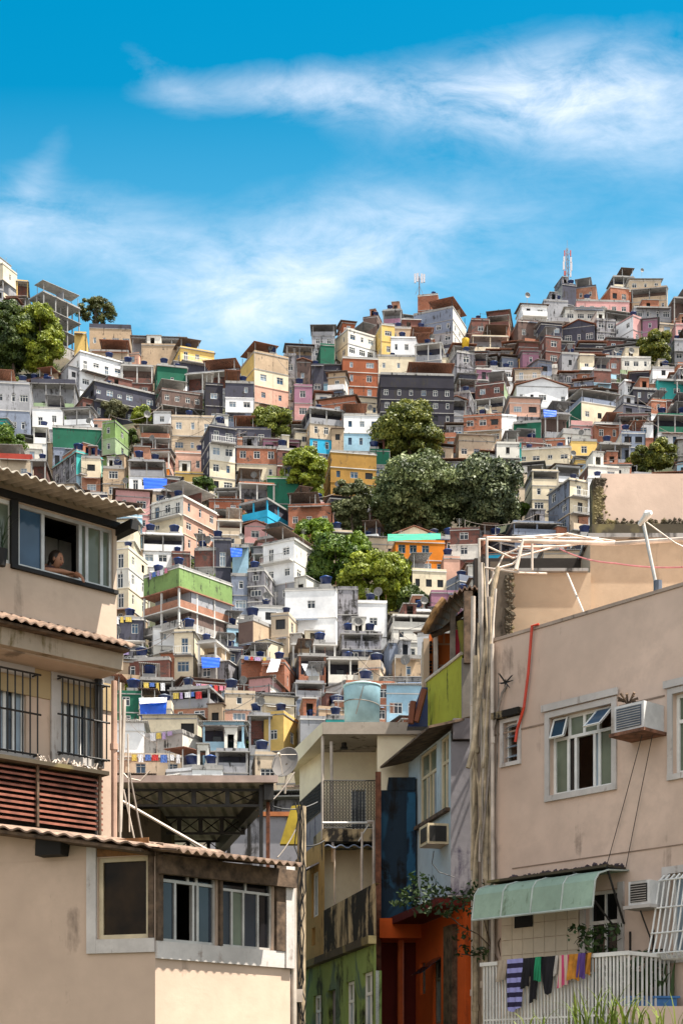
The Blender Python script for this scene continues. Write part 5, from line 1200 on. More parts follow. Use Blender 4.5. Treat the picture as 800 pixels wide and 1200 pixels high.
s = MB(FLU); s.tube([(FLU.t(116, RN-.1), RN-.1, zband0), (FLU.t(116, RN-.1), RN-.1, FLU.z(116, 900, RN))], .055, 8); s.build('black_pipe', 'dark_steel', UL)
s = MB(FLU); x = FLU.t(134, .3); s.tube([(x, .3, zband0-.01), (x, .3, 3.2)], .04, 8)
for z in (4.5, 6.0): s.tube([(x, .3, z), (x, .3, z+.08)], .055, 8)
s.build('drain_pipe', plain('pipe_pink', (.48,.30,.22), .6), UL)
s = MB(FLU); x = FLU.t(141, .6); s.tube([(x, .6, FLU.z(141, 800, .6)), (x, .6, 3.2)], .018, 6); s.build('conduit', 'pvc', UL)
# louvred screen
zl1, zl0 = FLU.z(60, 903, .3), FLU.z(60, 968, .3); xl1 = FLU.t(117, .3)
s = MB(FLU); s.box(ts, xl1, .36, .40, zl0-.1, zl1); s.build('screen_back', 'black_stuff', UL)
for i in range(10):
    s = MB(FLU); z = zl0+(zl1-zl0)*(i+.3)/10; 
    s.hexa([(ts,.22,z-.018),(xl1,.22,z-.018),(xl1,.33,z+.03),(ts,.33,z+.03)], [(ts,.22,z+.008),(xl1,.22,z+.008),(xl1,.33,z+.05),(ts,.33,z+.05)]); s.build('louvre', rustbrown, UL)
s = MB(FLU)
for px in (43, 116): s.box(FLU.t(px, .2), FLU.t(px, .2)+.03, .18, .215, zl0-.05, zl1+.02)
s.build('screen_post', wood, UL)
s = MB(FLU); s.box(ts, xl1+.02, .1, .46, zl1+.01, zl1+.06); s.build('screen_ledge', moss, UL)
s = MB(FLU); rg = random.Random(6)
for i in range(60): x = FLU.t(45+70*rg.random(), .15); r_ = rg.uniform(.012, .04); s.tube([(x, .13, zl1+.06), (x+rg.uniform(-.05, .05), .12+rg.uniform(-.03, .1), zl1+.06+rg.uniform(.0, .09))], .01, 4)
o_ = s.build('debris', 'pvc', UL); o_['kind'] = 'stuff'
# brackets and plant at the far left edge of the picture
BR = thing('wall_plant', FLU.w(FLU.t(0), -.2, MW[2]+.05), 'small dark spiky plant at the left edge beside the window', 'plant')
s = world_mb(); c = FLU.w(FLU.t(2, -.2), -.2, MW[2]+.02); s.tube([(c[0], c[1], c[2]-.15), (c[0], c[1], c[2]+.05)], [.05, .08], 8); s.build('pot', 'black_stuff', BR)
s = world_mb(); blades(s, random.Random(9), (c[0]-.02, c[1], c[2]), 22, .6, .03, .008, .6); s.build('leaves', 'plant_dark', BR)

# woman leaning out of the window
def person():
    t0 = FLU.t(57, .05)+.17; zs = MW[2]+.045; NB = .09
    O = FLU.w(t0, NB, zs); r = thing('person', O, 'woman with dark hair leaning her folded arms on the wide window sill', 'person')
    L = lambda t, n, z: (t, n, z)
    # local frame: t along facade, n inwards, z up
    J = {'pel':(0.0,.42,-.42),'sp':(0.0,.34,-.15),'ch':(0.01,.24,.06),'nk':(.02,.18,.15),'hd0':(.034,.135,.185),'hd1':(.045,.112,.225),
         'sl':(-.16,.22,.12),'el':(-.20,.02,.03),'wl':(.02,-.06,.045),'hl':(.09,-.07,.04),'sr':(.18,.20,.12),'er':(.26,.02,.03),'wr':(.18,-.12,.035),'hr':(.20,-.19,.0)}
    ed = [('pel','sp'),('sp','ch'),('ch','nk'),('nk','hd0'),('hd0','hd1'),('ch','sl'),('sl','el'),('el','wl'),('wl','hl'),('ch','sr'),('sr','er'),('er','wr'),('wr','hr')]
    rad = {'pel':.15,'sp':.13,'ch':.13,'nk':.05,'hd0':.046,'hd1':.042,'sl':.058,'el':.042,'wl':.03,'hl':.03,'sr':.058,'er':.042,'wr':.03,'hr':.028}
    ks = list(J)
    # five fingers on each hand
    for h, w_, dx, dy, dz in (('hl','wl',1,-.05,-.1), ('hr','wr',.1,-.5,-.75)):
        b = np.array(J[h]); d = np.array((dx, dy, dz)); d = d/np.linalg.norm(d); sd_ = np.cross(d, (0, .35, 1.)); sd_ /= np.linalg.norm(sd_)
        for i, (of, ln) in enumerate(((-.028,.055),(-.010,.07),(.008,.075),(.026,.062))):
            k1, k2, k3 = f'{h}a{i}', f'{h}b{i}', f'{h}c{i}'
            J[k1] = tuple(b+d*.03+sd_*of); J[k2] = tuple(b+d*(.03+ln*.55)+sd_*of+np.array((0, -.008, .004))); J[k3] = tuple(b+d*(.03+ln*.95)+sd_*of*1.1+np.array((0, -.004, -.018)))
            rad[k1] = .010; rad[k2] = .009; rad[k3] = .008; ed += [(h, k1), (k1, k2), (k2, k3)]
        k1, k2 = h+'t1', h+'t2'; J[k1] = tuple(b+sd_*-.035+d*.0); J[k2] = tuple(b+sd_*-.055+d*.03); rad[k1] = .011; rad[k2] = .009; ed += [(h, k1), (k1, k2)]
    ks = list(J); me = bpy.data.meshes.new('person'); W_ = lambda p: tuple(np.array(FLU.w(t0+p[0], NB+p[1], zs+p[2]))-np.array(O))
    me.from_pydata([W_(J[k]) for k in ks], [(ks.index(a), ks.index(b)) for a, b in ed], [])
    o = bpy.data.objects.new('body', me); COL.objects.link(o)
    sk = o.modifiers.new('skin', 'SKIN'); sv = me.skin_vertices[0].data
    for i, k in enumerate(ks): sv[i].radius = (rad[k], rad[k])
    sv[0].use_root = True
    sb = o.modifiers.new('sub', 'SUBSURF'); sb.levels = 2; sb.render_levels = 2
    dg = bpy.context.evaluated_depsgraph_get(); dg.update(); m2 = bpy.data.meshes.new_from_object(o.evaluated_get(dg)); o.modifiers.clear(); o.data = m2
    m2.materials.clear(); m2.materials.append(plain('skin', (.36,.17,.10), .55, 0, .08)); m2.polygons.foreach_set('use_smooth', [True]*len(m2.polygons)); o.parent = r
    def ball(c, rx, ry, rz, name, mat, k=14):
        s = MB(); n = 9
        for i in range(n+1):
            a = pi*i/n
            for j in range(k): b = 2*pi*j/k; s.v.append(W_((c[0]+rx*sin(a)*cos(b), c[1]+ry*sin(a)*sin(b), c[2]+rz*cos(a))))
        for i in range(n):
            for j in range(k): s.f.append((i*k+j, i*k+(j+1)%k, (i+1)*k+(j+1)%k, (i+1)*k+j))
        return s.build(name, mat, r, True)
    hc = np.array((.045, .112, .232)); f = np.array((.45, -.85, -.22)); f /= np.linalg.norm(f); sd2 = np.cross(f, (0, 0, 1)); sd2 /= np.linalg.norm(sd2); up2 = np.cross(sd2, f)
    def ball(c, rx, ry, rz, name, mat, k=18, shape=None):
        s = MB(); n = 12
        for i in range(n+1):
            a = pi*i/n
            for j in range(k):
                b = 2*pi*j/k; q_ = np.array((rx*sin(a)*cos(b), ry*sin(a)*sin(b), rz*cos(a)))      # x across the face, y along f, z up the head
                if shape: q_ = shape(q_)
                s.v.append(W_(tuple(np.array(c)+sd2*q_[0]+f*q_[1]+up2*q_[2])))
        for i in range(n):
            for j in range(k): s.f.append((i*k+j, i*k+(j+1)%k, (i+1)*k+(j+1)%k, (i+1)*k+j))
        return s.build(name, mat, r, True) if name else s
    def face(q_):      # jaw narrows, brow and nose stand out
        z = q_[2]; q_ = q_*np.array((1-.30*max(0, -z/.11), 1-.10*max(0, -z/.11), 1)); 
        if q_[1] > .05 and abs(q_[0]) < .02 and -.035 < z < .02: q_[1] += .014
        return q_
    hb = ball(hc, .070, .084, .108, None, None, 22, face); me2 = o.data; bmh = __import__('bmesh').new(); bmh.from_mesh(me2); vs_ = [bmh.verts.new(v) for v in hb.v]
    for q_ in hb.f:
        try: bmh.faces.new([vs_[i] for i in q_]).smooth = True
        except ValueError: pass
    bmh.to_mesh(me2); bmh.free()
    hr = plain('hair_dark', (.022,.013,.009), .5)
    ball(hc-f*.028+up2*.022, .083, .090, .104, 'hair', hr)
    ball(hc-f*.07-up2*.085, .062, .045, .12, 'hair', hr)
    for sx in (-1, 1):
        ball(hc+f*.076+sd2*.029*sx+up2*.008, .012, .006, .006, 'eye', 'black_stuff', 8); ball(hc+f*.074+sd2*.030*sx+up2*.026, .018, .006, .004, 'eyebrow', hr, 8)
        ball(hc+sd2*.072*sx-f*.002, .010, .018, .028, 'ear', 'skin', 8)
    ball(hc+f*.094-up2*.018, .010, .012, .012, 'nose', 'skin', 8); ball(hc+f*.074-up2*.052, .021, .010, .007, 'mouth', plain('lips', (.30,.08,.07), .5), 8)
    # sleeveless top
    s = MB(); k = 16
    rings = [((0, .42, -.46), .18), ((0, .36, -.2), .165), ((.005, .27, .0), .165), ((.01, .235, .09), .155), ((.012, .215, .155), .10)]
    for c, rr_ in rings:
        for j in range(k): b = 2*pi*j/k; s.v.append(W_((c[0]+rr_*1.1*cos(b), c[1]+rr_*.9*sin(b), c[2])))
    for i in range(len(rings)-1):
        for j in range(k): s.f.append((i*k+j, i*k+(j+1)%k, (i+1)*k+(j+1)%k, (i+1)*k+j))
    s.build('top', plain('shirt_dark', (.06,.03,.035), .9), r, True)
person()

plain('glass_amber', (.030,.016,.006), .3, 0, .5, 2, .12)  # amber-brown reflection in the pane, put into its colour
# ---------------------------------------------------------------- lower left building
LL = thing('corner_house', (FL1.o[0], FL1.o[1], 0), 'near beige house at bottom left, its angled window bay under a corrugated eave', 'building')
C0 = (0, 0); e2 = FL2.t(340); e1 = FL1.t(-80)
zS2 = FL2.z(190, 1105); 
WA = (FL1.t(115), FL1.t(175), FL1.z(145, 1100), FL1.z(145, 1004))
WB = (FL2.t(190), FL2.t(254), FL2.z(222, 1106), FL2.z(222, 1006)); WC = (FL2.t(259), FL2.t(320), FL2.z(290, 1111), FL2.z(290, 1012))
zB = (WB[2]+WC[2])/2; zT = (WB[3]+WC[3])/2; WB = (WB[0], WB[1], zB, zT); WC = (WC[0], WC[1], zB, zT)
zeR = FL1.z(182, 990, -.4); zeL = zeR+(FL1.z(0, 966, -.4)-zeR)/(FL1.t(0, -.4)-FL1.t(182, -.4))*(e1-.0); zr0 = zeR-.05
mb = MB(FL1); mb.facade((e1, 0), (0, 0), -.3, zr0, [(WA[0]-e1, WA[1]-e1, WA[2], WA[3])], .16); 
mb.quad((e1, 0, zr0), (0, 0, zr0), (0, 0, zr0+.01), (e1, 0, zeL-.06))
mb.fr = FL2; mb.facade((0, 0), (e2, 0), -.3, zr0, [(WB[0], WB[1], WB[2], WB[3]), (WC[0], WC[1], WC[2], WC[3])], .16)
mb.facade((e2, 0), (e2, 4), -.3, zr0)
mb.build('wall', wallL, LL)
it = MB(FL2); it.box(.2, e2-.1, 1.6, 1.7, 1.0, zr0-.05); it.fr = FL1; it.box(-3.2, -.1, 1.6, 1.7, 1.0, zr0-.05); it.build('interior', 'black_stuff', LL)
frame_win(FL1, LL, *WA, .03, th=.05, mat=creamf, glass='glass_amber', name='window')
s = MB(FL1); t0, t1, z0, z1 = WA; z = z0; s.quad((t0+.42*(t1-t0), .14, z0+.04), (t0+.62*(t1-t0), .5, z0+.04), (t0+.62*(t1-t0), .5, z1-.05), (t0+.52*(t1-t0), .14, z1-.05)); s.build('curtain', 'curtain', LL)
frame_win(FL2, LL, *WB, .03, mull=(.27, .60, .68), trans=.70, tm=(.50, .66), th=.034, mat='aluminium', open_=(1,), glasses=['glass_dark','glass_black','glass_black','glass_dark','glass_black','glass_black','glass_black'])
frame_win(FL2, LL, *WC, .03, mull=(.24, .46, .74), trans=.68, tm=(.5,), th=.03, mat='aluminium', glasses=['glass_dark','glass_green','glass_dark','glass_black','glass_black','glass_black'])
s = MB(FL1); a = FL1.t(103); s.box(a, WA[0]-.01, -.035, -.002, WA[2]-.16, WA[3]+.25); s.box(WA[0]-.008, 0, -.035, -.002, WA[2]-.16, WA[2]-.004); s.build('window_surround', trimw, LL)
s = MB(FL1); s.box(WA[0], WA[1], -.02, -.002, WA[3]+.01, WA[3]+.2); s.build('board', plain('brown_board', (.30,.14,.05), .8, 0, .5, 5), LL)
s = MB(FL2); s.box(0, e2, -.04, -.002, zB-.20, zB-.004); s.build('sill_band', trimw, LL)
for x0_, x1_ in ((0.0, WB[0]-.02), (WB[1]+.01, WC[0]-.01), (WC[1]+.01, WC[1]+.2)): s = MB(FL2); s.box(x0_+.005, x1_, -.05, -.003, zB, zT+.1); s.build('post', wood, LL)
s = MB(FL1); s.box(-.07, -.01, -.04, -.003, WA[2], zT+.1); s.build('post', wood, LL)
s = MB(FL2); s.box(e2-.12, e2+.02, -.06, .1, zB-.2, zT+.05); s.build('corner_post', trimw, LL)
def wave4(fr, A, B, Cc, Dd, pitch, amp, th=.02, k=6):
    """corrugated sheet between front edge A-B and back edge Dd-Cc, all in frame coordinates"""
    A, B, Cc, Dd = [np.array(fr.w(*p)) for p in (A, B, Cc, Dd)]; n = int(np.linalg.norm(B-A)/pitch*k); s = MB(); vs = []; fs = []
    for p, q_ in ((A, B), (Dd, Cc)):
        for i in range(n+1): v = p+(q_-p)*i/n+np.array((0, 0, amp*sin(2*pi*i/k))); vs += [tuple(v), tuple(v-np.array((0, 0, th)))]
    m = 2*(n+1)
    for i in range(n): a = 2*i; fs += [(a, a+2, m+a+2, m+a), (a+1, m+a+1, m+a+3, a+3), (a, a+1, a+3, a+2), (m+a, m+a+2, m+a+3, m+a+1)]
    s.add(vs, fs); s.fr = Fr(0, 0, 1, 0); return s
ze2 = FL2.z(190, 993, -.45); ze2b = FL2.z(350, 1013, -.45); te_ = FL2.t(351, -.45)
wave4(FL1, (e1, -.40, zeL), (.14, -.40, zeR), (.14, 1.8, zeR+.25), (e1, 1.8, zeL+.25), .19, .016).build('corrugated_roof', rooft, LL)
s = MB(FL1); s.hexa([(e1,-.36,zeL-.06),(0,-.36,zeR-.06),(0,-.003,zeR-.06),(e1,-.003,zeL-.06)], [(e1,-.36,zeL-.025),(0,-.36,zeR-.025),(0,-.003,zeR-.025),(e1,-.003,zeL-.025)]); s.build('eave_core', wood, LL)
wave4(FL2, (-.10, -.50, ze2), (te_, -.50, ze2b), (te_, 1.8, ze2b+.35), (-.10, 1.8, ze2+.35), .125, .022).build('corrugated_roof', rooft, LL)
s = MB(FL2); s.hexa([(-.0,-.12,ze2-.22),(e2,-.12,ze2b-.22),(e2,-.042,ze2b-.22),(-.0,-.042,ze2-.22)], [(-.0,-.12,ze2-.01),(e2,-.12,ze2b-.01),(e2,-.042,ze2b-.01),(-.0,-.042,ze2-.01)]); s.build('fascia', wood, LL)
s = MB(FL1); x = FL1.t(56, -.2); z = FL1.z(56, 985, -.2); s.hexa([(x-.16,-.2,z-.16),(x+.16,-.2,z-.16),(x+.16,-.01,z-.16),(x-.16,-.01,z-.16)], [(x-.13,-.24,z+.03),(x+.19,-.24,z+.03),(x+.19,-.01,z+.03),(x-.13,-.01,z+.03)]); s.build('flood_lamp', 'black_stuff', LL)
s = MB(FL2); x = e2+.06; s.tube([(x, .0, zT), (x, .0, 0)], .035, 8); s.build('drain_pipe', 'pvc', LL)

# ---------------------------------------------------------------- carport roof behind it
CP = thing('canopy', P(230, 985, 27), 'flat ribbed canopy on black lattice trusses above the lower left house', 'canopy')
zc = P(230, 917, 24)[2]; xl = P(138, 0, 24)[0]; xr_ = P(322, 0, 24)[0]; yb_ = 29.8; xrb = P(262, 0, yb_)[0]
s = world_mb(); pts = [(xl, 24, zc), (xr_, 24, zc), (xrb, yb_, zc), (xl-1.5, yb_, zc)]; s.hexa(pts, [(a, b, c+.05) for a, b, c in pts]); s.build('roof', corrug('sheet_canopy', (.40,.37,.31), 30, .25), CP)
s = world_mb(); s.box(xl-.02, xr_+.05, 23.93, 23.998, zc-.01, zc+.10); s.build('edge_board', plain('edge_pinkish', (.42,.32,.28), .7), CP)
def truss(y, x0_, x1_, n, zt_, h, name='truss'):
    s = world_mb(); r_ = .018
    for z in (zt_, zt_-h): s.box(x0_, x1_, y-.02, y+.02, z-.02, z+.02)
    for i in range(n+1): x = x0_+(x1_-x0_)*i/n; s.box(x-.035, x+.035, y-.025, y+.025, zt_-h-.02, zt_+.02)
    for i in range(n):
        a, b = x0_+(x1_-x0_)*i/n, x0_+(x1_-x0_)*(i+1)/n; s.tube([(a, y, zt_), (b, y, zt_-h)], .010, 4); s.tube([(b, y, zt_), (a, y, zt_-h)], .010, 4)
    s.build(name, 'dark_steel', CP)
truss(24.3, xl+.1, P(306, 0, 24.3)[0], 4, zc-.06, .25); truss(26.8, xl+.3, P(285, 0, 26.8)[0], 4, zc-.06, .28); truss(29.4, xl-.6, P(268, 0, 29.4)[0], 5, zc-.06, .3)
s = world_mb(); a, b = np.array((xr_-.12, 24.05, zc-.12)), np.array((xrb-.1, yb_-.1, zc-.12)); 
s.hexa([(a[0]-.05,a[1],zc-.26),(a[0]+.10,a[1],zc-.26),(b[0]+.10,b[1],zc-.26),(b[0]-.05,b[1],zc-.26)], [(a[0]-.05,a[1],zc-.003),(a[0]+.10,a[1],zc-.003),(b[0]+.10,b[1],zc-.003),(b[0]-.05,b[1],zc-.003)]); s.build('side_beam', 'dark_steel', CP)
for px, D, m in ((306, 24.2, 'dark_steel'), (314, 24.3, 'rusty_steel'), (292, 26.5, 'dark_steel')):
    s = world_mb(); x, y, z = P(px, 0, D); s.box(x-.03, x+.03, D-.03, D+.03, 1.5, zc-.005); s.build('post', m, CP)
s = world_mb(); s.tube([P(142, 938, 23.5), P(250, 1000, 23.5)], .025, 6); s.build('stay', 'pvc', CP)
s = world_mb(); a = P(142, 948, 26); b = P(196, 0, 26); s.hexa([(a[0]-1,26,2.5),(b[0],26,2.5),(b[0]+.1,28,2.5),(a[0]-1,28,2.5)], [(a[0]-1,26,a[2]-.02),(b[0]-.12,26,a[2]),(b[0]-.1,28,a[2]),(a[0]-1,28,a[2])]); solo(s, 'masonry_tank', moss, 'blackened mossy masonry tank under the left half of the canopy', 'tank')
for i, (a, b, r_) in enumerate((((152,905),(170,1000),.015),((146,820),(141,975),.03),((158,985),(145,925),.012),((150,860),(152,975),.012))):
    wire([P(*a, 22.5), P(*b, 22.5)], r_, 'pvc' if i else 'cable_grey', ['thin leaning pole left of the canopy with a curved cable','thick pale vertical pipe between left house and canopy','short pale stay under the canopy corner','thin upright pale rod beside the thick pale pipe'][i], 'pole', cat='pole')
wire([P(140, 900, 22.6), P(150, 912, 22.6), P(165, 915, 22.6), P(176, 903, 22.6)], .012, 'pvc', 'curled pale cable over the left end of the canopy')
RW = thing('retaining_wall', P(305, 1100, 42), 'grey mould-stained retaining wall with an orange coping behind the canopy posts', 'wall')
s = world_mb(); a = P(246, 957, 42); b = P(366, 0, 42); s.box(a[0], b[0], 42, 42.4, 0, a[2]); s.build('wall', 'paint_mouldy', RW)
s = world_mb(); s.box(a[0], b[0], 41.9, 42.45, a[2]+.002, a[2]+.12); s.build('coping', plain('coping_orange', (.45,.15,.05), .8), RW)
# satellite dish
SD = thing('satellite_dish', P(336, 925, 27), 'large grey mesh satellite dish on the canopy end in front of the slope', 'satellite dish')
s = MB(); k = 24; C = np.array(P(334, 893, 27)); nv = np.array((-.35, -.85, .40)); nv /= np.linalg.norm(nv); u = np.cross(nv, (0, 0, 1)); u /= np.linalg.norm(u); v = np.cross(u, nv); Rd = .27
for i, (rr_, dd_) in enumerate(((.02, .07), (.12, .06), (.2, .035), (Rd, 0), (Rd+.012, -.005), (.2, .045), (.12, .072), (.02, .085))):
    for j in range(k): a = 2*pi*j/k; s.v.append(tuple(C-nv*dd_+u*rr_*.9*cos(a)+v*rr_*1.12*sin(a)-np.array(SD['_o'])))
for i in range(7):
    for j in range(k): s.f.append((i*k+j, i*k+(j+1)%k, (i+1)*k+(j+1)%k, (i+1)*k+j))
s.build('dish', plain('big_dish_grey', (.12,.11,.105), .7), SD, True)
s = world_mb(); fp = C+nv*.25-v*.02
for a in (.5, 2.6, 4.7): s.tube([tuple(C+u*Rd*.85*cos(a)+v*Rd*sin(a)), tuple(fp)], .007, 4)
s.tube([tuple(fp-nv*.04), tuple(fp+nv*.05)], .025, 8); s.tube([tuple(C-nv*.09), tuple(P(334, 930, 27.1))], .02, 6); s.build('feed_arm', 'pvc', SD)
s = world_mb(); c = P(345, 965, 26); s.hexa([(c[0]-.25,26,c[2]-.35),(c[0]+.08,26,c[2]-.35),(c[0]+.08,26.2,c[2]-.35),(c[0]-.25,26.2,c[2]-.35)], [(c[0]-.05,26,c[2]+.3),(c[0]+.1,26,c[2]+.32),(c[0]+.1,26.2,c[2]+.32),(c[0]-.05,26.2,c[2]+.3)]); solo(s, 'folded_tarp', plain('tarp_yellow', (.50,.36,.03), .6, 0, .3, 3), 'dull yellow folded tarp leaning in the alley below the dish', 'tarp')

# ---------------------------------------------------------------- balcony house in the alley
DM = 28.0
FM = Fr(P(378, 0, DM)[0], DM, 1, 0); FK = Fr(P(440, 0, 23.6)[0], 23.6, .22, -.975)       # frontal plane, and the long flank facing left
BH = thing('balcony_house', (P(400, 0, 26)[0], 26, 0), 'cream alley house with meshed balcony above mould-streaked and green flank walls', 'house')
zt_ = FM.z(400, 862); ztop = FM.z(400, 848); zbf = FM.z(400, 972); zl = FM.z(400, 985)
xR = FM.t(478+14); xI = FM.t(442)
mb = MB(FM); 
mb.facade((xI, 0), (xR, 0), 1, zt_)                                  # right frontal wall
mb.facade((xI, 1.4), (xI, 0), zbf, zt_, [(.35, 1.05, zbf+.02, zbf+1.85)], .1)      # reveal wall with door, faces left
mb.facade((0-.05, 1.4), (xI, 1.4), zbf, zt_, [(FM.t(412, 1.4)+.05, FM.t(428, 1.4)+.05, zbf+.25, zbf+1.0)], .12)
mb.facade((-.49, 2.4), (-.05, 1.4), zbf, zt_)
mb.facade((.02, .5), (xI, .5), 2, zl-.1)                                # wall under the balcony
mb.build('wall', cream, BH)
dr = MB(FM); dr.box(xI+.05, xI+.08, .36, 1.04, zbf+.03, zbf+1.84); dr.build('door', plain('door_buff', (.40,.33,.2), .6), BH)
dw = MB(FM); a, b = FM.t(412, 1.4), FM.t(428, 1.4); dw.box(a+.01, b-.01, 1.46, 1.49, zbf+.26, zbf+.99); dw.build('window', 'glass_black', BH)
s = MB(FM)
for i in range(5): x = a+(b-a)*i/4; s.tube([(x, 1.36, zbf+.2), (x, 1.36, zbf+1.02)], .009, 4)
s.tube([(a-.03, 1.36, zbf+.2), (b+.03, 1.36, zbf+.2)], .012, 4); s.build('window_bars', 'white_paint', BH)
lp = MB(FM); x = FM.t(403, .6); lp.tube([(x, .6, zt_), (x, .6, zt_-.08)], .05, 8); lp.tube([(x-.07, .6, zt_-.1), (x+.07, .6, zt_-.1)], .03, 6); lp.build('ceiling_lamp', 'dark_steel', BH)
s = MB(FM); xe = FM.t(500); s.box(-.0, xe, -.12, 4, zt_+.001, ztop); s.build('roof_slab', plaster('slab_edge', (.36,.31,.26), .75, (.09,.075,.06), fine=2), BH)
# slab's slanting left cheek and ceiling
s = MB(FM); s.hexa([(-.62, 2.2, zt_-.12), (-.003, -.12, zt_-.0), (-.003, 4, zt_-.0), (-.62, 4, zt_-.12)], [(-.62, 2.2, ztop), (-.003, -.12, ztop), (-.003, 4, ztop), (-.62, 4, ztop)]); s.build('slab_cheek', cream, BH)
s = MB(FM); s.tube([(0, 0, zbf-.4), (0, 0, ztop)], .028, 8); s.tube([(FM.t(390), .05, zbf-.6), (FM.t(388), .05, zt_-.1)], .03, 8); s.build('balcony_post', 'pvc', BH)
# balcony floor, mesh railing, flank panel
s = MB(FM); s.box(.0, xI+.02, -.05, 1.4, zl-.02, zbf); s.hexa([(-.49,2.4,zl-.02),(-.003,-.05,zl-.02),(-.003,2.4,zl-.02),(-.48,2.4,zl-.02)], [(-.49,2.4,zbf),(-.003,-.05,zbf),(-.003,2.4,zbf),(-.48,2.4,zbf)]); s.build('balcony_floor', mouldw, BH)
zrt = FM.z(400, 915)
s = MB(FM)
def meshrail(fr, x0_, x1_, n_, za, zb_, st=.055):
    k = int((x1_-x0_)/st)
    for i in range(k+1):
        x = x0_+(x1_-x0_)*i/k; s.tube([(x, n_, za), (x, n_, zb_)], .0055, 4, False)
    h = zb_-za; m = int((x1_-x0_+h)/(st*1.1))
    for i in range(m):
        c = x0_-h+i*st*1.1
        for sg in (1, -1):
            pts = [(c, za), (c+h, zb_)] if sg > 0 else [(c+h, za), (c, zb_)]
            q0, q1 = pts; dx = (q1[0]-q0[0]); 
            def clip(p, q):
                (xa_, z_a), (xb_, z_b) = p, q
                def at(x): return z_a+(z_b-z_a)*(x-xa_)/(xb_-xa_)
                out = []
                for (x, z) in (p, q):
                    xx = min(max(x, x0_), x1_); out.append((xx, at(xx)))
                return out
            c0, c1 = clip(q0, q1)
            if abs(c0[0]-c1[0]) > .01: s.tube([(c0[0], n_, c0[1]), (c1[0], n_, c1[1])], .004, 3, False)
    s.tube([(x0_, n_, zb_), (x1_, n_, zb_)], .012, 5); s.tube([(x0_, n_, za), (x1_, n_, za)], .012, 5)
meshrail(FM, .02, xI, -.02, zbf+.03, zrt); s.build('railing', 'dark_steel', BH)
FKu = Fr(FM.o[0], DM, .22, -.975)
s = MB(FKu); meshrail(FKu, -2.3, -.03, .0, zrt-.52, zrt); s.build('railing', 'dark_steel', BH)
s = MB(FKu); s.box(-2.3, -.03, .01, .04, zbf-.35, zrt-.53); s.build('balcony_panel', greypanel, BH)
s = MB(FM); s.tube([(-.0, -.25, zbf+.08), (xI, -.25, zbf+.08)], .022, 6); s.tube([(xI-.15, -.25, zbf+.08), (xI-.35, -.2, zbf-.25)], .012, 5); s.build('drying_rail', 'white_paint', BH)
# small wavy roof, lower walls
s = MB(FM); z = FM.z(400, 992, -.2); s.wave(FM.t(380, -.25), xI+.03, -.25, .5, z, z+.14, .24, .03, .012, 6); s.build('porch_roof', plain('sheet_bluegrey', (.22,.27,.38), .5, .1, .3, 4), BH)
s = MB(FM)
for px in (392, 423): x = FM.t(px, -.2); s.tube([(x, -.2, z), (x, -.2, 4.4)], .018, 6)
s.tube([(FM.t(438,-.6), -.6, FM.z(438, 963, -.6)), (FM.t(438,-.6), -.6, 1.2)], .03, 8); s.tube([(FM.t(424,-.5), -.5, FM.z(424, 975, -.5)), (FM.t(424,-.5), -.5, 4.2)], .02, 8); s.tube([(FM.t(438,-.6), -.6, FM.z(438, 963, -.6)), (FM.t(430,-.6), -.6, FM.z(430, 963, -.6))], .03, 8); s.build('upright_pipe', 'pvc', BH)
_q = P(441, 0, 27.9); _v = (_q[0]-FK.o[0], _q[1]-FK.o[1]); RB = (_v[0]*FK.d[0]+_v[1]*FK.d[1], _v[0]*FK.n[0]+_v[1]*FK.n[1])
zp = 4.77; zg = FK.z(440, 1106); f0 = FK.t(345); 
WN = []
for xa_, xb_, ya, yb2 in ((367, 376, 1166, 1215), (405, 415, 1150, 1210), (424.5, 436, 1139, 1205)):
    WN.append((FK.t(xa_), FK.t(xb_), FK.z((xa_+xb_)/2, yb2), FK.z((xa_+xb_)/2, ya)))
DO = (FK.t(383.5), FK.t(393), FK.z(388, 1230), FK.z(388, 1160))
mb = MB(FK); mb.facade((f0, 0), (0, 0), -.3, zg, [(a-f0, b-f0, c, d) for a, b, c, d in WN+[DO]], .15); mb.facade((0, 0), RB, -.3, zg); mb.build('green_wall', greenw, BH)
for wn in WN: frame_win(FK, BH, *wn, .05, mull=(.5,), trans=.62, tm=(.5,), th=.05, glasses=['glass_pale','glass_pale','glass_green','glass_pale'])
s = MB(FK); s.box(DO[0], DO[1], .1, .14, DO[2], DO[3]); s.build('door', greypanel, BH)
mb = MB(FK); mb.facade((FK.t(379), 0), (0, 0), zg+.13, zp); mb.facade((0, 0), RB, zg+.13, zp); mb.quad((FK.t(379), 0, zp), (0, 0, zp), (-.1, .1, zp), (FK.t(379), .1, zp)); mb.build('mouldy_wall', mouldw, BH)
yf = plaster('ochre_flank', (.46,.28,.10), .7, (.05,.035,.02), fine=1.5)
wy = (FK.t(364)-f0, FK.t(371.5)-f0, FK.z(367, 1075), FK.z(367, 1022)); wy2 = (FK.t(364)-f0, FK.t(368)-f0, FK.z(366, 1108), FK.z(366, 1087))
mb = MB(FK); mb.facade((f0, .02), (FK.t(379)-.004, .02), zg+.13, zl-.05, [wy, wy2], .12); mb.build('ochre_wall', yf, BH)
frame_win(FK, BH, wy[0]+f0, wy[1]+f0, wy[2], wy[3], .06, mull=(.5,), th=.05, glasses=['glass_pale','glass_dark'])
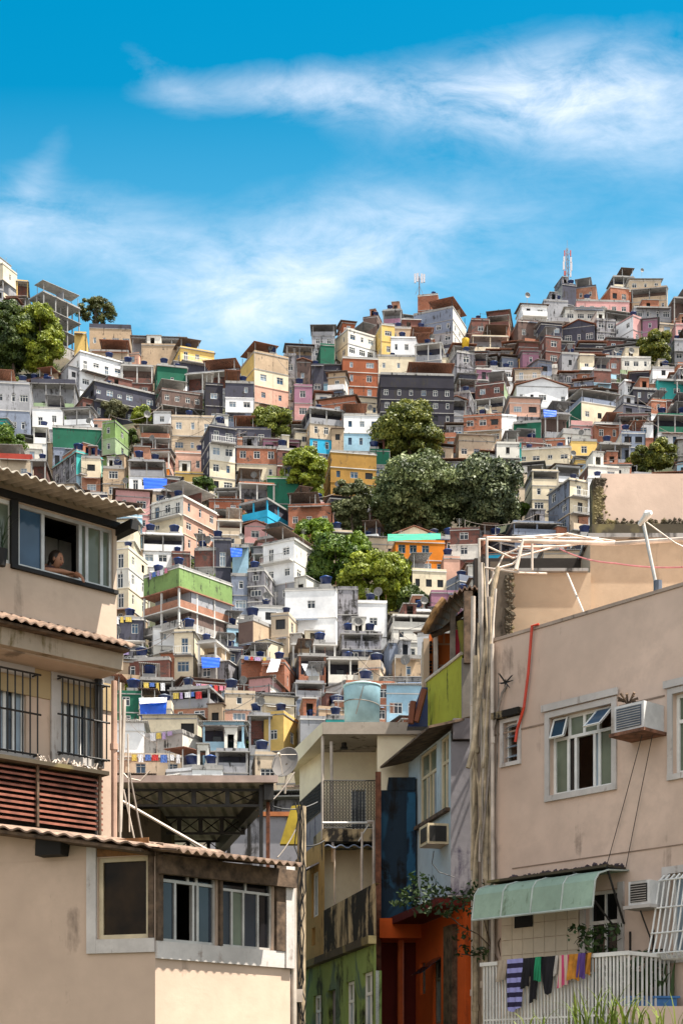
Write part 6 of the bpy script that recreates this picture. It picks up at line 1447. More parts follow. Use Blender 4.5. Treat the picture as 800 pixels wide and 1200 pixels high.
s = MB(FK); s.hexa([(wy[0]+f0-.2,-.35,wy[3]-.08),(wy[1]+f0+.1,-.35,wy[3]-.08),(wy[1]+f0+.1,.01,wy[3]+.1),(wy[0]+f0-.2,.01,wy[3]+.1)], [(wy[0]+f0-.2,-.35,wy[3]-.06),(wy[1]+f0+.1,-.35,wy[3]-.06),(wy[1]+f0+.1,.01,wy[3]+.13),(wy[0]+f0-.2,.01,wy[3]+.13)]); s.build('window_hood', greypanel, BH)
s = MB(FK); s.box(f0, .0, -.12, .01, zg+.002, zg+.128); s.build('ledge', moss, BH)
# big pale-blue tank on its roof
WT = thing('water_tank', P(424, 848, 29.5), 'big pale blue cylindrical water tank on the cream balcony house roof', 'water tank')
s = MB(); r_ = 21.5*29.5/F; h = P(0, 806, 29.5)[2]-P(0, 848, 29.5)[2]; s.lathe([(r_*.95, 0), (r_, h*.97), (r_*.99, h)], (0, 0, 0), 32); s.build('body', plain('tank_pale', (.32,.52,.60), .55, 0, .25, 2), WT, True)
s = MB(); s.lathe([(r_*1.03, h), (r_*1.03, h+.03), (r_*.5, h+.09), (.02, h+.1)], (0, 0, 0), 32); s.build('lid', plain('tank_lid', (.40,.62,.66), .5), WT, True)
s = MB(); s.tube([(r_*1.01*cos(a), r_*1.01*sin(a), h*.5-.05*sin(a+1)) for a in np.linspace(pi, 2*pi, 14)], .008, 4); s.tube([(-.12, -r_-.01, .1), (.02, -r_-.01, h*.9)], .008, 4); s.build('strap', cablem, WT)

# ---------------------------------------------------------------- dark blue house, orange house, light blue house
DB = thing('house', P(462, 1100, 27), 'dark blue-black rough alley house beside the cream balcony house, deep red below', 'house')
QD = 27.0
s = world_mb(); a = P(444, 926, QD); b = P(480, 0, QD); zq = P(0, 1078, QD)[2]; s.box(a[0], b[0]+.09, QD, QD+3, zq, a[2]); 
s.box(b[0]-.38, b[0]+.1, QD-.01, QD+2, a[2]+.003, P(0, 911, QD)[2]); s.build('upper_wall', darkblue, DB)
s = world_mb(); s.box(P(476, 0, QD)[0], b[0]+.1, QD-.05, QD-.012, zq, a[2]-.05); s.build('wall_strip', plaster('strip_blue', (.02,.085,.16), 1.15, (.008,.016,.028), fine=2.4), DB)
s = world_mb(); c = P(443, 0, QD-.1); s.box(c[0]-.05, c[0]+.05, QD-.15, QD-.06, .5, a[2]+.3); s.build('rusty_post', 'rusty_steel', DB)
s = world_mb(); s.box(a[0], b[0]+.5, QD+.6, QD+1, 0, zq-.3); s.build('lower_wall', darkred, DB)
s = world_mb(); s.box(a[0], b[0]+.4, QD-.3, QD+.59, zq-.35, zq-.002); s.build('beam', orangew, DB)
FO = Fr(P(549, 0, 24.0)[0], 24.0, .22, -.975)
OH = thing('house', FO.w(0, 0, 0), 'vivid orange low house under leafy branches beside the green awning', 'house')
zo = FO.z(549, 1056); f0 = FO.t(487)
wo1 = (FO.t(492)-f0, FO.t(498)-f0, FO.z(495, 1165), FO.z(495, 1128)); wo2 = (FO.t(507)-f0, FO.t(518)-f0, FO.z(512, 1200), FO.z(512, 1122)); 
mb = MB(FO); mb.facade((f0, 0), (0, 0), -.3, FO.z(487, 1086), [wo1, wo2], .15); mb.facade((FO.t(520), -.05), (0, -.05), -.3, zo); mb.facade((0, -.05), (0, 2), -.3, zo); mb.build('wall', orangew, OH)
for wn in (wo1, wo2): frame_win(FO, OH, wn[0]+f0, wn[1]+f0, wn[2], wn[3], .05, mull=(.5,), trans=.68, tm=(.5,), th=.05, mat=cablem, glasses=['glass_pale','glass_green','glass_dark','glass_dark'])
t0 = wo2[0]+f0; s = MB(FO); z = wo2[3]; s.hexa([(t0,-.4,z-.3),(t0+.6,-.4,z-.3),(t0+.6,-.38,z-.3),(t0,-.38,z-.3)], [(t0,0,z),(t0+.6,0,z),(t0+.6,.02,z),(t0,.02,z)]); s.build('tilted_sash', 'glass_dark', OH)
s = MB(FO); x = FO.t(485); s.tube([(x, -.25, FO.z(485, 1092)), (x, -.25, 0)], .06, 10); s.build('drain_pipe', plain('pipe_orange', (.62,.12,.03), .45), OH)
s = MB(FO); x = FO.t(529, -.1); s.box(x-.35, x+.15, -.14, -.052, -.2, FO.z(529, 1084, -.1)); s.build('dark_board', wood, OH)
s = MB(FO); s.box(f0, .0, -.5, .3, FO.z(487, 1086)+.01, FO.z(487, 1086)+.14); s.build('roof_slab', darkred, OH)
FC = Fr(P(528, 0, 25)[0], 25, .22, -.975)
BLH = thing('house', FC.w(0, 0, 3), 'pale blue narrow upper house with tall windows and a dark eave in the alley', 'house')
f0 = FC.t(478.5); z1_ = FC.z(520, 862); zb0 = FC.z(500, 1068)
wc1 = (FC.t(491.5)-f0, FC.t(511)-f0, FC.z(502, 961), FC.z(502, 878)); wc2 = (FC.t(515.5)-f0, FC.t(525.5)-f0, wc1[2], wc1[3])
mb = MB(FC); mb.facade((f0, 0), (0, 0), zb0, z1_, [wc1, wc2], .14); mb.build('wall', lightblue, BLH)
frame_win(FC, BLH, wc1[0]+f0, wc1[1]+f0, wc1[2], wc1[3], .03, mull=(.32, .5, .68), trans=.66, tm=(.5,), th=.05, mat=creamf, glasses=['glass_green','glass_pale','glass_green','glass_pale','glass_green','glass_green'])
frame_win(FC, BLH, wc2[0]+f0, wc2[1]+f0, wc2[2], wc2[3], .03, mull=(.5,), trans=.66, tm=(.5,), th=.05, mat=creamf, glasses=['glass_green','glass_pale','glass_green','glass_green'])
s = MB(FC); s.box(wc1[0]+f0-.1, wc2[1]+f0+.08, -.08, -.002, wc1[2]-.07, wc1[2]-.01); s.build('window_sill', wood, BLH)
s = world_mb(); a = P(528, 862, 24.98); b = P(552, 0, 24.98); s.box(a[0], b[0], 24.98, 27, P(0, 1052, 24.98)[2], P(0, 869, 24.98)[2]); s.build('side_panel', greypanel, BLH)
s = world_mb(); s.box(a[0]+.03, b[0]-.0, 24.90, 26, P(0, 867, 24.98)[2], P(0, 843, 24.98)[2]); s.build('block_top', plaster('block_violet', (.20,.18,.19), .6, (.05,.045,.05), fine=2), BLH)
s = MB(FC); p0, p1 = FC.t(476), FC.t(531); za, zb_ = FC.z(476, 862, -.3), FC.z(531, 838, -.3)
s.hexa([(p0-.3,-.42,z1_-.02),(p1,-.42,z1_-.02),(p1,.5,z1_+.22),(p0-.3,.5,z1_+.22)], [(p0-.3,-.42,z1_+.02),(p1,-.42,z1_+.02),(p1,.5,z1_+.27),(p0-.3,.5,z1_+.27)]); s.build('eave', wood, BLH)
s = world_mb(); s.tube([P(548, 1053, 24.6), P(524, 1053, 24.6), P(523, 1075, 24.6)], .06, 10); s.build('bent_pipe', plain('pipe_cream', (.52,.42,.30), .6, 0, .3, 5), BLH)
A3 = thing('air_conditioner', P(519, 985, 25.2), 'small cream air conditioner hanging under the pale blue house windows', 'air conditioner', 0, 'window air conditioners on the alley side')
x, z = FC.t(521), FC.z(515, 983); s = MB(FC); s.box(x-.3, x+.22, -.36, -.003, z-.17, z+.17); s.build('casing', creamf, A3)
s = MB(FC); s.box(x+.222, x+.228, -.33, -.04, z-.13, z+.13); s.box(x-.2, x+.15, -.368, -.362, z-.12, z+.12); s.build('front_grille', 'dark_steel', A3)
wire([P(508, 997, 24.8), P(506, 1012, 24.8), P(514, 1022, 24.8), P(532, 1028, 24.8)], .008, 'cable_black', 'looping black cable below the alley air conditioner')
# terrace with mossy parapet, posts and wooden roof above it
TE = thing('roof_terrace', P(520, 860, 26), 'ramshackle roof terrace with yellow-green mossy parapet and corrugated lean-to roof', 'terrace')
FT = Fr(P(541, 0, 25.2)[0], 25.2, .25, -.968)
f0 = FT.t(499); zA = FT.z(499, 800); zB_ = FT.z(540, 768)
s = MB(FT); nn = 16
for i in range(nn):
    u0, u1 = i/nn, (i+1)/nn; sm = lambda u: u*u*(3-2*u); t0, t1 = f0*(1-u0), f0*(1-u1); a, b = zA+(zB_-zA)*sm(u0), zA+(zB_-zA)*sm(u1)
    s.quad((t0, 0, FT.z(520, 868)), (t1, 0, FT.z(520, 868)), (t1, 0, b), (t0, 0, a)); s.quad((t0, 0, a), (t1, 0, b), (t1, .12, b), (t0, .12, a)); s.quad((t0, .12, FT.z(520, 868)), (t1, .12, FT.z(520, 868)), (t1, .12, b), (t0, .12, a))
s.build('parapet', ygreen, TE)
s = MB(FT); s.tube([(f0*(1-u), -.01, zA+(zB_-zA)*(u*u*(3-2*u))+.02) for u in np.linspace(0, 1, 12)], .03, 6); s.build('parapet_edge', 'pvc', TE)
s = world_mb(); a = P(541, 771, 25.1); b = P(553, 0, 25.1); s.box(a[0], b[0], 25.1, 25.6, P(0, 866, 25.1)[2], a[2]); s.build('pier', plaster('pier_grey', (.17,.15,.13), .5, (.05,.045,.04), fine=2), TE)
za = P(0, 742, 25.3)[2]; zb_ = P(0, 690, 25.3)[2]
s = world_mb()
n = 60; vs = []; fs = []
A_, B_, C_, D_ = [np.array(p) for p in (P(496, 741, 25.6), P(536, 702, 25.2), P(566, 690, 25.6), P(541, 704, 28.5))]
Bq = np.array(P(566, 688, 25.4)); A2_ = np.array(P(518, 742, 29)); B2_ = np.array(P(568, 700, 29))
for e, (p, q_) in enumerate(((A_, Bq), (A2_, B2_))):
    for i in range(n+1):
        u = i/n; pt = p+(q_-p)*u+np.array((0, 0, .28*sin(pi*u)*(1-.3*e)+.03*sin(2*pi*i/5))); vs += [tuple(pt), tuple(pt-np.array((0, 0, .03)))]
m = 2*(n+1)
for i in range(n): a = 2*i; fs += [(a, a+2, m+a+2, m+a), (a+1, m+a+1, m+a+3, a+3), (a, a+1, a+3, a+2)]
s.add(vs, fs); s.build('corrugated_roof', rooft, TE)
s = world_mb(); s.tube([tuple(A_), tuple(P(512, 712, 25.4)), tuple(P(520, 702, 25.4))], .055, 8); s.build('log_beam', plain('log', (.36,.20,.08), .85, 0, .45, 8), TE)
s = world_mb(); s.tube([P(505, 745, 26.4), P(560, 720, 26.2)], .05, 6); s.build('rafter', wood, TE); s = world_mb(); s.tube([P(515, 742, 27), P(565, 700, 27)], .05, 6); s.build('rafter', wood, TE)
for px, y0_, y1_, D, r_, m in ((510, 735, 815, 27.35, .04, 'pvc'), (530, 722, 795, 26.15, .045, 'cable_grey'), (548, 700, 772, 25.1, .07, None)):
    s = world_mb(); x, _, z_a = P(px, y0_-6, D); z_b = P(px, y1_+6, D)[2]; s.box(x-r_, x+r_, D-r_, D+r_, z_b, z_a); s.build('post', MATS[m] if m else wood, TE)
s = world_mb(); s.tube([P(539, 728, 25.6), P(541, 745, 25.6), P(545, 770, 25.6)], .06, 8); s.build('hanging_bundle', plain('bundle_olive', (.13,.12,.02), .9), TE)
OB = thing('brick_shed', P(520, 830, 27.5), 'orange brick shed wall with perforated blocks behind the terrace posts', 'wall')
s = world_mb(); a = P(503, 742, 27.5); b = P(535, 0, 27.5); s.box(a[0], b[0], 27.5, 28, P(0, 830, 27.5)[2], a[2]); o_ = s.build('wall', brick('orange_block', (.60,.14,.02), (.45,.30,.18), 1.6, .1), OB)
s = world_mb(); s.box(P(496,0,27.3)[0], P(503,0,27.3)[0]-.004, 27.3, 28, P(0, 830, 27.3)[2], P(0, 748, 27.3)[2]); s.box(b[0]+.004, P(556,0,27.5)[0], 27.5, 28, P(0, 830, 27.5)[2], P(0, 728, 27.5)[2]); s.build('pale_wall', wallR2, OB)
for yy in (752, 775):
    s = world_mb(); 
    c = P(507, yy, 27.46)
    for i in range(3):
        for j in range(4): s.box(c[0]-.06+i*.06, c[0]-.02+i*.06, 27.47, 27.498, c[2]-j*.06-.02, c[2]-j*.06+.015)
    s.build('air_block', 'black_stuff', OB)
s = world_mb(); c = P(534, 745, 26.2); s.box(c[0]-.06, c[0]+.06, 26.2, 26.26, c[2]-.45, c[2]+.1); solo(s, 'laundry', plain('cloth_red', (.40,.03,.05), .9), 'dark red cloth hanging at the terrace post', 'laundry')
s = world_mb(); a = P(487, 812, 27); s.hexa([(a[0]-.15,27,a[2]-.6),(a[0]+.35,27,a[2]-.6),(a[0]+.35,27.3,a[2]-.6),(a[0]-.15,27.3,a[2]-.6)], [(a[0]+.1,27,a[2]+.1),(a[0]+.35,27,a[2]+.1),(a[0]+.35,27.3,a[2]+.1),(a[0]+.1,27.3,a[2]+.1)]); solo(s, 'tarp_bundle', 'blue_poly', 'deep blue tarp heap left of the mossy parapet', 'tarp')
for i, (a, b) in enumerate((((481,848),(484,822)),((487,846),(497,808)))): wire([P(*a, 26.6), P(*b, 26.6)], .06, plain('clay_pipe', (.20,.065,.035), .8), ['short clay pipe leaning left of the mossy parapet','longer clay pipe leaning against the mossy parapet'][i], 'clay_pipe', cat='pipe')

# ---------------------------------------------------------------- utility poles and cables of the alley
UP = thing('utility_pole', P(352, 1230, 24), 'slim weathered utility pole wrapped in cables in the alley', 'pole')
s = world_mb(); x, y, z = P(352, 0, 24); s.tube([(x, y, 0), (x+.02, y, P(0, 945, 24)[2])], .07, 8); s.build('shaft', 'old_pvc', UP)
s = world_mb(); rg = random.Random(5)
for i in range(5): s.tube([P(352+rg.uniform(-5, 5)+2*sin(k*1.3+i), 940+k*26, 23.85) for k in range(12)], .010, 4)
s.build('cables', 'cable_black', UP)
s = world_mb(); s.box(x-.12, x+.04, 23.8, 23.92, P(0,1175,24)[2], P(0,1160,24)[2]); s.build('junction_box', 'pvc', UP)
for i, (a, b, sg, lab) in enumerate((((300,950),(345,905),.1,'black cable rising from the canopy end to the dish'),((352,990),(380,985),.05,'short cable from the utility pole to the balcony house'),((345,1050),(351,1200),.0,'straight cable running down beside the drain pipe'),((320,945),(372,940),.08,'grey cable crossing the alley at balcony height'),((325,1005),(352,960),.06,'cable looping from the eave end up to the pole'))):
    wire([P(*a, 24.5), P(*b, 25)], .012, 'cable_black' if i % 2 else 'cable_grey', lab, sag=sg)
# ------------------------------------------------------------------ masts on the skyline
def mast(px, pyb, pyt, D, label, panels, lattice):
    x, y, zb = P(px, pyb, D); zt_ = P(px, pyt, D)[2]; r = thing('phone_mast', (x, y, zb), label, 'phone mast'); h = zt_-zb
    s = MB()
    if lattice:
        e = .30
        for sx, sy in ((-e, -e), (e, -e), (e, e), (-e, e)): s.tube([(sx, sy, 0), (sx*.5, sy*.5, h)], .07, 5)
        n = 8
        for i in range(n):
            k0, k1 = 1-.5*i/n, 1-.5*(i+1)/n
            for a, b in (((-e, -e), (e, -e)), ((e, -e), (e, e)), ((-e, -e), (-e, e))): s.tube([(a[0]*k0, a[1]*k0, h*i/n), (b[0]*k1, b[1]*k1, h*(i+1)/n)], .035, 4); s.tube([(b[0]*k0, b[1]*k0, h*i/n), (a[0]*k1, a[1]*k1, h*(i+1)/n)], .035, 4)
    else: s.tube([(0, 0, 0), (0, 0, h)], .12, 8); s.tube([(-.8, 0, 0), (0, 0, h*.5), (.8, 0, 0)], .05, 5)
    s.build('tower', plain('mast_grey', (.30,.27,.28), .6, .2), r)
    for (dx, fz, hh, w_, m) in panels:
        s = MB(); s.tube([(0, 0, h*fz), (dx, -.2, h*fz)], .05, 4); s.box(dx-w_/2, dx+w_/2, -.45, -.2, h*fz-hh/2, h*fz+hh/2); s.build('antenna_panel', m, r)
    s = MB(); s.tube([(0, 0, h), (0, 0, h*1.22)], .03, 4); s.build('rod', 'mast_grey', r)
plain('mast_red', (.45,.09,.08), .6); plain('mast_white', (.55,.52,.55), .5)
mast(491, 345, 324, 318, 'slim mast with a cluster of grey panels on the dark tower house', [(-.9,.85,1.9,.35,'mast_white'),(-.4,.9,1.7,.35,'mast_white'),(.5,.85,1.9,.35,'mast_white'),(1.0,.85,1.7,.35,'mast_white')], False)
mast(664, 334, 291, 338, 'taller red and white lattice mast with panels on the right part of skyline', [(-.6,.84,1.3,.25,'mast_red'),(.7,.84,1.3,.25,'mast_red'),(-.8,.50,1.8,.45,'mast_white'),(.85,.48,1.9,.45,'mast_white'),(.8,.66,1.2,.4,'mast_white'),(-.7,.68,1.2,.4,'mast_white'),(-.6,.3,1.0,.35,'mast_red'),(.7,.28,1.4,.35,'mast_white')], True)
# ------------------------------------------------------------------ roof tanks, dishes, tarps, washing, cables
def local(rec, x, y, z):
    o = rec['o']; c, s_ = cos(rec['yaw']), sin(rec['yaw']); return (o.location.x+c*x-s_*y, o.location.y+s_*x+c*y, o.location.z+z)
def pix(p): return (CX+F*p[0]/p[1], HY-F*(p[2]-CZ)/p[1])
s = MB(); s.lathe([(.46, 0), (.60, .70), (.63, .72), (.63, .78)], (0,0,0), 16); tank_body = s.mesh('body', MATS['blue_poly'], True)
s = MB(); s.lathe([(.655, .77), (.655, .84), (.35, .97), (.2, .985), (.2, 1.04), (.03, 1.05)], (0,0,0), 16); tank_lid = s.mesh('lid', MATS['blue_poly_lid'], True); tank_lid2 = s.mesh('lid', MATS['grey_poly'], True)
s = MB(); s.box(-.62, .62, -.62, .62, -.6, -.004); tank_stand = s.mesh('stand', MATS['slab_concrete'])
s = MB(); k = 14
for i, (r_, d_) in enumerate(((.02, .10), (.2, .08), (.38, 0), (.4, -.01), (.2, .10), (.02, .12))):
    for j in range(k): s.v.append((r_*cos(2*pi*j/k), d_, r_*sin(2*pi*j/k)))
for i in range(5):
    for j in range(k): s.f.append((i*k+j, i*k+(j+1)%k, (i+1)*k+(j+1)%k, (i+1)*k+j))
dish_me = s.mesh('dish', MATS['dish_grey'], True)
s = MB(); s.tube([(0, .1, 0), (0, .25, -.1), (0, .25, -1.2)], .03, 5); s.tube([(0, .02, -.3), (0, -.35, -.02)], .015, 4); arm_me = s.mesh('arm', MATS['aluminium'])
DEFER = []    # (object, look words, px, py)
rt = random.Random(77)
for rec in HOUSES:
    if rec['roof'] in ('flat', 'par') and rec['D'] > 120:
        k = rt.choice([0, 0, 0, 1, 1, 2]) if rec['px'] < 600 or rt.random() < .6 else 0
        if rec['yt'] > 560: k = max(k, rt.choice([0, 0, 1, 2]))
        if rec['hw'] < 2: k = min(k, 1)
        xs = [rt.uniform(-.6, .6)] if k == 1 else [-.55+rt.uniform(-.1, .1), .45+rt.uniform(-.1, .2)]
        for i in range(k):
            x = xs[i]*rec['hw']; y = -rec['hd']+rt.uniform(.75, 1.3); up = .62
            p = local(rec, x, y, rec['zr']+up); q = pix(p); 
            o = thing('water_tank', p, None, 'water tank', rt.uniform(0, 6), 'blue water tanks on hillside roofs')
            for nm, me in (('body', tank_body), ('lid', rt.choice([tank_lid, tank_lid2])), ('stand', tank_stand)):
                c = bpy.data.objects.new(nm, me); COL.objects.link(c); c.parent = o
                if nm == 'stand': c.rotation_euler = (0, 0, -o.rotation_euler[2]+rec['yaw'])
            sc = rt.uniform(.7, 1.2); o.scale = (sc, sc, sc); o.location.z += .6*(sc-1)
            ps = '' if k == 1 else ('left ' if i == 0 else 'right ')
            DEFER.append((o, ps+'blue water tank on the '+CW[rec['col']]+' house', q[0], q[1]))
    if rt.random() < .13:
        p = local(rec, rt.uniform(-.5, .5)*rec['hw'], -rec['hd']+.3, rec['zr']+(1.5 if rec['roof'] in ('flat','par') else 2.4)); q = pix(p)
        o = thing('satellite_dish', p, None, 'satellite dish', rt.uniform(-.6, .5), 'small satellite dishes on the slope'); sc = rt.uniform(1.0, 1.5); o.scale = (sc,)*3
        for nm, me in (('dish', dish_me), ('arm', arm_me)): c = bpy.data.objects.new(nm, me); COL.objects.link(c); c.parent = o
        DEFER.append((o, 'small grey dish on the '+CW[rec['col']]+' house', q[0], q[1]))
# washing lines in front of some lower houses
cm_ = [plain('wash_white', (.7,.7,.72), .9), plain('wash_pink', (.6,.2,.28), .9), plain('wash_red', (.5,.04,.04), .9), plain('wash_blue', (.08,.16,.45), .9), plain('wash_lilac', (.4,.3,.5), .9), plain('wash_yellow', (.6,.45,.1), .9)]
nl_ = 0
for rec in sorted(HOUSES, key=lambda h: -h['yb']):
    if nl_ >= 15 or rec['yt'] < 560 or rt.random() < .66 or rec['hw'] < 1.6: continue
    if occluded(rec['x0'], rec['x1'], rec['yt']): continue
    w = 2*rec['hw']*rt.uniform(.5, .9); x0_ = -w/2; z = rec['zr']+.15-rt.choice([0, .55]); y = -rec['hd']-.35
    p = local(rec, 0, y, z); q = pix(p)
    o = thing('washing_line', p, None, 'laundry', rec['yaw'], 'washing lines on the hillside'); o['_o'] = [0, 0, 0]
    s = MB(); s.tube([(x0_, 0, 0), (0, 0, -.06), (-x0_, 0, 0)], .012, 4); s.tube([(x0_, 0, 0), (x0_, .36, 0)], .02, 4); s.tube([(-x0_, 0, 0), (-x0_, .36, 0)], .02, 4); s.build('line', 'aluminium', o)
    x = x0_+.1
    while x < -x0_-.5:
        ww = rt.uniform(.3, .75); hh = rt.uniform(.4, .95); s = MB(); n = 5
        for j in range(4):
            for i in range(n+1): s.v.append((x+ww*i/n, .03*sin(i*2.1+j)-.01, -.03-hh*j/3*(1+.07*sin(i*3))))
        for j in range(3):
            for i in range(n): a = j*(n+1)+i; s.f.append((a, a+1, a+n+2, a+n+1))
        s.build('garment', rt.choice(cm_), o); x += ww+rt.uniform(.03, .25)
    nl_ += 1; DEFER.append((o, 'washing line of mixed clothes on the '+CW[rec['col']]+' house', q[0], q[1]))
# special pieces
def sheet_thing(name, quad, mat, label, cat, th=.04, fold=0.0, seed=1):
    A, B, C_, D_ = [np.array(P(*p)) for p in quad]; s = MB(); n = 14; rg = np.random.default_rng(seed)
    for k_ in (0, 1):
        for j in range(n+1):
            for i in range(n+1):
                u, v = i/n, j/n; p = A*(1-u)*(1-v)+B*u*(1-v)+C_*u*v+D_*(1-u)*v
                p = p+np.array((0, k_*th-fold*(sin(9*u+5*v)+.6*sin(17*v-4*u)+.5*sin(23*u+11*v)), 0)); s.v.append(tuple(p))
    m = (n+1)**2
    for k_ in (0, 1):
        for j in range(n):
            for i in range(n): a = k_*m+j*(n+1)+i; s.f.append((a, a+1, a+n+2, a+n+1))
    return solo(s, name, mat, label, cat, None, True)
tb = plain('tarp_blue', (.010,.10,.62), .45, 0, .12, 1)
D0 = D_of(856)-1.5
sheet_thing('tarp', [(163,819,D0),(196,818,D0-.5),(193,856,D0-.5),(167,858,D0)], tb, 'big bright blue tarpaulin hanging beside the green house', 'tarp', fold=.09)
sheet_thing('tarp', [(163,818,D0-.2),(196,817,D0-.6),(195,823,D0-1.0),(164,825,D0-.6)], 'wash_white', 'white strip of sheeting across the top of the blue tarpaulin', 'tarp', fold=.04)
D1 = D_of(812)-2.2
sheet_thing('awning_sheet', [(318,772,D1),(329,773,D1+.3),(325,787,D1-.8),(312,788,D1-.8)], 'wash_white', 'left white sheet awning on the brick terrace', 'awning', fold=.03)
sheet_thing('awning_sheet', [(353,778,D1),(366,778,D1),(374,792,D1-.9),(360,792,D1-.9)], 'wash_white', 'right white sheet awning on the brick terrace', 'awning', fold=.03)
D2 = D_of(676)-1.2
sheet_thing('roof_netting', [(454,626,D2),(516,625,D2+.5),(516,632,D2-.6),(454,634,D2-1)], plain('net_green', (.01,.27,.17), .7), 'turquoise green netting along the top of the orange corner house', 'netting', fold=.05)
for (px0, px1, y0_, y1_, yb_, mt, lab) in ((38,60,478,492,478,'blue_poly','dark blue tarp under the yellow-green gallery house'),(168,196,560,572,592,'tarp_blue','small blue tarp beside the cream house with grey roof terrace'),(270,284,642,652,672,'tarp_blue','bright blue patch of sheeting left of the white balcony house'),(236,258,770,782,800,'tarp_blue','blue tarp under the bright green parapet building'),(636,652,480,488,512,'tarp_blue','blue tarp on the grey roof beside the cream gabled house'),(745,756,492,506,520,'plastic_teal','teal sheet hanging near the right edge')):
    if mt == 'plastic_teal': plain('plastic_teal', (.04,.36,.42), .5)
    D = D_of(yb_)-1.5; sheet_thing('tarp', [(px0,y0_,D),(px1,y0_+1,D),(px1-1,y1_,D-.4),(px0+1,y1_+1,D-.4)], mt, lab, 'tarp', fold=.022)
YT = thing('water_tank', P(545, 407, 296), 'bright yellow upright water tank among brown roofs below the dark tower house', 'water tank')
s = MB(); s.lathe([(.62, 0), (.72, 1.5), (.7, 1.6)], (0,0,0), 16); s.build('body', plain('tank_yellow', (.62,.38,.01), .5), YT, True); s = MB(); s.lathe([(.72, 1.6), (.45, 1.75), (.05, 1.8)], (0,0,0), 16); s.build('lid', 'tank_yellow', YT, True)
TQ = thing('water_tank', P(94, 414, 298), 'teal-blue barrel tank beside the small yellow skyline house', 'water tank')
s = MB(); s.lathe([(.7, 0), (.9, 1.2), (.85, 1.3)], (0,0,0), 16); s.build('body', plain('tank_teal', (.02,.25,.38), .5), TQ, True); s = MB(); s.lathe([(.9, 1.3), (.4, 1.5), (.05, 1.52)], (0,0,0), 16); s.build('lid', 'tank_teal', TQ, True)
# cables strung over the roofs
vis = [h for h in HOUSES if not occluded(h['x0'], h['x1'], h['yt'])]
for i in range(46):
    a = rt.choice(vis); c_ = [b for b in vis if 25 < abs(b['px']-a['px']) < 110 and abs(b['yt']-a['yt']) < 45 and abs(b['D']-a['D']) < 16]
    if not c_: continue
    b = rt.choice(c_); pa = local(a, 0, -a['hd']*.9, a['zr']+1.4); pb = local(b, 0, -b['hd']*.9, b['zr']+1.4)
    s = MB(); n = 14; sg = rt.uniform(.4, 1.6)
    s.tube([(pa[0]+(pb[0]-pa[0])*u, pa[1]+(pb[1]-pa[1])*u, pa[2]+(pb[2]-pa[2])*u-4*sg*u*(1-u)) for u in np.linspace(0, 1, n)], .028, 4)
    s.tube([(pa[0], pa[1], pa[2]-1.6), (pa[0], pa[1], pa[2]+.1)], .05, 4); s.tube([(pb[0], pb[1], pb[2]-1.6), (pb[0], pb[1], pb[2]+.1)], .05, 4)
    o = solo(s, 'power_cable', 'cable_black' if rt.random() < .6 else 'cable_grey', None, 'cable', 'cables strung between the hillside houses'); q = pix(((pa[0]+pb[0])/2, (pa[1]+pb[1])/2, (pa[2]+pb[2])/2)); DEFER.append((o, 'overhead cable between two roof posts', q[0], q[1]))
# shrubs and creepers in the gaps between the houses: one mass of ground cover
rng = np.random.default_rng(3); A = []
for i in range(420):
    px = rng.uniform(-20, 820); py = rng.uniform(max(365, ridge(px)+4), 925)
    D = D_of(py)+rng.uniform(-1, 2); X = (px-CX)/F*D; z = ground_z(X, D)-2.4; R_ = rng.uniform(.7, 1.6)
    A.append(leaves(rng, (X, D, z+R_*.4), R_, 130, .22, .8))
o = bpy.data.objects.new('undergrowth', leaf_mesh('undergrowth', np.concatenate(A), 'leaf_md')); COL.objects.link(o); tag(o, 'green scrub filling the gaps between the hillside houses', 'undergrowth', None, 'stuff')

# ------------------------------------------------------------------ labels
def feat(h):
    if h['roof'] == 'ter': return 'with a roofed terrace'
    if h['roof'] in ('sheet', 'sheetb', 'sheetp'): return 'with a tin roof'
    if h['roof'] == 'tile': return 'with a tiled roof'
    if 'o' in h['st']: return 'with an open gallery'
    if 'b' in h['st']: return 'with a balcony'
    if len(set(h['cols'])) > 1: return 'over '+CW[h['cols'][-1]]+' lower walls'
    return 'with a flat roof'
MK = [(h['mark'], h['px'], h['py']) for h in HOUSES if h['mark']]
assert len({m[0] for m in MK}) == len(MK)
def where(px, py):
    m = min((m for m in MK if (m[1]-px)**2+(m[2]-py)**2 > 60), key=lambda m: (m[1]-px)**2+((m[2]-py)*1.2)**2)
    dx, dy = px-m[1], m[2]-py; a = (math.degrees(atan2(dy, dx))+360) % 360
    d = ['right of','above right of','above','above left of','left of','below left of','below','below right of'][int((a+22.5)//45) % 8]
    return m[0], d, sqrt(dx*dx+dy*dy)
for h in HOUSES:
    h['o']['group'] = 'houses stacked up the hillside'
    if h['lab']: h['o']['label'] = h['lab']; continue
    if h['mark']: 
        t = h['mark']+', '+NW[h['n']]; t += ' '+feat(h) if len((t+' '+feat(h)).split()) <= 16 and 'with' not in h['mark'] else ''
        h['o']['label'] = t; continue
    DEFER.append((h['o'], CW[h['col']]+' '+NW[h['n']]+' house '+feat(h), h['px'], h['py']))
B = {}
for o, look, px, py in DEFER:
    m, d, r_ = where(px, py); B.setdefault((look, m, d), []).append((r_, o))
ORD = ['nearest ', 'second nearest ', 'third nearest ', 'fourth nearest ', 'fifth nearest ', 'sixth nearest ', 'seventh nearest ']
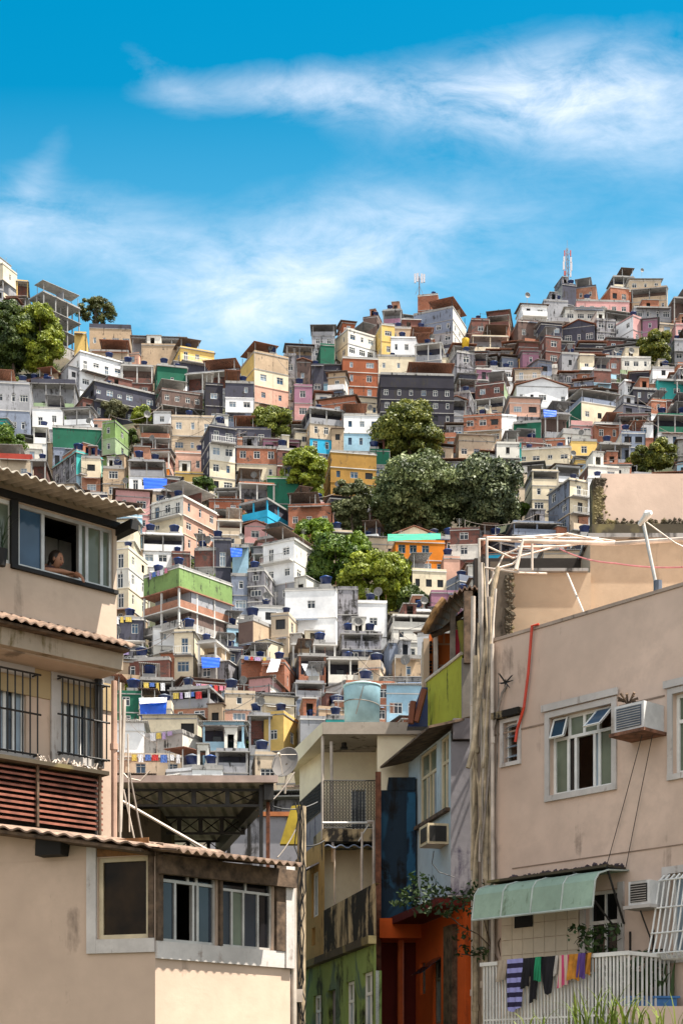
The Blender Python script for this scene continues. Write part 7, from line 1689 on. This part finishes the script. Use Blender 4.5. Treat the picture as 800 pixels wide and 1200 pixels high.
for (look, m, d), L in B.items():
    L.sort(key=lambda t: t[0])
    for i, (r_, o) in enumerate(L):
        od = '' if len(L) == 1 else ORD[min(i, 6)]
        t = f'{look}, {od}{d} the {m}'
        if len(t.split()) > 16: t = t.replace(' with a flat roof', '').replace(' of the ', ' ').replace('with a ', 'with ').replace('with an ', 'with ')
        if len(t.split()) > 16: t = t.replace('second nearest', 'second').replace('third nearest', 'third').replace('fourth nearest', 'fourth')
        if len(t.split()) > 16: t = t.replace(' on the', ' on', 1).replace('small grey', 'grey').replace(' of mixed clothes', '')
        if len(t.split()) > 16: t = t.replace(' lower walls', '').replace(' bare concrete', ' concrete')
        if len(t.split()) > 16: t = t.replace(' on dark brick', ' on brick')
        o['label'] = t
# ------------------------------------------------------------------ light, sky, camera
SUN_EL = radians(66); SH = (0.954, -0.30)
az = atan2(SH[0], SH[1])      # clockwise from +y
w = bpy.data.worlds.new('World'); S.world = w; w.use_nodes = True
nt = w.node_tree; bg = nt.nodes['Background']
sky = nt.nodes.new('ShaderNodeTexSky'); sky.sky_type = 'NISHITA'; sky.sun_disc = False
sky.sun_elevation = SUN_EL; sky.sun_rotation = az; sky.ozone_density = 1.6; sky.air_density = 1.0; sky.dust_density = .3
tc = nt.nodes.new('ShaderNodeTexCoord'); sp = nt.nodes.new('ShaderNodeSeparateXYZ'); nt.links.new(tc.outputs['Generated'], sp.inputs[0])
def mth(op, a, b=None, c=None):
    m = nt.nodes.new('ShaderNodeMath'); m.operation = op
    for i, v in enumerate((a, b, c)):
        if v is None: continue
        if isinstance(v, (int, float)): m.inputs[i].default_value = v
        else: nt.links.new(v, m.inputs[i])
    return m.outputs[0]
ym = mth('MAXIMUM', sp.outputs[1], .08)
U = mth('DIVIDE', sp.outputs[0], ym); V = mth('DIVIDE', sp.outputs[2], ym)
def env(cu, cv, ru, rv, slope, amp):
    a = mth('DIVIDE', mth('SUBTRACT', U, cu), ru)
    b = mth('DIVIDE', mth('SUBTRACT', mth('SUBTRACT', V, cv), mth('MULTIPLY', mth('SUBTRACT', U, cu), slope)), rv)
    r = mth('ADD', mth('MULTIPLY', a, a), mth('MULTIPLY', b, b))
    return mth('MULTIPLY', mth('EXPONENT', mth('MULTIPLY', r, -1.0)), amp)
cb = nt.nodes.new('ShaderNodeCombineXYZ'); nt.links.new(U, cb.inputs[0]); nt.links.new(V, cb.inputs[1])
mp = nt.nodes.new('ShaderNodeMapping'); nt.links.new(cb.outputs[0], mp.inputs[0]); mp.inputs['Scale'].default_value = (7, 20, 1); mp.inputs['Rotation'].default_value = (0, 0, .25)
n1 = _noise(nt, mp.outputs[0], 1.0, 9, .6, .55); 
mp2 = nt.nodes.new('ShaderNodeMapping'); nt.links.new(cb.outputs[0], mp2.inputs[0]); mp2.inputs['Scale'].default_value = (22, 40, 1)
n2 = _noise(nt, mp2.outputs[0], 1.0, 9, .66, .5)
def uv(px, py): return ((px-CX)/F, (HY-py)/F)
E = [env(*uv(660,108), .09, .032, .10, .9), env(*uv(470,112), .10, .018, -.05, .42), env(*uv(330,110), .08, .014, .0, .30), env(*uv(770,160), .06, .03, 0, .38), env(*uv(185,90), .025, .016, -.6, .22),
     env(*uv(300,365), .085, .04, .15, .72), env(*uv(420,270), .10, .03, .10, .36), env(*uv(120,290), .11, .028, -.2, .32), env(*uv(40,215), .02, .02, 1.2, .22), env(*uv(560,300), .12, .04, 0, .20), env(*uv(790,310), .06, .03, .3, .35), env(*uv(30,260), .08, .03, 0, .25)]
e = E[0]
for x in E[1:]: e = mth('ADD', e, x)
tex = mth('ADD', mth('MULTIPLY', n1, .65), mth('MULTIPLY', n2, .40))
back = 0.0
cl = mth('MULTIPLY', mth('SUBTRACT', tex, .315), mth('MULTIPLY', mth('ADD', e, back), 2.7))
fac = _ramp(nt, cl, .04, .95)
hs = nt.nodes.new('ShaderNodeHueSaturation'); hs.inputs['Saturation'].default_value = SKY_SAT; hs.inputs['Hue'].default_value = SKY_HUE; hs.inputs['Value'].default_value = SKY_VAL
nt.links.new(sky.outputs[0], hs.inputs['Color'])
hz = nt.nodes.new('ShaderNodeMapRange'); hz.inputs['From Min'].default_value = .66; hz.inputs['From Max'].default_value = .44; hz.inputs['To Max'].default_value = .55; nt.links.new(V, hz.inputs['Value'])
mixc = _mix(nt, fac, _mix(nt, hz.outputs[0], hs.outputs[0], HAZE), CLOUD)
# cloud-like fill light added to the unseen sky behind the camera
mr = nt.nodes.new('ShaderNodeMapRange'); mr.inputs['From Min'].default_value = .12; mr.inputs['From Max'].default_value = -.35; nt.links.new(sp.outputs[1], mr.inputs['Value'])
mixc = _mix(nt, mth('MULTIPLY', mr.outputs[0], mth('ADD', mth('MULTIPLY', n1, .5), .45)), mixc, BACK_FILL)
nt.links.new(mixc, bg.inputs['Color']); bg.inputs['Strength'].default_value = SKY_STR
L = bpy.data.lights.new('sun', 'SUN'); L.energy = SUN_E; L.angle = radians(.5); L.color = (1.0, .93, .82)
so = bpy.data.objects.new('sun', L); COL.objects.link(so)
from mathutils import Vector
sd = Vector((SH[0]*cos(SUN_EL), SH[1]*cos(SUN_EL), sin(SUN_EL)))
so.rotation_euler = sd.to_track_quat('Z', 'Y').to_euler(); so.location = (30, -20, 60)
cam = bpy.data.cameras.new('camera'); co = bpy.data.objects.new('camera', cam); COL.objects.link(co)
co.location = (0, 0, CZ); co.rotation_euler = (pi/2, 0, 0)
cam.sensor_fit = 'VERTICAL'; cam.sensor_height = 36; cam.lens = F/1200*36
cam.shift_y = (HY-600)/1200; cam.clip_end = 6000; cam.clip_start = .2
S.camera = co
S.view_settings.view_transform = 'Standard'; S.view_settings.look = 'None'; S.view_settings.exposure = EXPO; S.view_settings.gamma = 1
S.cycles.max_bounces = 5; S.cycles.diffuse_bounces = 3; S.cycles.glossy_bounces = 2; S.cycles.transmission_bounces = 2; S.cycles.use_denoising = True
for o in bpy.data.objects:
    if '_o' in o: del o['_o']
